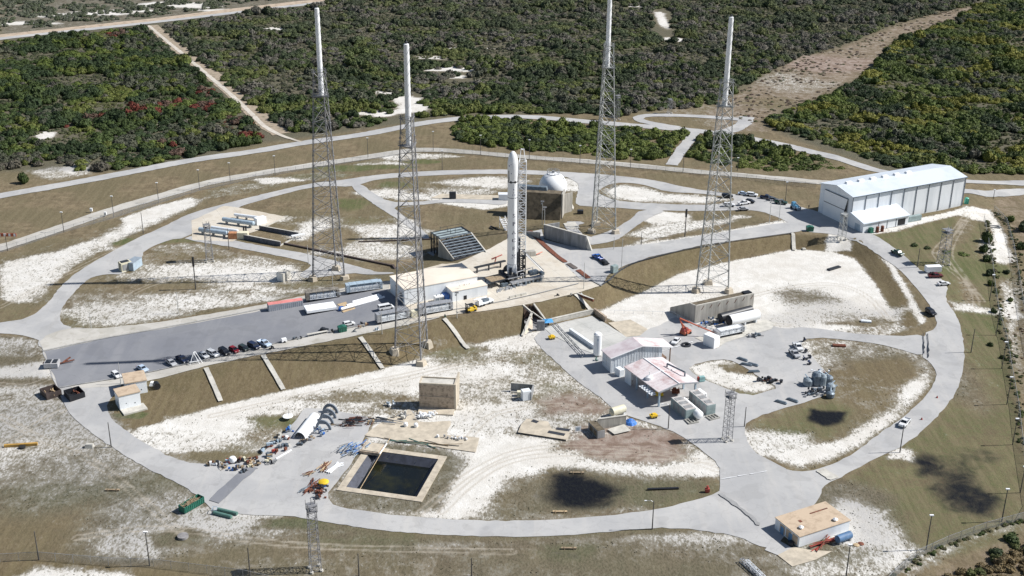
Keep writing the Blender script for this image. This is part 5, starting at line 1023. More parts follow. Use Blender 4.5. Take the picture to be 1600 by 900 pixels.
m = MB(); W0=2.4; m.box(0,L0,0,W0,.2,.4); m.box(0,L0,0,.12,.4,2.0); m.box(0,L0,W0-.12,W0,.4,2.0); m.box(0,.12,.12,W0-.12,.4,2.0); m.box(L0-.12,L0,.12,W0-.12,.4,2.0)
for i in range(11): x = L0*(i+.5)/11; m.box(x-.1,x+.1,-.1,0,.3,1.95)
m.build('bin',GREEN,t); m = MB()
for k in range(60): x=random.uniform(.3,L0-1.5); y=random.uniform(.3,W0-.3); z=random.uniform(.8,2.1); m.tube((x,y,z),(x+random.uniform(.3,1.8),min(W0-.2,max(.2,y+random.uniform(-.8,.8))),z+random.uniform(-.3,.4)),random.uniform(.05,.13),n=4)
m.box(.3,L0-.3,.2,W0-.2,.4,1.2); m.build('scrap_timber',WOOD,t)
for k,(a,b,lb) in enumerate((((334,803),(362,810),'green drainage pipe nearest the road edge'),((341,798),(371,805),'green drainage pipe behind its twin, right of the dumpster'))):
    O,an,L0 = fr(a,b); o = MB().tube((0,0,.5),(L0,0,.5),.48,n=16).tube((-.03,0,.5),(0.02,0,.5),.4,n=16).build('drainage_pipe',PIPEG,None,True); o.location=O; o.rotation_euler=(0,0,an); tag(o,lb,'pipe','green pipes beside the dumpster')
b = MB().path([(0,0,0),(0,0,1.2),(0,1.6,1.2),(0,1.6,0)],.08,4).path([(1.2,0,0),(1.2,0,1.2),(1.2,1.6,1.2),(1.2,1.6,0)],.08,4).tube((0,0,1.2),(1.2,0,1.2),.08).tube((0,1.6,1.2),(1.2,1.6,1.2),.08).build('pipe_stand',LBLUE); b.location=P(331,803); tag(b,'pale blue steel frame at the left ends of the green pipes','frame')
# ---------------------------------------------------------------- two small buildings left
def hut(a,b,c,yt,label,roofc=TANROOF,extra=None,wallm=None):
    h = ztop(P(*a),yt); O,an,L0,D0 = fr(a,b,c); t = thing('small_building',label,'building',O,an)
    MB().box(0,L0,0,D0,-1,h).build('wall',wallm or WHITE2,t); MB().box(-.2,L0+.2,-.2,D0+.2,h,h+.3).build('roof',roofc,t); MB().box(-.06,-.01,D0*.3,D0*.3+1.1,0,2.2).build('door',LBLUE,t); MB().box(L0*.3,L0*.3+.25,-.05,-.01,h*.4,h*.4+.2).box(L0*.7,L0*.7+.3,-.05,-.01,h*.3,h*.3+.3).build('vent',DSTEEL,t); return t,L0,D0,h
hut((188,642),(221,634),(183,630),620,'nearer of two small white buildings with a tan roof, with a concrete slab before it')
t,L0,D0,h = hut((198,619),(231,613),(192,604),600,'farther of two small white buildings with a tan roof, beside the apron kerb')
m = MB(); m.box(0,1.8,0,1.4,.8,2.0,.5,.1); o = m.build('water_bowser',WHITE); o.location=P(233,607); tag(o,'small white tank trailer right of the tan-roofed buildings','trailer')
b = MB().tube((0,-1,1.1),(0,1,1.1),1.1,n=20).build('rubber_roller',BLACK,None,True); b.location=P(245,607); b.rotation_euler=(0,0,.5); tag(b,'big black rubber roller beside the small white tank trailer','roller')
b = MB(); O,an,L0,D0 = fr((194,650),(231,640),(188,643)); b.box(0,L0,0,D0+1,.0,.5); o = b.build('concrete_platform',CONCP); o.location=O; o.rotation_euler=(0,0,an); tag(o,'sloping pale concrete platform in front of the nearer tan-roofed building','platform')
# grey shelter upper left
t = T('grey_equipment_building','blue-grey metal equipment building on the edge of the upper left ring road','building',209,424,ang((209,424),(226,412)))
MB().box(0,6.6,0,3.2,0,3.2).build('wall',LBLUE,t); MB().box(-.1,6.7,-.1,3.3,3.2,3.35).build('roof',mat('blue_grey_roof',(.28,.33,.38),.5),t); MB().box(2,2.9,3.2,3.9,1,2.4).build('air_unit',DSTEEL,t)
t = T('generator_enclosure','square cream generator enclosure in front of the blue-grey building','generator',191,426,ang((191,426),(206,422))); MB().box(0,4.2,0,3.0,0,3.6).build('casing',CREAMP,t); MB().box(.6,3.6,.5,2.5,3.6,3.8).tube((-.4,1,1),(-.4,1,4.4),.12).build('exhaust',DSTEEL,t); MB().box(.3,3.9,-.05,0,.6,3.0).build('grille',CONCG,t)
# ---------------------------------------------------------------- storage tanks on cradles (upper left)
def htank(a,b,r,mt,label,cat='tank',group=None,endm=None,legs=3,lift=1.0,n=20):
    O,an,L0 = fr(a,b); t = thing('horizontal_tank',label,cat,O,an,group); z=r+lift
    m = MB(); m.lathe([(.02,-r*.35),(r*.6,-r*.25),(r,.1),(r,L0-.1),(r*.6,L0+r*.25),(.02,L0+r*.35)],n,'x',(0,0,z)); m.build('shell',mt,t,True)
    for k in range(legs): x=L0*(.12+.76*k/(legs-1)); MB().box(x-.25,x+.25,-r*.8,r*.8,0,z-r*.6).build('cradle',endm or CONCG,t)
    return t
GT='long pale tanks on cradles at the left of the pad'
htank((349,349),(397,356),.95,LBLUE,'long pale blue tank on cradles pointing at the white shed',group=GT); htank((367,341),(404,346),.7,WHITE2,'thinnest pale tank, farthest back beside the white shed',group=GT)
htank((312,365),(356,371),.95,LBLUE,'front pale blue tank whose near end faces the lattice mast',group=GT); htank((331,361),(372,367),.7,WHITE2,'thin grey tank just behind the front pale blue tank',group=GT)
container(402,353,417,349,3.0,2.6,WHITE,'bright white shed at the end of the long pale blue tank','shed',name='white_shed',ribs=False)
t = T('brick_block','rust-orange block at the end of the front pale tank','block',357,374,.0); MB().box(0,3.6,0,2.4,0,2.6).build('block',mat('orange_brick',(.50,.24,.12),.9,.2),t); MB().box(3.6,8.0,0,2.6,0,2.8).build('concrete_end',CREAMP,t)
for px in (381,384.5): 
    b = MB().tube((0,0,0),(0,0,2.2),.35,n=10).tube((0,0,2.2),(0,0,2.5),.5,n=10).build('valve_post',DSTEEL); b.location=P(px,362); tag(b,('left' if px<382 else 'right')+' one of two dark valve posts on the tan slab between the tanks','post','pair of dark valve posts between the tanks')
def wall(a,b,h,mt,label,th=.5,cop=True,name='retaining_wall'):
    O,an,L0 = fr(a,b); t = thing(name,label,'wall',O,an); MB().box(0,L0,0,th,-.5,h).build('wall',mt,t)
    if cop: MB().box(-.05,L0+.05,-.08,th+.08,h,h+.12).build('coping',CONCP,t)
    return t
DW = mat('dark_wall',(.13,.135,.16),.9,.2,scale=.8)
wall((375,373),(438,385),2.0,DW,'dark low wall beside the side road, nearer of two parallel ones'); wall((405,359),(466,370),1.8,DW,'dark low wall behind and parallel to the nearer one'); wall((438,385),(466,370),.5,CONCP,'low pale sill joining the right ends of the two dark walls',cop=False); wall((417,354),(447,340),.4,CONCP,'low pale sill at the edge of the tank slab',cop=False)
wall((443,382),(613,412+5),.7,mat('brown_pipe_box',(.08,.06,.055),.9,.2),'long dark pipe trough running from the tank slab towards the pad',.8,False,'pipe_trough'); wall((612,416),(632,430),.8,mat('brown_pipe_box',(.08,.06,.055),.9,.2),'short dark pipe trough bending towards the pad building',.8,False,'pipe_trough'); wall((560,379),(672,375),.5,mat('brown_pipe_box',(.08,.06,.055),.9,.2),'thin dark pipe trough crossing the grass to the stepped structure',.5,False,'pipe_trough')
t = T('white_pipe_rack','small white pipe rack frame at the right end of the dark walls','rack',458,376,.5)
m = MB()
for x in range(5):
    for y in (0,2): m.tube((x*1.3,y,0),(x*1.3,y,1.5),.1,n=4)
    m.tube((x*1.3,0,1.5),(x*1.3,2,1.5),.1,n=4)
m.box(-.2,5.4,.4,.9,1.5,1.9); m.box(-.2,5.4,1.2,1.7,1.5,1.9); m.build('frame',WHITE,t)
t = T('concrete_bunker','white concrete bunker with a sloping side near the far left lattice tower feet','bunker',443,441,ang((443,441),(462,431))); MB().side([(0,0),(5,0),(4.2,3.4),(0,3.4)],0,3.0).build('wall',CONCP,t); MB().add([(-.02,.1,0),(-.02,2.9,0),(-.6,2.9,3.4),(-.6,.1,3.4)],[(0,1,2,3)]).build('front_panel',WHITE2,t)
# ---------------------------------------------------------------- basin
t = thing('water_basin','square concrete basin of dark green water at the bottom of the yard','basin',(POND_C.x,POND_C.y,0),POND_A)
m = MB(); o_,i_ = PW,PW-2.0
for x0,x1,y0,y1 in ((-o_,o_,-o_,-i_),(-o_,o_,i_,o_),(-o_,-i_,-i_,i_),(i_,o_,-i_,i_)): m.box(x0,x1,y0,y1,-.6,.22)
m.build('rim',CONCT,t); m = MB()
for k in range(5):
    p = -o_+2*o_*(k+.5)/5
    m.box(p-.05,p+.05,-o_,-i_,.22,.235); m.box(p-.05,p+.05,i_,o_,.22,.235); m.box(-o_,-i_,p-.05,p+.05,.22,.235); m.box(i_,o_,p-.05,p+.05,.22,.235)
m.build('joint',STAINC,t)
m = MB(); j_ = i_-2.6; zt,zb = .1,-2.6
c0 = [(-i_,-i_),(i_,-i_),(i_,i_),(-i_,i_)]; c1 = [(-j_,-j_),(j_,-j_),(j_,j_),(-j_,j_)]
m.add([(*p,zt) for p in c0]+[(*p,zb) for p in c1],[(k,(k+1)%4,4+(k+1)%4,4+k) for k in range(4)]+[(4,5,6,7)]); m.build('liner',mat('basin_liner',(.055,.06,.08),.6,.2),t)
wm = bpy.data.materials.new('pond_water'); wm.use_nodes=True; n=wm.node_tree;N=n.nodes;Lk=n.links;b=N['Principled BSDF'];tc=N.new('ShaderNodeTexCoord');b.inputs['Roughness'].default_value=.12
Lk.new(mixc(ramp(noise(.12,5,.6),.45,.68),(.006,.008,.008),(.024,.024,.009)),b.inputs['Base Color'])
m = MB(); m.box(-i_+1.9,i_-1.9,-i_+1.9,i_-1.9,-2.0,-1.85); m.build('water',wm,t)
m = MB(); m.box(-o_-.5,-o_+5.5,o_-4.6,o_+.6,.2,1.1); m.build('pump_platform',STAINC,t); MB().box(-o_,-o_+5,o_-4.2,o_+.2,1.1,1.3).build('platform_top',CONCT,t)
MB().tube((-o_+5.8,o_+4,1.4),(-o_+5.0,-i_+2.5,-1.6),.10,n=6).build('discharge_pipe',WOODP,t); MB().tube((-o_+5.7,o_-5,1.2),(-o_+5.8,o_+1,1.2),.2,n=6).build('white_rail',WHITE,t)
# ---------------------------------------------------------------- flame trench
A,B_,C_,D_ = TR; m = MB()
for p,q,z0,z1 in ((A,B_,5.05,5.05),(B_,C_,5.05,1.0),(D_,A,1.2,5.05)):
    m.add([(p.x,p.y,-.5),(q.x,q.y,-.5),(q.x,q.y,z1),(p.x,p.y,z0)],[(0,1,2,3)])
t = thing('flame_trench','dark flame trench opening in the brown slope below the launch pad','trench',(0,0,0)); m.build('side_wall',mat('burnt_concrete',(.13,.09,.07),.9,.3),t)
MB().add([(p.x,p.y,-.02) for p in TR]+[(p.x,p.y,-.4) for p in TR],[(0,3,2,1),(4,5,6,7)]).build('floor',CONCG,t)
def bar(m,a,b,za,zb,w_=.5,h=.4):
    A=PZ(*a,za);B=PZ(*b,zb); m.tube(A,B,w_,n=4)
m=MB(); bar(m,(817,477),(831,489),5.2,3.2,.45); bar(m,(831,489),(816,525),3.2,.2,.5); bar(m,(834,475),(854,502),5.2,1.6,.4); bar(m,(831,487),(852,502),4.6,1.6,.25); m.build('coping',CONCP,t)
MB().add([tuple(PZ(831,489,3.2)),tuple(PZ(816,526,.2)),tuple(PZ(818,527,-.4)),tuple(PZ(833,516,-.4))],[(0,1,2,3)]).build('wing_wall',CONCT,t)
wall((854,507),(927,491),1.6,CONCP,'long pale retaining wall with a handrail at the foot of the brown slope',.7); wall((927,488),(945,503),1.6,STAINC,'short rust-stained wing wall at the right end of the pale retaining wall',.8,False)
wall((901,460),(926,487),.5,RUST,'rust-brown flume running down the slope to the right end of the retaining wall',.5,True,'flume')
for px,lb in ((841,'left of two grey cabinets under the flame trench wing'),(847,'right of two grey cabinets under the flame trench wing')):
    b=MB().box(0,1.3,0,1.3,0,3.6).box(.1,1.2,-.04,0,.3,3.3).build('valve_cabinet',CONCG); b.location=P(px-2,517); b.location.z=0; tag(b,lb,'cabinet')
t=T('tarpaulin_shelter','bright blue tarpaulin shelter at the mouth of the flame trench','shelter',851,514,.35); MB().add([(0,0,2.2),(3.4,0,2.0),(3.6,2.6,2.4),(.1,2.6,2.6),(1.8,1.3,2.9)],[(0,1,4),(1,2,4),(2,3,4),(3,0,4)]).build('tarpaulin',BLUET,t)
for x,y in ((.1,.1),(3.3,.1),(3.4,2.4),(.2,2.4)): MB().tube((x,y,0),(x,y,2.2),.07).build('pole',STEEL,t)
def cart(px,py,lb):
    t=T('yellow_cart',lb,'cart',px,py,.4); MB().box(-1,1,-.7,.7,.5,1.2,-.1,-.1).box(-.6,.6,-.5,.5,1.2,1.6,.1,.1).build('hopper',YEL,t); wheelset(t,-.4,(-.7,.7),.35,.2); wheelset(t,.5,(-.7,.7),.35,.2); MB().tube((1,0,.6),(2.4,0,.3),.06).build('drawbar',DSTEEL,t)
cart(862,530,'small yellow cart alone on the pavement below the blue tarpaulin'); cart(1021,653,'small yellow cart between the open shed and the low grey bunker')
# fence down the slope crest -> bunker
# ---------------------------------------------------------------- gable sheds
def gable(a,b,c,ye,rise,label,name,wm_,rm,open_=False,ridge_along='y'):
    A=P(*a); z0=A.z; h=ztop(A,ye[0]); q1=A; qb=PZ(ye[1][0],ye[1][1],z0+h); qc=PZ(ye[2][0],ye[2][1],z0+h); d=qb-q1; an=atan2(d.y,d.x); L0=hypot(d.x,d.y); e=qc-q1; D0=e.x*-sin(an)+e.y*cos(an)
    t=thing(name,label,'building' if not open_ else 'shed',A,an); return t,h,L0,D0,an
t,h,L0,D0,an=gable((954,583.3),None,None,(559.2,(1049.5,542),(938.6,547.5)),2,'white weathered metal building with a gabled roof in the middle of the yard','metal_building',None,None)
rs_=2.4
m=MB(); m.add([(0,0,-.3),(L0*.84,0,-.3),(L0*.84,0,h+rs_*.32),(L0*.5,0,h+rs_),(0,0,h),(0,D0,-.3),(L0*.84,D0,-.3),(L0*.84,D0,h+rs_*.32),(L0*.5,D0,h+rs_),(0,D0,h)],[(0,1,2,3,4),(9,8,7,6,5),(0,4,9,5),(1,6,7,2)]); m.build('wall',WSHEET,t)
m=MB(); k=int(L0*.84/1.0)
for i in range(k):
    x=.5+i; zt=h+rs_*(x/(L0*.5) if x<L0*.5 else (L0-x)/(L0*.5))-.1; m.box(x-.05,x+.05,-.08,0,0,zt)
for i in range(4): m.box(-.06,0,.0,D0,1+i*1.35,1.12+i*1.35)
m.build('cladding_rib',WHITE2,t)
for s in (0,1):
    x0,x1,z0_,z1_=(-.4,L0*.5,h-.1,h+rs_) if s==0 else (L0+.4,L0*.5,h-.1,h+rs_)
    m=MB(); m.add([(x0,-.5,z0_+.15),(x1,-.5,z1_+.15),(x1,D0+.4,z1_+.15),(x0,D0+.4,z0_+.15),(x0,-.5,z0_-.1),(x1,-.5,z1_-.1),(x1,D0+.4,z1_-.1),(x0,D0+.4,z0_-.1)],[(0,1,2,3),(4,7,6,5),(0,4,5,1),(0,3,7,4),(2,6,7,3)]); rf=m.build('roof_slope',RSHEETL if s==0 else RSHEET,t)
m=MB(); m.tube((-.4,-.52,h),(L0*.5,-.52,h+rs_+.05),.13,n=4); m.tube((L0+.4,-.52,h),(L0*.5,-.52,h+rs_+.05),.13,n=4); m.tube((0,-.1,0),(0,-.1,h),.16,n=4); m.build('verge_trim',WHITE,t)
m=MB()
for y in (.2,D0-.2): m.box(L0-.5,L0-.2,y-.15,y+.15,0,h)
m.box(L0*.86,L0*.95,1,4,.2,1.6); m.build('open_bay',mat('bay_brown',(.2,.13,.09),.8),t)
MB().box(L0*.32,L0*.42,-.12,-.02,0,2.8).build('door',WSHEET,t)
t,h,L0,D0,an=gable((1028.5,636),None,None,(612,(1088,597),(974.4,574.4)),1,'open steel shed with a rust-stained ribbed roof in front of the white metal building','open_shed',None,None,True)
rs_=1.3
for s in (0,1):
    x0,x1=(-.5,L0*.5) if s==0 else (L0+.5,L0*.5)
    m=MB(); m.add([(x0,-.6,h+.15),(x1,-.6,h+rs_+.15),(x1,D0+.4,h+rs_+.15),(x0,D0+.4,h+.15),(x0,-.6,h-.1),(x1,-.6,h+rs_-.1),(x1,D0+.4,h+rs_-.1),(x0,D0+.4,h-.1)],[(0,1,2,3),(4,7,6,5),(0,4,5,1),(0,3,7,4),(2,6,7,3)]); rf=m.build('roof_slope',RSHEET,t)
    m=MB(); k=int(D0/1.4)
    for i in range(k): y=D0*(i+.5)/k; m.tube((x0,y,h+.17),(x1,y,h+rs_+.17),.06,n=4)
    m.build('roof_rib',RSHEETL,rf)
m=MB(); m.tube((L0*.5,-.7,h+rs_+.2),(L0*.5,D0+.4,h+rs_+.2),.2,n=4); m.tube((-.5,D0*.48,h+.3),(L0*.5,D0*.48,h+rs_+.28),.14,n=4); m.tube((L0+.5,D0*.48,h+.3),(L0*.5,D0*.48,h+rs_+.28),.14,n=4); m.build('ridge_cap',WHITE,t)
m=MB(); m.tube((-.5,-.62,h),(L0*.5,-.62,h+rs_+.05),.28,n=4); m.tube((L0+.5,-.62,h),(L0*.5,-.62,h+rs_+.05),.28,n=4); m.build('fascia',STEEL,t)
for x in (.2,L0-.2):
    for y in (.1,D0*.33,D0*.66,D0-.2): m=MB(); m.box(x-.25,x+.25,y-.25,y+.25,0,h-.1); m.build('post',LBLUE,t)
m=MB(); m.box(-.1,.1,D0*.82,D0,0,h-.2); m.box(-.1,3,D0-.1,D0+.1,0,h-.2); m.build('wall_panel',WHITE2,t)
m=MB()
for y0,y1 in ((D0*.33,D0*.66),(D0*.66,D0*.82)): m.tube((0,y0,.2),(0,y1,h-.4),.08,n=4); m.tube((0,y1,.2),(0,y0,h-.4),.08,n=4)
m.build('cross_brace',STEEL,t)
m=MB(); m.box(-2.2,-.3,D0*.05,D0*.42,h-1.3,h-1.15)
for i in range(5): m.box(-2.0,-.5,D0*(.07+i*.07),D0*(.07+i*.07)+.35,h-1.1,h-.7)
m.build('side_gantry',WHITE2,t)
m=MB(); m.path([(L0-3,D0*.62,h+.4),(L0-3,D0*.62,h+1.9),(L0-1.5,D0*.22,h+1.9),(L0-1.5,D0*.22,h+.4)],.28,6); m.build('roof_duct',MSTEEL,t)
m=MB(); m.lathe([(1.3,h+.1),(1.1,h+1.2),(.5,h+1.5)],12,c=(1.6,D0*.42,0)); m.tube((1.6,D0*.42,h),(1.6,D0*.42,h+3.0),.15); m.build('roof_vent',WHITE,t)
for k,(fx,fy,mt_,lb) in enumerate(((.3,.3,YEL,'yellow-black machine in the shade under the open shed, near its left posts'),(.7,.25,RUST,'rusty frame machine under the front right of the open shed'),(.5,.6,DSTEEL,'dark machine deep under the open shed roof'))):
    q=Matrix.Rotation(an,4,'Z')@Vector((L0*fx,D0*fy,0)); b=MB().box(-1.2,1.2,-.8,.8,.3,1.2).box(-1,.2,-.6,.6,1.2,1.9,.1,.1).tube((.6,0,1.2),(1,0,2.2),.1).build('workshop_machine',mt_); b.location=t.location+q; b.location.z=H(b.location.x,b.location.y)+.2; tag(b,lb,'machine')
def boxat(name,a,b,c,ytop,mt,label,cat,roof=None,roofvar=None,dz=0,doors=0,bev=.04):
    h=ztop(P(*a),ytop); O,an,L0,D0=fr(a,b,c); t=thing(name,label,cat,O+Vector((0,0,dz)),an)
    MB().box(0,L0,0,D0,.05,h).build('shell',mt,t,bev=bev)
    MB().box(.06,L0-.06,.06,D0-.06,h,h+.05).build('roof',roof or mt,t)
    if roofvar:
        for k in range(3): m=MB(); m.box(.5,L0-.5,D0*(.12+k*.3),D0*(.12+k*.3)+D0*.17,h+.05,h+.14); m.build('roof_grille',roofvar,t)
    m=MB()
    if doors==1: m.box(L0*.12,L0*.88,-.05,0,.2,h-.2)
    else:
        for k in range(int(D0/2.5)): m.box(-.05,0,.6+k*2.5,2.6+k*2.5,.4,h*.85)
    m.build('panel',roofvar or roof or mt,t); return t,h,L0,D0,an
boxat('plant_container',(1071,656.5),(1087,653),(1037.7,638),641.5,GREENGR,'left of the two grey-green plant containers in front of the open shed','container',mat('worn_grey_roof',(.46,.45,.44),.8,.1,dirt=(.32,.25,.22)),CONCG)
boxat('plant_container',(1104,650),(1117.5,647),(1068.5,628),634,GREENGR,'right of the two grey-green plant containers, behind the white tank','container',mat('worn_grey_roof',(.46,.45,.44),.8,.1),CONCG)
O,an,L0=fr((1093,657),(1066,634)); t=thing('horizontal_tank','white horizontal tank lying between the two grey-green plant containers','tank',O,an); MB().lathe([(.3,-.3),(1.1,-.1),(1.35,.2),(1.35,L0-.2),(.4,L0+.2)],20,'x',(0,0,1.7)).build('shell',WHITE,t,True)
for x in (1,L0-1.5): MB().box(x,x+.4,-1,1,0,.9).build('cradle',CONCG,t)
def skid(a,b,c,lb):
    O,an,L0,D0=fr(a,b,c); m=MB()
    for y in (0,D0-.25): m.box(0,L0,y,y+.25,.2,.55)
    for k in range(4): x=(L0-.25)*k/3; m.box(x,x+.25,.25,D0-.25,.2,.5)
    m.box(.3,L0-.3,D0*.3,D0*.7,0,.2); o=m.build('steel_skid',mat('skid_grey',(.35,.34,.31),.7,.2)); o.location=O; o.rotation_euler=(0,0,an); tag(o,lb,'skid')
skid((1076,664),(1092,661),(1071,657),'open steel skid at the end of the left plant container'); skid((1110,658),(1125,654),(1106,651),'open steel skid at the end of the right plant container')
t=T('camper_trailer','small white rounded trailer behind the right plant container','trailer',1095,619,ang((1095,619),(1103,625))); MB().box(-2,2,-1,1,.4,1.9,.25,.15).build('shell',WHITE,t,bev=.15); MB().box(1.8,2.0,-.6,-.2,1,1.4).box(1.8,2.0,.1,.5,1,1.4).build('port',BLACK,t)
# upper bunker and tanks
A=P(1085.3,505.4); h=ztop(A,478.6); qb=PZ(1178.6,459,A.z+h); d=qb-A; an=atan2(d.y,d.x); L0=hypot(d.x,d.y); qc=P(1046.6,487.6)-A; D0=qc.x*-sin(an)+qc.y*cos(an); sk=qc.x*cos(an)+qc.y*sin(an)
t=thing('earth_topped_bunker','concrete bunker with a brown earth roof beside the black and white tanks','bunker',A,an)
s3=sk/D0
def Y(y,z,x=0): return (x+s3*y,y,z)
pr=[(0,-.3),(0,h),(D0*.26,h),(D0,1.9),(D0,-.3)]
m=MB(); m.add([Y(y,z) for y,z in pr]+[(L0+s3*y*.3,y,z) for y,z in pr],[(4,3,2,1,0),(5,6,7,8,9),(0,1,6,5),(3,4,9,8)]); m.build('wall',CONC,t)
m=MB(); m.add([Y(.4,h+.03,.4),(L0-.4,.4,h+.03),(L0-.4,D0*.26,h+.03),Y(D0*.26,h+.03,.3),(L0,D0,1.95),Y(D0,1.95)],[(0,1,2,3),(3,2,4,5)]); m.build('earth_cover',MOUND,t)
m=MB(); m.box(0,L0,0,.4,h,h+.25); m.add([Y(0,h),Y(0,h+.25),Y(D0*.26,h+.25),Y(D0*.26,h),Y(0,h,.4),Y(0,h+.25,.4),Y(D0*.26,h+.25,.4),Y(D0*.26,h,.4)],[(0,1,2,3),(4,7,6,5),(1,5,6,2)]); m.build('parapet',CONCP,t)
m=MB(); m.box(L0*.86,L0*.98,.8,D0*.24,h+.05,h+.5); m.build('hatch',BLACK,t)
m=MB()
for k in range(7): x=L0*(.1+k*.14); m.tube((x,-.06,h*.72),(x+.9,-.06,h*.92),.09,n=4)
m.build('stay',RUST,t)
b=MB().box(0,9.5,0,5.5,0,.1).build('drain_sump',BLACK) if 0 else None
htank((1124,505),(1173,492),1.55,mat('black_tank',(.035,.038,.045),.45,.2),'black horizontal tank between the concrete bunker and the white one',endm=CONCG,lift=.6)
htank((1138,511),(1183,501),1.9,WHITE,'big white horizontal tank with a black end, in front of the bunker',endm=WHITE2,lift=.6)
m=MB().lathe([(.03,-.95),(1.1,-.75),(1.93,-.05),(1.93,.15)],20,'x',(0,0,2.5)); O,an,_=fr((1138,511),(1183,501)); o=m.build('tank_end_cover',BLACK,None,True); htk=[x for x in bpy.data.objects if x.get('label','').startswith('big white horizontal tank')][0]; o.parent=htk
tube_trailer((1120,531),(1163,522),'grey lattice-sided gas car with white roof panels in front of the white tank',STEEL,5,group='louvred gas bottle cars on the apron',h=2.9)
boxat('equipment_container',(1115,545.5),(1124,541.5),(1100,537.5),529,WHITE,'white box container standing beside the orange boom lift','container')
for o in list(bpy.data.objects):
    if o.get('label','').startswith('small white equipment container'):
        for c in list(o.children): bpy.data.objects.remove(c)
        bpy.data.objects.remove(o)
def pile(name,label,cat,px,py,n_,rx,ry,mts,an=0.,zmax=.8,kind='bars',sz=(.5,2.0),group=None,up=.12):
    t=T(name,label,cat,px,py,an,group,dz=up); per={}
    for k in range(n_):
        mt_=mts[k%len(mts)]; m=per.setdefault(mt_.name,(MB(),mt_))[0]; x=random.gauss(0,.4)*rx; y=random.gauss(0,.4)*ry; z=random.random()**1.5*zmax; l=random.uniform(*sz)
        if kind=='bars': a=random.gauss(0,.25); m.tube((x-l*cos(a)/2,y-l*sin(a)/2,z+.1),(x+l*cos(a)/2,y+l*sin(a)/2,z+.1+random.uniform(-.05,.1)),random.uniform(.08,.16),n=5)
        elif kind=='mix':
            a=random.uniform(0,pi)
            if k%3==0: m.tube((x-l*cos(a)/2,y-l*sin(a)/2,z+.1),(x+l*cos(a)/2,y+l*sin(a)/2,z+.2),.09,n=4)
            else: m.M=Matrix.Translation((x,y,0))@Matrix.Rotation(a,4,'Z'); m.box(-l*.3,l*.3,-l*.2,l*.2,z,z+random.uniform(.3,.8)*min(1,l)); m.M=None
    for i,(m,mt_) in enumerate(per.values()): m.build('pieces',mt_,t)
    return t
pile('pipework','tangle of blue-grey valves and pipes between the bunker and the orange lift','pipework',1112,506,46,7,3,[MSTEEL,DSTEEL,BLUE,STEEL],.35,1.3,'mix')
pile('scrap_heap','heap of dark scrap to the right of the lattice-sided gas car','scrap',1178,526,20,3,1.6,[DSTEEL,MSTEEL,STEEL],.2,1.0,'mix')
b=MB().box(0,18,0,.4,0,.3).box(0,18,3.6,4.0,0,.3).build('pipe_rail',MSTEEL); O,an,_=fr((1092,512),(1198,488)); b.location=O; b.rotation_euler=(0,0,an); tag(b,'pair of low steel rails in front of the big tanks','rail')
# vertical tank etc
c=P(933,556); h=ztop(c,519.5); t=thing('vertical_tank','tall white vertical tank standing left of the metal building','tank',c); MB().lathe([(1.3,.6),(1.35,1.0),(1.35,h-.6),(.9,h-.1),(.1,h)],24).build('shell',WHITE,t,True); MB().box(-.2,.2,-1.38,-1.3,h*.7,h*.8).build('label_plate',LBLUE,t)
for a in range(3): MB().tube((cos(a*2.1)*1.1,sin(a*2.1)*1.1,0),(cos(a*2.1)*1.1,sin(a*2.1)*1.1,1.0),.14,n=6).build('leg',STEEL,t)
wall((889,520),(928,547),1.6,WHITE2,'long white trough running along the worn concrete towards the vertical tank',1.0,False,'white_trough')
for k,(a,b_) in enumerate((((863,508),(910,560)),((868,506),(915,557)))):
    O,an,L0=fr(a,b_); m=MB(); m.tube((0,0,.4),(L0,0,.4),.14,n=6)
    for x in range(0,int(L0),3): m.box(x,x+.25,-.15,.15,0,.4)
    o=m.build('ground_pipe',STEEL); o.location=O; o.location.z=.15; o.rotation_euler=(0,0,an); tag(o,('outer of two long pipes on low supports along the lower concrete','inner of two long pipes on low supports along the lower concrete')[k],'pipe')
pile('pump_skid','small green pump skid at the foot of the vertical tank','pump',932,564,8,1.2,.8,[GREENGR,PIPEG],0,.7,'mix',(.5,1.0)); 
t=boxat('air_conditioner',(968,590),(975,588),(961,585),579,WHITE2,'white air conditioning unit between the metal building and the open shed','air unit')[0]
# bunker with stained face
A=P(655.5,638); h=ztop(A,598.2); O,an,L0=fr((655.5,638),(709.5,641)); t=thing('stained_bunker','tall stained concrete block bunker with a sandy top in the lower yard','bunker',O,an)
MB().box(0,L0,0,4.6,-.5,h-.5).build('wall',STAINC,t); MB().box(.35,L0-.1,.35,4.3,h-.5,h-.4).build('sand_fill',CONCP,t)
m=MB(); m.box(0,L0,0,.3,h-.5,h); m.box(0,.3,.3,4.6,h-.5,h); m.box(.3,L0,4.3,4.6,h-.5,h); m.build('parapet',CONCT,t)
m=MB(); m.add([(L0,0,-.5),(L0,7,-.5),(L0,8.6,h),(L0,0,h),(L0+.6,0,-.5),(L0+.6,7,-.5),(L0+.6,8.6,h),(L0+.6,0,h)],[(0,3,2,1),(4,5,6,7),(0,4,7,3),(3,7,6,2),(1,2,6,5)]); m.build('side_wall',CONCT,t)
MB().box(0,L0,-.12,0,h*.47,h*.5).build('ledge',STAINC,t)
m=MB(); m.box(0,L0+.2,-3.6,0,0,.45); m.build('base_slab',CONCT,t)
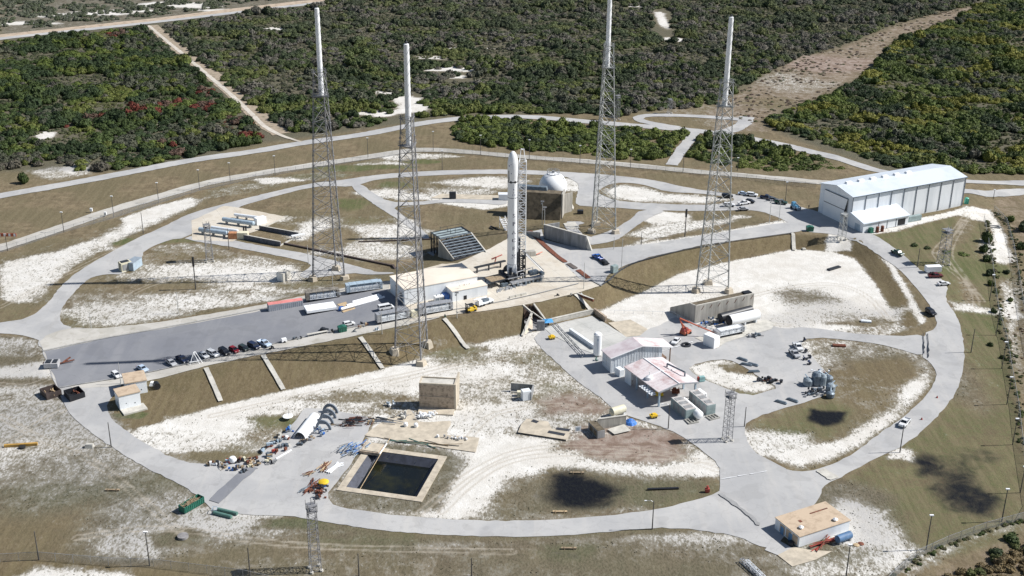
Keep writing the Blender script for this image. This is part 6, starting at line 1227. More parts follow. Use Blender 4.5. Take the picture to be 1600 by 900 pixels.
# small walled bays
t=T('walled_enclosure','three-sided dark concrete enclosure on the sand left of the brown earth patch','enclosure',798,611,ang((798,611),(834,614))); L0=fr((798,611),(834,614))[2]
MB().box(0,L0,0,.35,0,2.8).build('back_wall',CONCG,t); m=MB(); m.box(L0-.35,L0,-5,0,0,2.8); m.build('side_wall',CONCG,t); MB().box(-.05,L0+.05,-.05,.4,2.8,2.95).build('coping',CONCP,t); MB().box(0,L0,-.9,0,0,.4).build('footing',CONCP,t)
boxat('equipment_box',(817,627),(830,625),(813,622),613,WHITE2,'white equipment box inside the three-sided enclosure','box'); b=MB().box(0,1.4,0,1.4,0,1.6).build('cream_box',CREAMP); b.location=P(808,620); tag(b,'cream drum-like box left of the white box in the enclosure','box')
drape('foundation_slab',[(823,656.6),(856.6,661),(862,672.5),(891,675.4),(887,690),(809,678),(814.7,665)],CONCT,smooth=0,up=.35)
for a,b_,lb in (((855,679),(881,684),'nearer of two dark slots in the broken foundation slab'),((868,674),(889,677),'farther of two dark slots in the broken foundation slab'),((829,661),(838,664),'short dark slot at the back of the broken foundation slab')):
    O,an,L0=fr(a,b_); o=MB().box(0,L0,0,1.5,.0,.62).build('drain_cover',mat('slot_dark',(.03,.035,.045),.8)); o.location=O; o.rotation_euler=(0,0,an); tag(o,lb,'slot')
t,h,L0,D0,an=boxat('grey_bunker',(933.5,686),(945,683.5),(916.6,671.5),674,CONCG,'low grey concrete bunker with a grassy top by the reddish earth','bunker',MOUND)
wall((934,671),(978,665),3.4,CONC,'grey concrete wall joined to the low grassy-topped bunker',.5); drape('foundation_slab',[(949,673),(975,665),(986,675),(960,681)],CONCP,smooth=0,up=.3)
htank((955,652),(975,646),1.3,CREAMP,'cream horizontal tank standing behind the grey bunker wall',endm=WHITE,lift=.5,legs=2)
t=T('tarpaulin_heap','crumpled blue tarpaulin at the right end of the grey bunker wall','tarpaulin',985,661,0); m=MB(); m.lathe([(2.0,0),(1.5,.7),(.6,1.3),(.1,1.5)],9); m.build('tarpaulin',mat('blue_tarp_dark',(.05,.19,.58),.6,.4,scale=1.5),t); 
t=T('sign_frame','small white framed sign board left of the grassy-topped bunker','sign',903,676,.2); MB().box(-.9,.9,-.05,.05,.4,2.2).build('board',WHITE,t); MB().box(-.5,.5,-.08,-.055,.8,1.8).build('picture',LBLUE,t); MB().tube((-.8,0,0),(-.8,0,.4),.05).tube((.8,0,0),(.8,0,.4),.05).build('legs',STEEL,t)
# arched shelter and ribs
A=P(468,686); B2=P(492,655); d=B2-A; an=atan2(d.y,d.x); L0=hypot(d.x,d.y); t=thing('arched_shelter','white arched shelter like a half pipe on the lower left pavement','shelter',A,an)
def arch(r,r2,x0,x1,n=18,zs=1.0):
    m=MB(); vs=[]
    for x in (x0,x1):
        for rr in (r,r2):
            for i in range(n+1): a=pi*i/n; vs.append((x,rr*cos(a),rr*sin(a)*zs))
    k=n+1; fs=[]
    for i in range(n): fs+=[(i,i+1,k+i+1,k+i),(2*k+i,3*k+i,3*k+i+1,2*k+i+1),(i,2*k+i,2*k+i+1,i+1),(k+i,k+i+1,3*k+i+1,3*k+i)]
    m.add(vs,fs); return m
arch(1.9,1.75,0,L0,18,1.2).build('shell',WHITE,t,True); m=MB(); m.add([(L0-.3,1.75*cos(pi*i/12),1.75*1.2*sin(pi*i/12)) for i in range(13)],[tuple(range(13))]); m.build('end_wall',DSTEEL,t); MB().box(1.2,1.6,-1.2,-.9,1.75,1.9).build('hatch',BLACK,t)
for k,(px,py) in enumerate(((505,671),(509,662),(513,653),(516,645))):
    o=arch(2.5,1.7,0,.5,16,1.15).build('arched_rib',mat('rib_grey',(.17,.20,.24),.6,.15)); o.location=P(px,py,.12); o.rotation_euler=(0,0,an); tag(o,('nearest of four grey arched ribs standing behind the white shelter','second nearest of the four grey arched ribs','third of the four grey arched ribs, counted from the white shelter','farthest of the four grey arched ribs, smallest in the photo')[k],'rib','grey arched ribs behind the white shelter')
t=T('round_dish','white round dish on the green grass left of the arched shelter','dish',450,655,0); MB().lathe([(.4,.5),(1.5,1.0),(1.6,1.1),(1.5,1.15)],20).build('dish',WHITE,t); MB().tube((.3,0,.6),(.3,0,3.2),.07).tube((0,0,0),(0,0,.7),.2).build('stem',STEEL,t)
pile('valve_cluster','cluster of blue-grey drums left of the arched shelter','drums',452,676,12,1.6,1.6,[MSTEEL,LBLUE,BLUE],0,1.2,'mix',(.7,1.2)); pile('valve_cluster','cluster of blue-grey drums right of the arched shelter','drums',501,678,26,2.6,2.6,[MSTEEL,LBLUE,STEEL,BLUE],0,1.4,'mix',(.6,1.3))
pile('beam_stack','stack of black steel beams behind the pavement near the arched ribs','beams',556,660,44,4.5,3.2,[BLACK,DSTEEL,BLACK,RUST],.15,1.1,'bars',(1.5,3.6)); pile('beam_stack','low stack of weathered planks in front of the black beams','planks',536,665,12,3.0,1.2,[WOOD,CONCG],.1,.5,'bars',(1.5,3.0))
pile('pipe_stack','grey pipes laid side by side right of the black beams','pipes',600,660,12,3.2,1.8,[MSTEEL,STEEL,DSTEEL],-.2,.6,'bars',(3.5,6)); pile('scrap_heap','small rusty heap between the black beams and the grey pipes','scrap',577,663,12,1.6,1.0,[RUST,WOODP,MSTEEL],0,.8,'mix',(.6,1.4)); pile('scrap_heap','grey bundle of parts at the shadow edge left of the stained bunker','scrap',606,634,16,2.2,1.0,[MSTEEL,WHITE2,LBLUE],0,1.0,'mix',(.6,1.5)); pile('scrap_heap','pale angular sheets on the slab below the bunker shadow','sheets',628,652,12,2.6,1.6,[CONCP,CONCG],0,1.0,'mix',(1.0,2.2))
t=pile('net_heap','crumpled white netting heaped on the slab in front of the stained bunker','netting',665,652,46,4.2,2.2,[WHITE,WHITE2,WHITE],.3,.5,'mix',(.5,1.5),up=.6)
for px,py,lb in ((634,667,'left one of two white sacks on the tan slab'),(650,668,'right one of two white sacks on the tan slab')):
    b=MB().lathe([(.5,0),(.7,.4),(.6,1.1),(.2,1.4)],10).build('white_sack',WHITE,None,True); b.location=P(px,py,.2); tag(b,lb,'sack')
pile('beam_stack','long dark green beams along the front edge of the tan slab','beams',655,693,14,12,.9,[PIPEG,DSTEEL,WOOD],-.13,.35,'bars',(6,11)); pile('white_rolls','row of white rolls on the far right of the tan slab','rolls',712,687,22,6.5,.8,[WHITE,STEEL],-.12,.5,'mix',(.8,1.2))
pile('steel_stack','heap of blue steel frames on the pavement by the basin','steel frames',553,704,70,4.0,3.6,[BLUE,LBLUE,mat('frame_blue',(.06,.16,.32),.6,.2),STEEL],.95,1.4,'bars',(1.0,3.0)); pile('steel_stack','stack of thin grey tubes left of the blue steel frames','tubes',541,703,26,1.8,4.2,[STEEL,CONCG],1.05,.6,'bars',(3,6))
O,an,L0=fr((512,745),(535,722)); pile('pipe_stack','white pipes laid in parallel left of the basin','pipes',524,733,10,.4,1.8,[WHITE,WHITE2],an,.4,'bars',(5,6.5)); pile('beam_stack','brown timber beams beside the white pipes left of the basin','beams',508,731,12,.5,1.5,[WOOD,RUST,WOODP],an,.7,'bars',(4,6)); pile('beam_stack','rust-red steel beams on the pavement below the timber beams','beams',487,762,14,2.5,1.6,[RUST,RUST,MSTEEL],an,.6,'bars',(3,7)); pile('steel_stack','red-brown machine parts near the yellow tank','machine parts',501,768,18,2.2,1.6,[RUST,RUST,DSTEEL],0,1.1,'mix',(.8,1.8)); pile('steel_stack','low pile of grey and rusty parts at the road edge behind the lattice mast','machine parts',497,778,14,2.0,1.0,[STEEL,RUST,DSTEEL],0,.6,'mix',(.6,1.6))
pile('steel_stack','short rails lying at the far left of the rusty beams','rails',475,766,6,1.0,1.6,[MSTEEL,STEEL],1.0,.3,'bars',(2,3.5)); pile('frame_stack','brown ladder-like frames above the rusty beams','frames',484,741,8,1.4,1.2,[WOOD,RUST],.9,.5,'bars',(1.5,3))
t=T('yellow_tank','yellow rounded tank on blue legs among rusty parts left of the basin','tank',506,760,.3); MB().lathe([(1.0,1.0),(1.45,1.3),(1.45,1.6),(1.0,1.9)],16).build('tank',YEL,t,True); MB().box(-.8,.8,-.6,.6,.1,1.0).build('stand',BLUE,t)
# debris along the lower left pavement
deb=[(330,726,RUST,WOOD,'brown crate at the far left end of the debris row'),(340,727,WHITE,DSTEEL,'white lidded drums left of the white ball tank'),(356,724,RED,LBLUE,'dark red boxes beside the white ball tank'),(373,722,DSTEEL,RUST,'black and rust boxes right of the white ball tank'),(385,721,WOOD,CREAMP,'pale planks on top of dark boxes in the debris row'),(392,724,WOODP,RUST,'large tan and rust heap in the middle of the debris row'),(400,718,RUST,BLACK,'dark rust frame behind the tan heap'),(403,727,DSTEEL,WOOD,'dark crate in front of the tan heap'),
(391,730,WOODP,CREAMP,'pale pallet below the tan heap'),(376,732,CONCG,WOOD,'grey pallet right of the blue bundle'),(365,735,BLUE,DSTEEL,'deep blue bundle nearest the road in the debris row'),(352,732,WOOD,CONCG,'small brown bits left of the blue bundle'),(382,738,DSTEEL,MSTEEL,'flat dark rails beside the asphalt patch'),(411,706,DSTEEL,LBLUE,'dark pieces between the tan heap and the red-brown heap'),(417,722,WOODP,CREAMP,'pale timbers right of the tan heap'),(425,724,CONCG,DSTEEL,'grey sheet right of the pale timbers'),(423,714,MSTEEL,WOOD,'grey angled pieces below the red-brown heap'),(432,707,RUST,RED,'red-brown heap of bricks'),(420,698,RUST,LBLUE,'rusty box at the grass edge'),(428,694,MSTEEL,LBLUE,'blue-grey cabinets at the grass edge'),(437,700,CONCG,MSTEEL,'flat grey sheet near the red-brown heap'),(436,690,MSTEEL,CONCP,'dark pallet below the blue-grey drums'),(437,682,CONCP,WOODP,'pale planks left of the arched shelter'),(448,685,RUST,WHITE,'small brown engine block left of the shelter mouth'),(448,697,MSTEEL,CONCP,'dark grey ribbed drum in front of the shelter'),(471,696,DSTEEL,MSTEEL,'black pallets in front of the shelter, nearest the camera'),(474,691,WOOD,DSTEEL,'brown pallets between the shelter and the black pallets'),(485,687,WOOD,STEEL,'mixed brown pieces at the right of the shelter mouth'),(520,648,MSTEEL,WOOD,'small machine right of the farthest arched rib')]
for px,py,m1,m2,lb in deb: pile('debris_heap',lb,'debris',px,py,9,1.5,.9,[m1,m2,m1],random.uniform(-.3,.6),.7,'mix',(.7,1.7),'debris along the lower left pavement')
b=MB().lathe([(.3,.1),(1.0,.5),(1.15,1.1),(.8,1.8),(.1,2.0)],14).build('ball_tank',WHITE,None,True); b.location=P(364,723); tag(b,'white ball-shaped tank in the debris row','tank')
b=MB().box(0,6,0,.3,.1,.4).build('white_beam',WHITE); b.location=P(432,718); b.rotation_euler=(0,0,.95); tag(b,'white beam lying askew beside the red-brown heap','beam')
# right yard plant junk
for k,(px,py,r,h,lb) in enumerate(((1262,602,1.6,2.6,'grey-blue round drum farthest left in the yard scrap group'),(1275,601,1.7,4.4,'tall grey-blue tank in the middle of the yard scrap group'),(1284,602,1.3,4.0,'second tall grey-blue tank in the middle of the yard scrap group'),(1294,600,1.4,3.0,'grey-blue tank with an open pipe, right side of the scrap group'),(1297,612,1.5,2.8,'grey-blue dented tank right of the dark frames'),(1297,621,1.3,2.0,'lowest grey-blue box tank of the scrap group'))):
    t=T('scrap_tank',lb,'tank',px,py,random.random()*3,'grey-blue scrap tanks in the yard'); MB().lathe([(r*.9,.1),(r,.4),(r,h*.8),(r*.6,h),(r*.3,h+.1)],12).build('shell',MSTEEL if k%2 else mat('scrap_blue_grey',(.24,.29,.33),.6,.2),t); MB().tube((0,0,h),(r,.3,h+.7),.2).tube((r,0,h*.5),(r+.8,0,h*.7),.25).build('nozzle',LBLUE,t)
pile('scrap_heap','heap of dark frames and pale slats in the yard scrap group','scrap',1275,616,40,3.6,3.0,[DSTEEL,MSTEEL,STEEL,DSTEEL],.6,1.5,'mix',(.8,2.0)); pile('scrap_heap','small rust-red parts behind the grey-blue tanks','scrap',1283,583,14,3.0,1.2,[RUST,WHITE2,DSTEEL],0,.5,'mix',(.5,1.2))
for px,py,lb in ((1257,534,'dark engine on the grass edge beside the white pickups'),(1258,551,'dark engine beside the lower pickup'),(1265,560,'navy blue engine block between the pickups and the grey-blue tanks'),(1258,563,'small dark engine left of the navy engine block'),(1265,570,'dark engine nearest the grey-blue tanks')):
    pile('engine_block',lb,'engine',px,py,8,1.0,.7,[DSTEEL,NVM if 0 else DSTEEL,mat('navy_engine',(.03,.05,.12),.5,.2)],0,1.1,'mix',(.6,1.3))
pile('scrap_heap','dark rusty scrap on the sandy island in the yard','scrap',1200,596,30,4.2,1.6,[RUST,BLACK,DSTEEL],-.25,.7,'mix',(.8,2.2))
for px,py,a,lb in ((1160,563,-.7,'short dark plank farthest back in the yard'),(1166,571,-.4,'grey plank stack in the middle of the yard'),(1176,571,-.6,'dark plank next to the grey plank stack'),(1178,582,.1,'small blue-grey valve on the sandy island edge'),(1220,630,-.6,'left dark beam lying near the lower yard edge'),(1238,627,-.7,'right dark beam lying near the lower yard edge')):
    b=MB().box(-1.9,1.9,-.35,.35,.05,.4).box(-1.5,1.6,-.1,.5,.4,.6).build('steel_plank',MSTEEL); b.location=P(px,py,.15); b.rotation_euler=(0,0,a); tag(b,lb,'plank')
t=T('blast_cleaner','red and teal machine on the sandy island edge behind the shed','machine',1096,596,.3); MB().box(-1,1,-.7,.7,.3,1.8,.1,.1).build('body',mat('teal_machine',(.25,.42,.42),.6,.2),t); MB().tube((-1.2,0,.8),(-1.2,0,1.8),.4,n=10).build('drum',RED,t)
for px,py,a,sx,mt_,lb in ((1303,420,.6,3.2,DSTEEL,'dark open hatch frame in the sandy bowl'),(1353,503,-.2,1.8,WHITE2,'white-fronted dark block at the lower edge of the sandy bowl'),(1311,541,-.1,2.2,RUST,'rusty beam on the grass north of the white pickups'),(1256,390,.1,.7,CONCP,'pale round cover on the brown slope below the green bin')):
    b=MB().box(-sx,sx,-.8,.8,0,.5).box(-sx+.2,sx-.2,-.5,.5,.5,.6).build('concrete_box',mt_); b.location=P(px,py,.05); b.rotation_euler=(0,0,a); tag(b,lb,'box')
b=MB().box(-4.3,4.3,-.35,.35,.0,.5).build('black_pipe',BLACK); b.location=P(1036,765); b.rotation_euler=(0,0,.08); tag(b,'black trough on the grass right of the dark puddle','trough')
for px,py,lb in ((902,740,'rusty plank at the top edge of the dark puddle'),(875,801,'tan wooden sawhorse below the dark puddle'),(889,858,'rusty plank on the grass below the ring road'),(176,767,'brown plank lying on the lower left grass')):
    b=MB().box(-1.9,1.9,-.3,.3,.2,.5).tube((-1.2,-.4,0),(-1.2,0,.9),.08).tube((1.2,-.4,0),(1.2,0,.9),.08).build('wooden_plank',WOODP if '01' in str(py) else WOOD); b.location=P(px,py); tag(b,lb,'plank')
t=T('yellow_plank','yellow-brown board lying on the left grass with a tyre against it','board',33,697,.15); MB().box(-4.6,4.6,-.4,.4,.1,.8).build('board',mat('ochre_board',(.42,.25,.06),.8,.2),t); b=MB().lathe([(.5,0),(.9,.05),(.9,.6),(.5,.65)],16).build('tyre',RUBBER); b.location=P(35,700); tag(b,'tyre leaning against the yellow-brown board','tyre')
b=MB().lathe([(.7,0),(1.4,.05),(1.4,.7),(.7,.75)],18).build('large_tyre',mat('grey_tyre',(.25,.24,.24),.9,.2)); b.location=P(286,840); tag(b,'large grey tyre in a green hollow at the lower left','tyre')
b=MB().box(-1.2,1.2,-.8,.8,0,1.1,.2,.2).build('concrete_block',CONCP); b.location=P(140,699); tag(b,'broken pale concrete block on the left grass near the ring road','block')
b=MB().box(-.6,.6,-.5,.5,.2,1.2).tube((0,0,0),(0,0,2.0),.3).build('fire_hydrant',RED); b.location=P(1105,769); tag(b,'red hydrant at the tip of the grass by the road junction','hydrant')
for px,py in ((1464,622),(1440,656)):
    b=MB().lathe([(.35,0),(.33,.05),(.06,.7)],8).build('traffic_cone',RED); b.location=P(px,py,.15); tag(b,'red cone on the right curve of the ring road, '+('upper of the two' if py<640 else 'beside the white pickup'),'cone')
# lower right building
t,h,L0,D0,an=boxat('roadside_building',(1247.5,856),(1326,830),(1206,827),838.8,WHITE2,'low white building with a flat tan roof below the ring road on the right','building',TANROOF,None)
MB().box(-.15,L0+.15,-.15,D0+.15,h-.05,h+.12).build('roof_edge',TANROOF,t)
for f,lb in ((.28,0),(.62,0)): MB().box(-.12,-.02,D0*f,D0*f+1.3,0,2.3).build('door',mat('door_blue',(.12,.25,.42),.6),t)
MB().lathe([(.8,0),(.8,.9)],12,c=(-.9,D0*.2,0)).build('barrel',DSTEEL,t)
for x,y in ((L0*.16,D0*.28),(L0*.78,D0*.16)): MB().lathe([(.4,h),(.4,h+.5),(.7,h+.55),(.2,h+.9)],10,c=(x,y,0)).build('roof_vent',WHITE,t)
MB().box(L0*.55,L0*.9,D0*.7,D0*.74,h+.12,h+.2).box(L0*.25,L0*.3,D0*.5,D0*.6,h+.12,h+.18).build('roof_litter',RUST,t)
pile('pipe_stack','red pipes bundled along the front wall of the roadside building','pipes',1287,851,12,2.2,.5,[RED,RUST],an+.1,.9,'bars',(6,8.5)); htank((1307,850),(1328,842),1.0,mat('tank_blue',(.10,.20,.36),.6,.2),'blue horizontal tank at the right end of the roadside building',legs=2,lift=.4)
for px,py,lb in ((1338,852,'left of two brown lids on the sand beside the blue tank'),(1345,850,'right of two brown lids on the sand beside the blue tank')):
    b=MB().lathe([(.8,0),(.8,.15),(.3,.25)],12).build('manhole_cover',WOODP if px<1340 else RUST); b.location=P(px,py,.02); tag(b,lb,'lid')
m=MB(); truss(m,(0,0,.6),(13,0,.6),.45,.45,10,.09,.06); b=m.build('mast_section',STEEL); b.location=P(1158,878); b.rotation_euler=(0,0,-1.1); tag(b,'grey lattice mast section lying on the grass at the bottom edge','mast section')
m=MB(); truss(m,(0,0,.6),(11,0,.6),.45,.45,9,.09,.06); b=m.build('mast_section',WHITE2); b.location=P(1166,880); b.rotation_euler=(0,0,-1.15); tag(b,'paler lattice mast section lying beside the grey one','mast section')
# apron small things
t=T('tripod_frame','white tripod A-frame on the apron kerb between two parked cars','frame',304,568,.3)
m=MB()
for a,b_ in (((-1.6,-1,0),(0,0,4)),((1.6,-1,0),(0,0,4)),((0,1.8,0),(0,0,4)),((-1.6,-1,1.2),(1.6,-1,1.2)),((2.6,-.6,0),(.6,.4,4)),((0,0,4),(.6,.4,4))): m.tube(a,b_,.12,n=5)
m.build('frame',WHITE,t)
O,an,L0=fr((480,527),(512,520)); t=thing('low_bench','long low steel bench along the apron kerb','bench',O,an); MB().box(0,L0,-.4,.6,1.0,1.1).build('top',CONCP,t)
for x in (.2,L0*.33,L0*.66,L0-.3): MB().box(x,x+.12,-.3,.5,0,1.0).build('leg',STEEL,t)
t=T('utility_trailer','small white utility trailer right of the silver-blue pickup','trailer',444,535,kb); MB().box(-.9,.9,-.7,.7,.5,1.5,.1,.1).build('box',WHITE,t); wheelset(t,0,(-.7,.7),.4,.2); MB().tube((-.9,0,.5),(-3,0,.4),.08).build('drawbar',DSTEEL,t)
t=T('utility_vehicle','small black open utility vehicle on the apron left of the green bin','utility vehicle',507,517,kb-.8); MB().box(-1.3,1.3,-.7,.7,.4,.9).box(-1.2,0,-.6,.6,.9,1.1).build('body',DSTEEL,t)
for x in (-.9,.9): wheelset(t,x,(-.7,.7),.35,.25)
for px,py,m1,m2,lb in ((461,531,DSTEEL,MSTEEL,'dark frame parts on the kerb left of the bench'),(470,530,DSTEEL,STEEL,'dark engine parts on the kerb next to the bench'),(520,520,DSTEEL,BLACK,'black bits between the utility vehicle and the green bin'),(553,519,MSTEEL,DSTEEL,'dark tool cart right of the green bin'),(562,513,WOODP,RUST,'tan crate right of the dark tool cart'),(573,510,RUST,WOODP,'rust-coloured crate left of the grey gas car'),(565,507,DSTEEL,BLACK,'small dark cart above the tan crate'),(590,516,WHITE,LBLUE,'white and blue bits on the kerb below the grey gas car'),(424,546,DSTEEL,BLACK,'black bag on the kerb below the silver-blue pickup'),(696,497,DSTEEL,GREEN,'small dark shrub-like heap on the kerb below the right grey gas car'),(870,463,BLACK,DSTEEL,'pair of small black posts at the pad edge above the flame trench'),(893,463,CONCP,DSTEEL,'pale debris at the top of the slope right of the flame trench'),(908,462,CONCP,WHITE2,'white block at the top of the slope')):
    pile('kerb_clutter',lb,'clutter',px,py,6,.9,.5,[m1,m2],kb,.7,'mix',(.5,1.2),'small clutter along the apron kerb')
t=boxat('pump_house_unit',(958,428),(966,426),(955,425),417,GREENGR,'grey-green pump unit on a slab at the pad corner beside the road','pump')[0]
for px,py,lb in ((700,470,'pale crates beside the side wing door of the pad building'),): pass
for f in range(3):
    b=MB().box(-1.1,1.1,-.3,.3,0,.9,0,.1).build('concrete_barrier',CONCP); b.location=P(800+f*9,466-f*2,.1); b.rotation_euler=(0,0,ax); tag(b,('left','middle','right')[f]+' one of three low pale barriers on the pad before the launch mount','barrier','low pale barriers on the pad')
t=T('concrete_block','big pale concrete block with an orange pipe to the right of the service mast','block',829,400,.3); MB().box(-2.4,2.0,-1.2,1.2,0,2.2,.3,.2).build('block',CONC,t); MB().tube((2.0,-1,.8),(5,.6,1.0),.2).build('pipe',ORANGE,t)
t=T('steel_pipe_arm','red jointed pipe arm standing behind the elevated rail','pipe arm',772,414,0); MB().tube((0,0,0),(.8,0,3.2),.22).tube((.8,0,3.2),(3,1.6,3.6),.25).tube((-1,0,2.4),(.8,0,3.2),.3).build('arm',mat('faded_red',(.42,.10,.08),.7,.2),t)
# ---------------------------------------------------------------- lattice masts
def lmast(px,py,pt,wpx,label,mt=TSTEEL,n=10,top=True,taper=.75):
    c=P(px,py); h=ztop(c,pt); w_=wpx/2/(F/(c-Vector((0,0,CZ))).length); t=thing('lattice_mast',label,'mast',c,.4)
    m=MB(); truss(m,(0,0,.3),(0,0,h*.92),w_,w_*taper,n,.10,.05); m.build('lattice',mt,t)
    if top:
        m=MB(); w2=w_*taper*1.25
        for z in (h*.84,h*.92): m.box(-w2,w2,-w2,w2,z,z+.12)
        for s in (-1,1):
            for q in (-1,1): m.tube((s*w2,q*w2,h*.84),(s*w2,q*w2,h*.97),.07,n=4)
        m.tube((0,0,h*.9),(0,0,h),.1,n=5); m.tube((w2*.8,0,h*.9),(w2*.8,0,h*.985),.14,n=5); m.build('platform',mt,t)
    for s in (-1,1):
        for q in (-1,1): MB().tube((s*w_,q*w_,-.2),(s*w_,q*w_,.5),.45,n=8).build('footing',CONCP,t)
    return t
lmast(328,408,346,10,'blue-grey lattice mast in front of the pale tanks on the left'); lmast(493,890,780,15,'blue-grey lattice mast at the bottom edge of the photo',n=12); lmast(1136,688,608,11,'grey lattice mast standing on the yard pavement right of the plant containers',TSTEEL,11,taper=.9); lmast(1315,373,331,9,'white lattice mast in front of the hangar annexe',TSTEEL2,8)
lmast(1473,413,354,13,'grey lattice mast on the grass between the hangar and the fence',TSTEEL,12); lmast(964,187,146,6,'thin lattice mast at the wood edge beside the pale tower',TSTEEL,8,taper=.9); lmast(1046,177,153,5,'short lattice mast at the back of the loop road',TSTEEL,4,taper=.95)
# ---------------------------------------------------------------- light poles
def pole(px,py,tx,ty,label,group=None,kind='head',r=.12,mt=None):
    c=P(px,py); h=ztop(c,ty); mt=mt or POLEM; t=thing('light_pole',label,'pole',c,0,group); MB().tube((0,0,0),(0,0,h),r*1.25,r*.8,7).build('pole',mt,t)
    if kind=='head': MB().box(-.5,.5,-.25,.25,h,h+.3).build('lamp_head',WHITE,t)
    elif kind=='arm': m=MB(); m.path([(0,0,h-.3),(-.8,0,h+.2),(-1.9,0,h+.1)],.07,5); m.build('arm',STEEL,t); MB().box(-2.4,-1.8,-.15,.15,h-.0,h+.2).build('lamp_head',WHITE,t)
    elif kind=='dark': MB().tube((0,0,h*.72),(0,0,h),.42,n=8).build('siren_box',BLACK,t)
    elif kind=='flood': m=MB(); m.box(-.7,-.1,-.2,.2,h-.5,h); m.box(.1,.7,-.2,.2,h-.5,h); m.box(-.6,-.1,-.2,.2,h-1.4,h-1.0); m.build('floodlight',STEEL,t)
    return t
POLEM=mat('dark_pole',(.10,.095,.09),.8,.2,scale=1); POLEL=mat('pale_pole',(.50,.50,.48),.6,.1)
GP='wooden light poles along the perimeter fence'
for i,(x,y,tx,ty,wh) in enumerate([(12,392,9,366,'nearest the left photo edge'),(100,363,97,332,'second from the left photo edge'),(178,340,173,307,'third from the left'),(248,317,243,286,'fourth from the left'),(312,297,309,266,'fifth from the left'),(360,285,357,255,'sixth from the left'),(430,274,428,244,'just left of the far left lattice tower'),(575,246,574,216,'between the two left lattice towers'),(691,266,692,236,'right behind the nearest lattice tower'),(677,236,676,206,'farther, behind the nearest lattice tower'),(751,242,750,212,'left of the rocket nose'),(827,249,827,219,'right of the rocket nose'),(906,256,907,228,'right of the spherical tank'),(985,262,987,234,'right of the pale lattice tower'),(1067,269,1070,240,'in front of the connecting road'),(1152,267,1154,247,'behind the leaning lattice tower'),(1227,315,1228,285,'on the grass left of the hangar'),(1552,311,1554,297,'right of the hangar far corner')]): pole(x,y,tx,ty,'dark light pole on the back fence line, '+wh,GP)
for x,y,tx,ty,k,lb in [(224,365,222,332,'none','short bare post beside the upper left ring road'),(1070,370,1073,327,'dark','pole with a thick dark top on the grass behind the pad road'),(306,452,301,402,'dark','pole with a thick dark top in the left inner grass'),(1002,382,1003,362,'none','short post at the edge of the pad road'),(1433,418,1438,388,'none','leaning pole beside the road below the hangar'),
 (1517,551,1525,514,'none','tall bare pole on the right grass with a green base'),(1044,670,1046,632,'arm','pale street lamp with a curved arm in front of the plant containers'),(1163,667,1166,636,'none','dark pole at the grass tip right of the lattice mast'),(1019,827,1022,783,'arm','dark pole with a lamp arm on the lower ring road edge'),(174,699,170,660,'none','dark pole at the left ring road edge below the small buildings'),(234,884,227,832,'head','dark pole on the lower left grass'),(61,875,56,830,'none','faint pole on the lower left brown grass'),(561,900,560,865,'none','thin pole at the bottom edge right of the lattice mast'),(737,900,736,872,'none','thin pole at the bottom edge below the ring road'),(391,900,388,856,'none','thin pole at the bottom edge left of the lattice mast'),
 (1406,707,1416,664,'none','dark pole on the outer edge of the lower right ring road'),(1322,900,1329,852,'head','pole with a white lamp right of the roadside building'),(1447,859,1456,806,'head','pole with a white lamp on the lower right grass'),(1565,815,1575,765,'head','pole with a white lamp near the right photo edge'),(1152,688-50,1152,600,'skip','x'),(358,390,356,357,'none','dark pole beside the side road near the pale tanks')]:
    if k!='skip': pole(x,y,tx,ty,lb,None,k,.2 if k=='dark' else .14)
for x,y,tx,ty,k,lb in [(971,420,972,373,'none','pale slim pole at the crest above the brown slope'),(912,452,912,410,'none','pale slim pole on the pad edge right of the launch mount'),(959,390,960,370,'none','short pale pole by the end of the blast wall'),(847,352,848,314,'flood','left of two floodlight poles behind the blast wall'),(850.5,365,850,323,'flood','right of two floodlight poles behind the blast wall'),(1202,349,1203,312,'flood','left of two pale poles by the grass corner near the hangar'),(1217,346,1220,311,'flood','right of two pale poles by the grass corner near the hangar'),(189,600,185,567,'none','pale pole behind the two small tan-roofed buildings'),(143,513,141,487,'none','pale slim pole in the left tip of the inner grass'),(279,490,276,456,'none','pale slim pole on the grass above the asphalt apron'),(597,522,596,487,'none','pale slim pole on the kerb left of the nearest lattice tower'),(714,497,713,456,'flood','pale lamp pole on the kerb beside the yellow forklift'),(520,448,520,425,'none','thin pale post among the far left tower feet'),(482,413,482,383,'none','thin pale post left of the far left tower')]: pole(x,y,tx,ty,lb,None,k,.11,POLEL)
for i,(x,y,tx,ty) in enumerate([(1556,524,1565,483),(1565,576,1572,535),(1573,632,1584,590),(1582,695,1590,655),(1594,770,1600,730),(1546,470,1552,430)]): pole(x,y,tx,ty,'dark lamp pole standing along the right fence, '+('second from the top','third from the top','fourth from the top','fifth from the top','lowest in the row','highest in the row')[i],'dark lamp poles along the right fence','head')
# ---------------------------------------------------------------- fences
def fence(pts,h,label,step=4.0,cat='fence',rail=True):
    W_=[P(*p) for p in pts]; t=thing('chain_link_fence',label,cat,W_[0]); o=W_[0]; m=MB(); mm=MB(); rr=MB()
    for a,b_ in zip(W_[:-1],W_[1:]):
        L0=(b_-a).length; k=max(1,int(L0/step))
        for i in range(k):
            p=a.lerp(b_,i/k)-o; q=a.lerp(b_,(i+1)/k)-o; m.tube(p,p+Vector((0,0,h)),.06,n=4); m.tube(p+Vector((0,0,h)),p+Vector((.3,0,h+.35)),.04,n=4)
            mm.add([tuple(p),tuple(q),tuple(q+Vector((0,0,h))),tuple(p+Vector((0,0,h)))],[(0,1,2,3)]); rr.tube(p+Vector((0,0,h)),q+Vector((0,0,h)),.045,n=4)
    m.build('posts',STEEL,t)['kind']='stuff'; mm.build('wire_mesh',MESHM,t); rr.build('top_rail',STEEL,t); return t
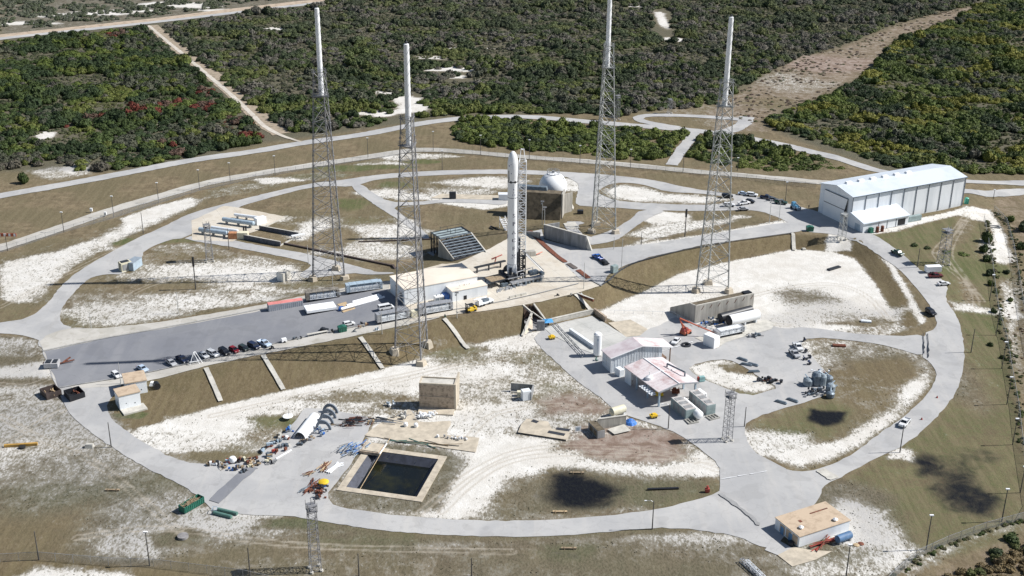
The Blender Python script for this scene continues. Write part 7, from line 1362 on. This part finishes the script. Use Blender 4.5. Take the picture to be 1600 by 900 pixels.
fence([(1537,345),(1541,370),(1549,410),(1554,455),(1560,495),(1572,535),(1580,585),(1590,640),(1597,700),(1612,790)],2.6,'inner chain-link fence running down the right side of the site')
fence([(1553,330),(1572,350),(1583,390),(1590,430),(1598,480),(1612,560)],2.6,'outer chain-link fence at the right photo edge below the hangar')
fence([(1612,790),(1600,812),(1540,828),(1480,850),(1430,873),(1395,905),(1370,930)],2.4,'chain-link fence crossing the bottom right corner')
fence([(-30,402),(12,392),(100,363),(178,341),(248,318),(312,298),(400,279),(462,268),(575,250),(650,238),(725,241),(790,247)],2.4,'faint chain-link fence along the upper left perimeter track')
fence([(790,247),(825,250),(906,257),(985,264),(1067,271),(1152,279),(1240,290),(1275,294)],2.4,'faint chain-link fence along the perimeter track right of the rocket')
fence([(-30,880),(60,875),(170,884),(240,886),(380,903),(420,912)],2.4,'chain-link fence across the lower left corner')
O,an,L0=fr((926,489),(1085,505)); 
m=MB(); pts=[(926,488),(960,489),(1035,491),(1050,491),(1085,510)]
W_=[P(*p) for p in pts]; o=W_[0]; prev=None
for a,b_ in zip(W_[:-1],W_[1:]):
    k=max(1,int((b_-a).length/3))
    for i in range(k): p=a.lerp(b_,i/k)-o; q=a.lerp(b_,(i+1)/k)-o; m.tube(p,p+Vector((0,0,1.1)),.06,n=4); m.tube(p+Vector((0,0,1.1)),q+Vector((0,0,1.1)),.05,n=4)
b=m.build('hand_rail',WHITE2); b.location=o; tag(b,'long white handrail from the slope foot to the earth-topped bunker','railing')
t=T('striped_sign','orange and white striped board on a pole at the left photo edge','sign',12,392,0); MB().box(-5,4.5,-.1,.1,6.2,7.6).build('board',ORANGE,t)
m=MB()
for k in range(5): m.box(-4.6+k*2,-3.8+k*2,-.12,-.101,6.3,7.5)
m.build('stripe',WHITE,t)
for px,py,lb in ((143,332,'white box on a post beside the perimeter fence, left one of two'),(165,338,'white box on a post beside the perimeter fence, right one of two')):
    b=MB().box(-.5,.5,-.4,.4,.6,2.0).tube((0,0,0),(0,0,.6),.1).build('junction_box',WHITE); b.location=P(px,py); tag(b,lb,'box')
for px,py,lb in ((1560,399,'U-shaped concrete kerb on the sand by the right fence'),):
    b=MB().box(-2.4,2.0,.9,1.3,0,.5).box(-2.4,2.0,-1.3,-.9,0,.5).box(1.6,2.0,-.9,.9,0,.5).build('concrete_kerb',CONCG); b.location=P(1555,355); tag(b,lb,'kerb')
# ---------------------------------------------------------------- vegetation
from mathutils import noise as mnoise
leafm=bpy.data.materials.new('foliage'); leafm.use_nodes=True; n=leafm.node_tree;N=n.nodes;Lk=n.links;b=N['Principled BSDF'];tc=N.new('ShaderNodeTexCoord'); b.inputs['Roughness'].default_value=.7; b.inputs['Specular IOR Level'].default_value=.25
ai=N.new('ShaderNodeAttribute'); ai.attribute_type='INSTANCER'; ai.attribute_name='tint'
no_=N.new('ShaderNodeTexNoise'); no_.inputs['Scale'].default_value=1.3; no_.inputs['Detail'].default_value=4; Lk.new(tc.outputs['Object'],no_.inputs['Vector'])
mu=N.new('ShaderNodeMix'); mu.data_type='RGBA'; mu.blend_type='MULTIPLY'; mu.inputs[0].default_value=1; Lk.new(ai.outputs[0],mu.inputs[6])
vr=mixc(ramp(no_.outputs[0],.38,.62),(.80,.82,.80),(1.22,1.20,1.12)); Lk.new(vr,mu.inputs[7]); Lk.new(mu.outputs[2],b.inputs['Base Color'])
def leafmat(col):
    m=leafm.copy(); m.name='foliage_tone'; 
    for l in list(m.node_tree.links):
        if l.from_node.type=='ATTRIBUTE': m.node_tree.links.remove(l)
    for x in m.node_tree.nodes:
        if x.type=='MIX' and x.blend_type=='MULTIPLY': x.inputs[6].default_value=(*col,1)
    return m
barkm=mat('bark',(.16,.12,.09),.9,.2)
def crown(seed,nl=9,leaf=.42,nleaf=420,flat=.62,bare=False):
    r=np.random.default_rng(seed); vs=[];fs=[]
    lumps=[]
    for k in range(nl):
        a=r.uniform(0,2*pi); d=r.uniform(0,.62); s=r.uniform(.30,.52); lumps.append((d*cos(a),d*sin(a),flat*r.uniform(.45,.95)*(1-.5*d),s))
    lumps.append((0,0,flat*.55,.6))
    for (x,y,z,s) in lumps:          # rough dark core
        o=len(vs); nu,nv=7,4
        for j in range(nv+1):
            ph=pi*j/nv
            for i in range(nu):
                th=2*pi*i/nu; q=s*(.82+.2*r.random()); vs.append((x+q*sin(ph)*cos(th),y+q*sin(ph)*sin(th),max(0,z+q*.8*cos(ph))))
        for j in range(nv):
            for i in range(nu): fs.append((o+j*nu+i,o+(j+1)*nu+i,o+(j+1)*nu+(i+1)%nu,o+j*nu+(i+1)%nu))
    for k in range(nleaf):
        x,y,z,s=lumps[r.integers(len(lumps))]; th=r.uniform(0,2*pi); ph=np.arccos(r.uniform(-.35,1)); q=s*r.uniform(.85,1.22); c=np.array([x+q*sin(ph)*cos(th),y+q*sin(ph)*sin(th),z+q*.82*cos(ph)])
        if c[2]<0.02: continue
        nn=np.array([sin(ph)*cos(th),sin(ph)*sin(th),cos(ph)])+r.normal(size=3)*.42;nn/=np.linalg.norm(nn);u=np.cross(nn,r.normal(size=3));u/=np.linalg.norm(u);v=np.cross(nn,u); L=leaf*r.uniform(.12,.30); o=len(vs)
        vs+=[tuple(c-u*L-v*L*.6),tuple(c+u*L-v*L*.6),tuple(c+u*L*.7+v*L*.8),tuple(c-u*L*.7+v*L*.8)]; fs.append((o,o+1,o+2,o+3))
    me=bpy.data.meshes.new('crown'); me.from_pydata([tuple(map(float,p)) for p in vs],[],fs); me.materials.append(leafm); return me
crowns=[crown(s,nl=random.randint(6,11),nleaf=330,flat=f) for s,f in zip(range(8),(.5,.62,.7,.45,.55,.66,.58,.5))]
vc=bpy.data.collections.new('shrub_kinds')
for i,me in enumerate(crowns): vc.objects.link(bpy.data.objects.new('shrub_kind_%d'%i,me))
def W0p(poly): return [tuple(PZ(*p))[:2] for p in poly]
WOODS=[[(-160,-90),(0,66),(228,43),(250,62),(285,92),(318,120),(352,150),(385,182),(408,205),(425,219),(400,226),(300,247),(215,264),(150,270),(112,268),(108,262),(82,258),(85,250),(60,262),(0,268),(-160,275)],
 [(246,42),(400,19),(545,2),(700,-22),(1200,-60),(1480,-60),(1640,-90),(1520,9),(1400,38),(1330,68),(1250,92),(1195,118),(1150,145),(1120,165),(1060,172),(1000,176),(960,186),(940,181),(850,178),(760,178),(710,181),(660,186),(640,180),(600,192),(575,200),(500,208),(470,210),(440,205),(410,180),(368,148),(335,118),(300,88),(270,62)],
 [(1210,202),(1190,190),(1230,170),(1290,150),(1345,120),(1375,92),(1400,62),(1490,32),(1525,10),(1650,-90),(2000,-90),(1900,280),(1600,274),(1560,273),(1450,268),(1390,262),(1340,244),(1290,228),(1240,212)],
 [(700,200),(720,187),(760,184),(800,186),(850,190),(900,196),(940,195),(1000,202),(1060,207),(1074,213),(1050,249),(1000,254),(960,250),(900,243),(830,240),(760,233),(715,224)],
 [(1068,246),(1092,212),(1130,212),(1180,222),(1240,236),(1300,252),(1340,266),(1320,276),(1240,274),(1150,265),(1100,256)],
 [(-160,70),(0,50),(225,28),(400,6),(560,-18),(500,-110),(-300,-110)],
 [(1440,915),(1520,872),(1600,835),(1720,820),(1720,1000),(1430,1000)]]
GAP=[(705,113,19,9),(720,124,8,8),(675,94,12,6),(628,160,9,13),(645,172,13,13),(650,155,6,12),(595,182,16,7),(560,178,9,4),(600,148,7,5),(745,72,26,3),(68,214,5,9),(430,46,12,5),(250,192,4,3),(990,12,18,4)]
GAPW=[(PZ(a,b_).x,PZ(a,b_).y,c_,d_) for a,b_,c_,d_ in GAP]+[(PZ(a,b_).x,PZ(a,b_).y,c_,d_) for a,b_,c_,d_ in ((1035,38,7,60),(1041,24,6,30),(1030,50,6,20),(1052,62,10,9))]
def fb(x,y,s,o=0): return mnoise.fractal(Vector((x/s+o,y/s,0)),1.0,2.0,4)
PTS=[];TINT=[];SCL=[];ROT=[];IDX=[]
REDS=[(PZ(a,b_).x,PZ(a,b_).y,r) for a,b_,r in ((270,165,14),(285,160,10),(205,178,14),(215,172,12),(150,188,8),(175,182,9),(325,145,16),(320,168,14),(385,185,20),(360,195,14),(400,215,16),(255,232,10),(275,240,9),(180,54,14),(265,65,9),(230,180,10),(105,198,6))]
def tint(x,y,zone):
    a=fb(x,y,70); b_=fb(x,y,28,9); c_=random.random()
    g=Vector((.045,.066,.020))
    if b_>.12: g=Vector((.075,.100,.022))
    if b_>.34 or c_>.97: g=Vector((.100,.115,.030))
    if b_<-.15: g=Vector((.028,.045,.018))
    gr=fb(x,y,55,31)
    if gr>.2 and c_<.6: g=Vector((.070,.075,.052))
    if c_<.03: g=Vector((.09,.085,.07))
    if zone==1 and y>640:
        f=min(1,(y-620)/350); g=g.lerp(Vector((.088,.095,.066)),f*.45)
        if fb(x,y,60,50)>.05 and random.random()<.45: g=Vector((.115,.108,.092))
    if zone==2:
        if fb(x,y,45,70)>.0: g=g.lerp(Vector((.085,.115,.022)),.6)
        if fb(x,y*2,40,90)>.3: g=Vector((.15,.15,.03))
    if zone in (3,4): g=Vector((.060,.082,.022)).lerp(Vector((.10,.125,.030)),max(0,min(1,.5+fb(x,y,30,12)*1.6))); 
    if zone in (3,4) and c_<.2: g=Vector((.035,.05,.022))
    if zone==5: g=Vector((.105,.115,.085)) if c_>.4 else Vector((.07,.085,.05))
    if zone==6: g=Vector((.14,.105,.055)) if c_>.35 else Vector((.075,.085,.03))
    if zone==0:
        for rx,ry,r in REDS:
            if (x-rx)**2+(y-ry)**2<(r*.6)**2 and c_<.6: g=Vector((.125,.035,.025)) if c_<.3 else Vector((.10,.065,.05))
    k=random.uniform(.98,1.3); return g*k
def excluded(x,y):
    for gx_,gy_,rx,ry in GAPW:
        if ((x-gx_)/rx)**2+((y-gy_)/ry)**2<1: return True
    return False
EDGE=[]
for zi,poly in enumerate(WOODS):
    W_=W0p(poly) if zi<6 else W0p(poly); xs=[p[0] for p in W_]; ys=[p[1] for p in W_]; y1=min(max(ys),1330); sp=4.3 if zi not in (5,6) else (3.4 if zi==5 else 2.6)
    X,Yv=np.meshgrid(np.arange(max(min(xs),-620),min(max(xs),620),sp),np.arange(min(ys),y1,sp)); X=X+rng.uniform(-.5,.5,X.shape)*sp; Yv=Yv+rng.uniform(-.5,.5,X.shape)*sp
    k=(abs(X)<.44*Yv+45); X=X[k];Yv=Yv[k]; ins=pip(X,Yv,W_); X=X[ins];Yv=Yv[ins]; dd=sdist(X,Yv,W_)
    for x,y,d in zip(X.tolist(),Yv.tolist(),dd.tolist()):
        if excluded(x,y) or d<1.6: continue
        o_=fb(x,y,32,17)
        low=(zi in (0,1,2) and o_<-.30 and d>10) or (zi==1 and y>800 and fb(x,y,22,40)<-.22)
        if low:
            for _ in range(3):
                a=x+random.uniform(-2.4,2.4); b2=y+random.uniform(-2.4,2.4); s=random.uniform(.6,1.3); t_=tint(x,y,zi).lerp(Vector((.12,.12,.075)),random.uniform(.2,.7)); PTS.append((a,b2,-.1)); SCL.append((s,s,s*.9)); TINT.append((*t_,1)); ROT.append(random.uniform(0,6.28)); IDX.append(random.randrange(8))
            if random.random()<.3: continue
        if zi==5 and fb(x,y,18,3)<-.02: continue
        s=random.uniform(2.3,3.9)*(1+.35*max(-.5,min(1,fb(x,y,24,77)*2)))
        if low: s=random.uniform(.9,1.9)
        if zi==5: s=random.uniform(1.3,2.6)
        if zi==6: s=random.uniform(.9,2.0)
        if zi in (3,4): s=random.uniform(2.4,3.8)
        hgt=s*random.uniform(.75,1.3)*(1+.5*max(-.4,min(.8,fb(x,y,38,55)*1.6)))
        t_=tint(x,y,zi)
        if low: t_=t_.lerp(Vector((.14,.135,.09)),.55)
        if d<5.5 and y<760 and zi in (0,1,2,3,4) and (zi!=0 or y<640 or True): EDGE.append((x,y,s,hgt,t_,zi)); continue
        PTS.append((x,y,-.1)); SCL.append((s,s,hgt)); TINT.append((t_.x,t_.y,t_.z,1)); ROT.append(random.uniform(0,6.28)); IDX.append(random.randrange(8))
# keep the 110 nearest edge shrubs as things, the rest joins the mass
EDGE.sort(key=lambda e:e[1])
for line in ([(1537,345),(1541,370),(1549,410),(1554,455),(1560,495),(1572,535),(1580,585),(1590,640),(1597,700)],[(1553,330),(1572,350),(1583,390),(1590,430),(1598,480)],[(1395,905),(1430,873),(1480,850),(1540,828),(1600,812)]):
    for a,b_ in zip(line[:-1],line[1:]):
        A=P(*a);B2_=P(*b_)
        for k in range(int((B2_-A).length*1.1)):
            q=A.lerp(B2_,random.random()); s=random.uniform(.35,1.0); PTS.append((q.x+random.gauss(.8,1.0),q.y,q.z-.1)); SCL.append((s,s,s*.9)); g=random.choice(((.05,.07,.022),(.08,.10,.03),(.12,.11,.06))); TINT.append((*g,1)); ROT.append(random.uniform(0,6.28)); IDX.append(random.randrange(8))
for _ in range(700):       # brush on the rough ground outside the right fence
    q=P(random.uniform(1560,1690),random.uniform(395,800)); s=random.uniform(.2,.75); f_=q.y
    if proj(q)[0]<1560+(proj(q)[1]-395)*.12: continue
    PTS.append((q.x,q.y,q.z-.1)); SCL.append((s,s,s*.8)); g=random.choice(((.14,.09,.06),(.10,.10,.04),(.18,.13,.09),(.06,.07,.03))); TINT.append((*g,1)); ROT.append(random.uniform(0,6.28)); IDX.append(random.randrange(8))
def near(e): return any(abs(proj((e[0],e[1],0))[0]-800)<800 for _ in (0,))
vis=[e for e in EDGE if near(e)]; KEEP=vis[:110]; ks=set(id(e) for e in KEEP)
for e in EDGE:
    if id(e) in ks: continue
    PTS.append((e[0],e[1],-.1)); SCL.append((e[2],e[2],e[3])); TINT.append((*e[4],1)); ROT.append(random.uniform(0,6.28)); IDX.append(random.randrange(8))
WC_=W0p([(1100,172),(1150,145),(1195,118),(1250,92),(1330,68),(1400,38),(1500,10),(1530,12),(1490,32),(1400,62),(1375,92),(1345,120),(1290,150),(1230,170),(1190,190),(1200,200)]); xs=[p[0] for p in WC_]; ys=[p[1] for p in WC_]
Xc=rng.uniform([min(xs),min(ys)],[max(xs),max(ys)],(9000,2)); Xc=Xc[pip(Xc[:,0],Xc[:,1],WC_)]
for x,y in Xc.tolist():
    if fb(x,y,26,61)<-.1 or random.random()<.35: continue
    s=random.uniform(.5,1.5); g=random.choice(((.16,.12,.085),(.14,.115,.09),(.10,.11,.055),(.2,.16,.11),(.13,.09,.08)))
    PTS.append((x,y,-.15)); SCL.append((s,s,s*.7)); TINT.append((*g,1)); ROT.append(random.uniform(0,6.28)); IDX.append(random.randrange(8))
print('scrub instances',len(PTS),'edge',len(KEEP))
me=bpy.data.meshes.new('scrub'); me.from_pydata(PTS,[],[])
for nm,ty,dat,key in (('tint','FLOAT_COLOR',TINT,'color'),('scl','FLOAT_VECTOR',SCL,'vector')):
    at=me.attributes.new(nm,ty,'POINT'); at.data.foreach_set(key,np.array(dat,np.float32).ravel())
at=me.attributes.new('rot','FLOAT_VECTOR','POINT'); at.data.foreach_set('vector',np.array([(0,0,r) for r in ROT],np.float32).ravel())
at=me.attributes.new('idx','INT','POINT'); at.data.foreach_set('value',np.array(IDX,np.int32))
so_=bpy.data.objects.new('scrub_thicket',me); COL.objects.link(so_); so_['kind']='stuff'; so_['label']='dense oak scrub covering the land beyond the roads'
ng=bpy.data.node_groups.new('scatter','GeometryNodeTree'); ng.interface.new_socket('Geometry',in_out='INPUT',socket_type='NodeSocketGeometry'); ng.interface.new_socket('Geometry',in_out='OUTPUT',socket_type='NodeSocketGeometry')
gi=ng.nodes.new('NodeGroupInput'); go=ng.nodes.new('NodeGroupOutput'); ip=ng.nodes.new('GeometryNodeInstanceOnPoints'); ci=ng.nodes.new('GeometryNodeCollectionInfo'); ci.inputs['Collection'].default_value=vc; ci.inputs['Separate Children'].default_value=True; ci.inputs['Reset Children'].default_value=True
mp_=ng.nodes.new('GeometryNodeMeshToPoints'); ng.links.new(gi.outputs[0],mp_.inputs[0]); ng.links.new(mp_.outputs[0],ip.inputs['Points']); ng.links.new(ci.outputs[0],ip.inputs['Instance']); ip.inputs['Pick Instance'].default_value=True
def na(nm,ty):
    o=ng.nodes.new('GeometryNodeInputNamedAttribute'); o.data_type=ty; o.inputs[0].default_value=nm; return [s for s in o.outputs if s.enabled and s.name=='Attribute'][0]
ng.links.new(na('idx','INT'),ip.inputs['Instance Index']); er=ng.nodes.new('FunctionNodeEulerToRotation'); ng.links.new(na('rot','FLOAT_VECTOR'),er.inputs[0]); ng.links.new(er.outputs[0],ip.inputs['Rotation']); ng.links.new(na('scl','FLOAT_VECTOR'),ip.inputs['Scale']); ng.links.new(ip.outputs[0],go.inputs[0])
md=so_.modifiers.new('scatter','NODES'); md.node_group=ng
tones=[leafmat(c) for c in ((.045,.066,.020),(.075,.100,.022),(.030,.046,.018),(.105,.125,.028),(.090,.082,.066),(.19,.045,.025))]
tonev=[(.045,.066,.020),(.075,.100,.022),(.030,.046,.018),(.105,.125,.028),(.090,.082,.066),(.19,.045,.025)]
tn_names=['dark green','mid green','deep green','yellow-green','grey-brown','red-brown']
def shrub(x,y,z,s,hg_,tone,label,group,name='shrub',cat='shrub',me_i=None):
    t=thing(name,label,cat,(x,y,z),random.uniform(0,6.28),group); i=random.randrange(8) if me_i is None else me_i; key=(i,tone)
    if key not in SHM: m2=crowns[i].copy(); m2.materials.clear(); m2.materials.append(tones[tone]); SHM[key]=m2
    c_=bpy.data.objects.new('crown',SHM[key]); COL.objects.link(c_); c_.parent=t; c_.scale=(s,s,hg_); 
    if 'k' not in STM: STM['k']=MB().tube((0,0,-.3),(.1,.05,1.4),.16,.08,6).tube((.02,0,.4),(-.5,.3,1.5),.09,.05,5).tube((.05,0,.5),(.6,-.2,1.6),.08,.04,5).build('trunk',barkm,t); return t
    d=bpy.data.objects.new('trunk',STM['k'].data); COL.objects.link(d); d.parent=t; return t
SHM={};STM={}
zn=['left wood beyond the outer road','big central wood behind the outer road','right wood behind the hangar','hedge band right of the rocket nose','hedge band in front of the outer road on the right']
zn=['left wood','central wood','wood behind the hangar','hedge right of the rocket nose','hedge below the loop road']
def ordn(k): return str(k)+('th' if 10<k%100<20 else {1:'st',2:'nd',3:'rd'}.get(k%10,'th'))
cnt={}
for x,y,s,hg_,t_,zi in sorted(KEEP,key=lambda e:proj((e[0],e[1],0))[0]):
    cnt[zi]=cnt.get(zi,0)+1
    i=min(range(6),key=lambda k:(Vector(tonev[k])-t_).length); shrub(x,y,-.1,s,hg_,i,'%s shrub, %s from left, front edge of the %s'%(tn_names[i],ordn(cnt[zi]),zn[zi]),'shrubs on the front edge of the '+zn[zi])
c=P(38,286); shrub(c.x,c.y,c.z,3.1,5.6,0,'lone round dark green bush with its shadow on the grass at the far left',None,'bush','bush',2)
for px,py,s,h_,lb in ((1541,378,2.6,5.5,'tallest dark green tree in the row by the right fence'),(1537,394,2.2,3.8,'dark green tree just below the tallest in the fence row'),(1541,408,2.0,3.4,'green tree third from the top in the fence row'),(1545,430,1.8,3.4,'green tree in the middle of the fence row'),(1548,446,1.6,2.8,'small green tree below the middle of the fence row'),(1552,488,1.4,2.2,'lowest green bush in the fence row'),(1578,345,2.2,3.0,'bush on the outer right fence near the hangar corner'),(1600,360,3.4,5.0,'dark bush cut by the right photo edge'),(1596,388,2.4,3.4,'lower dark bush cut by the right photo edge'),(1573,427,1.6,2.0,'low bush on the outer fence line'),(1578,470,1.3,1.8,'small bush between the two right fences'),(1547,540,1.2,1.6,'small bush against the inner right fence near a lamp pole'),(1566,560,1.1,1.6,'small bush at the foot of the inner right fence'),(1500,770-2,.6,.5,'x'),(1580,845,2.6,2.4,'green bush in the bottom right corner'),(1555,866,2.2,2.0,'second green bush in the bottom right corner'),(1428,384,1.6,1.5,'low shrub beside the road below the hangar'),(1448,388,1.6,1.2,'dark low shrub left of the grey lattice mast'),(1478,394,2.2,1.0,'low dark brush right of the grey lattice mast'),(1505,398,2.4,.9,'low brown brush on the grass between mast and fence')):
    if lb=='x': continue
    c=P(px,py); shrub(c.x,c.y,c.z-.05,s,h_,random.choice((0,0,1,2)),lb,None,'tree' if h_>3 else 'bush','tree' if h_>3 else 'bush')
# weeds on the sandy parts
rw=np.random.default_rng(5); wv=[];wf=[]
cand=rw.uniform([-200,240],[200,600],(34000,2)); Cc_=channels(cand[:,0],cand[:,1]); okm=(Cc_['sand']>.3)&(Cc_['sand']<.9)&(Cc_['wet']<.2); cand=cand[okm]
RDS=[]
from mathutils.bvhtree import BVHTree
_rb=[]
for o in list(bpy.data.objects):
    if o.type=='MESH' and o.get('kind')=='structure' and o is not ground: _rb.append(BVHTree.FromPolygons([v.co for v in o.data.vertices],[tuple(p.vertices) for p in o.data.polygons]))
def onroad(x,y): return any(b_.ray_cast(Vector((x,y,60)),Vector((0,0,-1)))[0] is not None for b_ in _rb)
MMm={}
for x,y in cand:
    if fb(x,y,9,5)<.02 or onroad(x,y): continue
    z=H(x,y); o=len(wv); s=rw.uniform(.08,.22); k=5
    for j in range(3):
        a=rw.uniform(0,pi); dx,dy=cos(a)*s,sin(a)*s; o=len(wv); wv+=[(x-dx,y-dy,z),(x+dx,y+dy,z),(x+dx*.5,y+dy*.5,z+s*.8),(x-dx*.5,y-dy*.5,z+s*.9)]; wf.append((o,o+1,o+2,o+3))
me=bpy.data.meshes.new('weeds'); me.from_pydata([tuple(map(float,p)) for p in wv],[],wf); me.materials.append(mat('weed_green',(.11,.115,.07),.9,.4,scale=.3)); wo=bpy.data.objects.new('weed_tufts',me); COL.objects.link(wo); wo['kind']='stuff'; wo['label']='scattered weeds growing in the sand'

for o in sc.objects:
    l=o.get('label')
    if l and len(l.split())>16: print('LONG',len(l.split()),l)
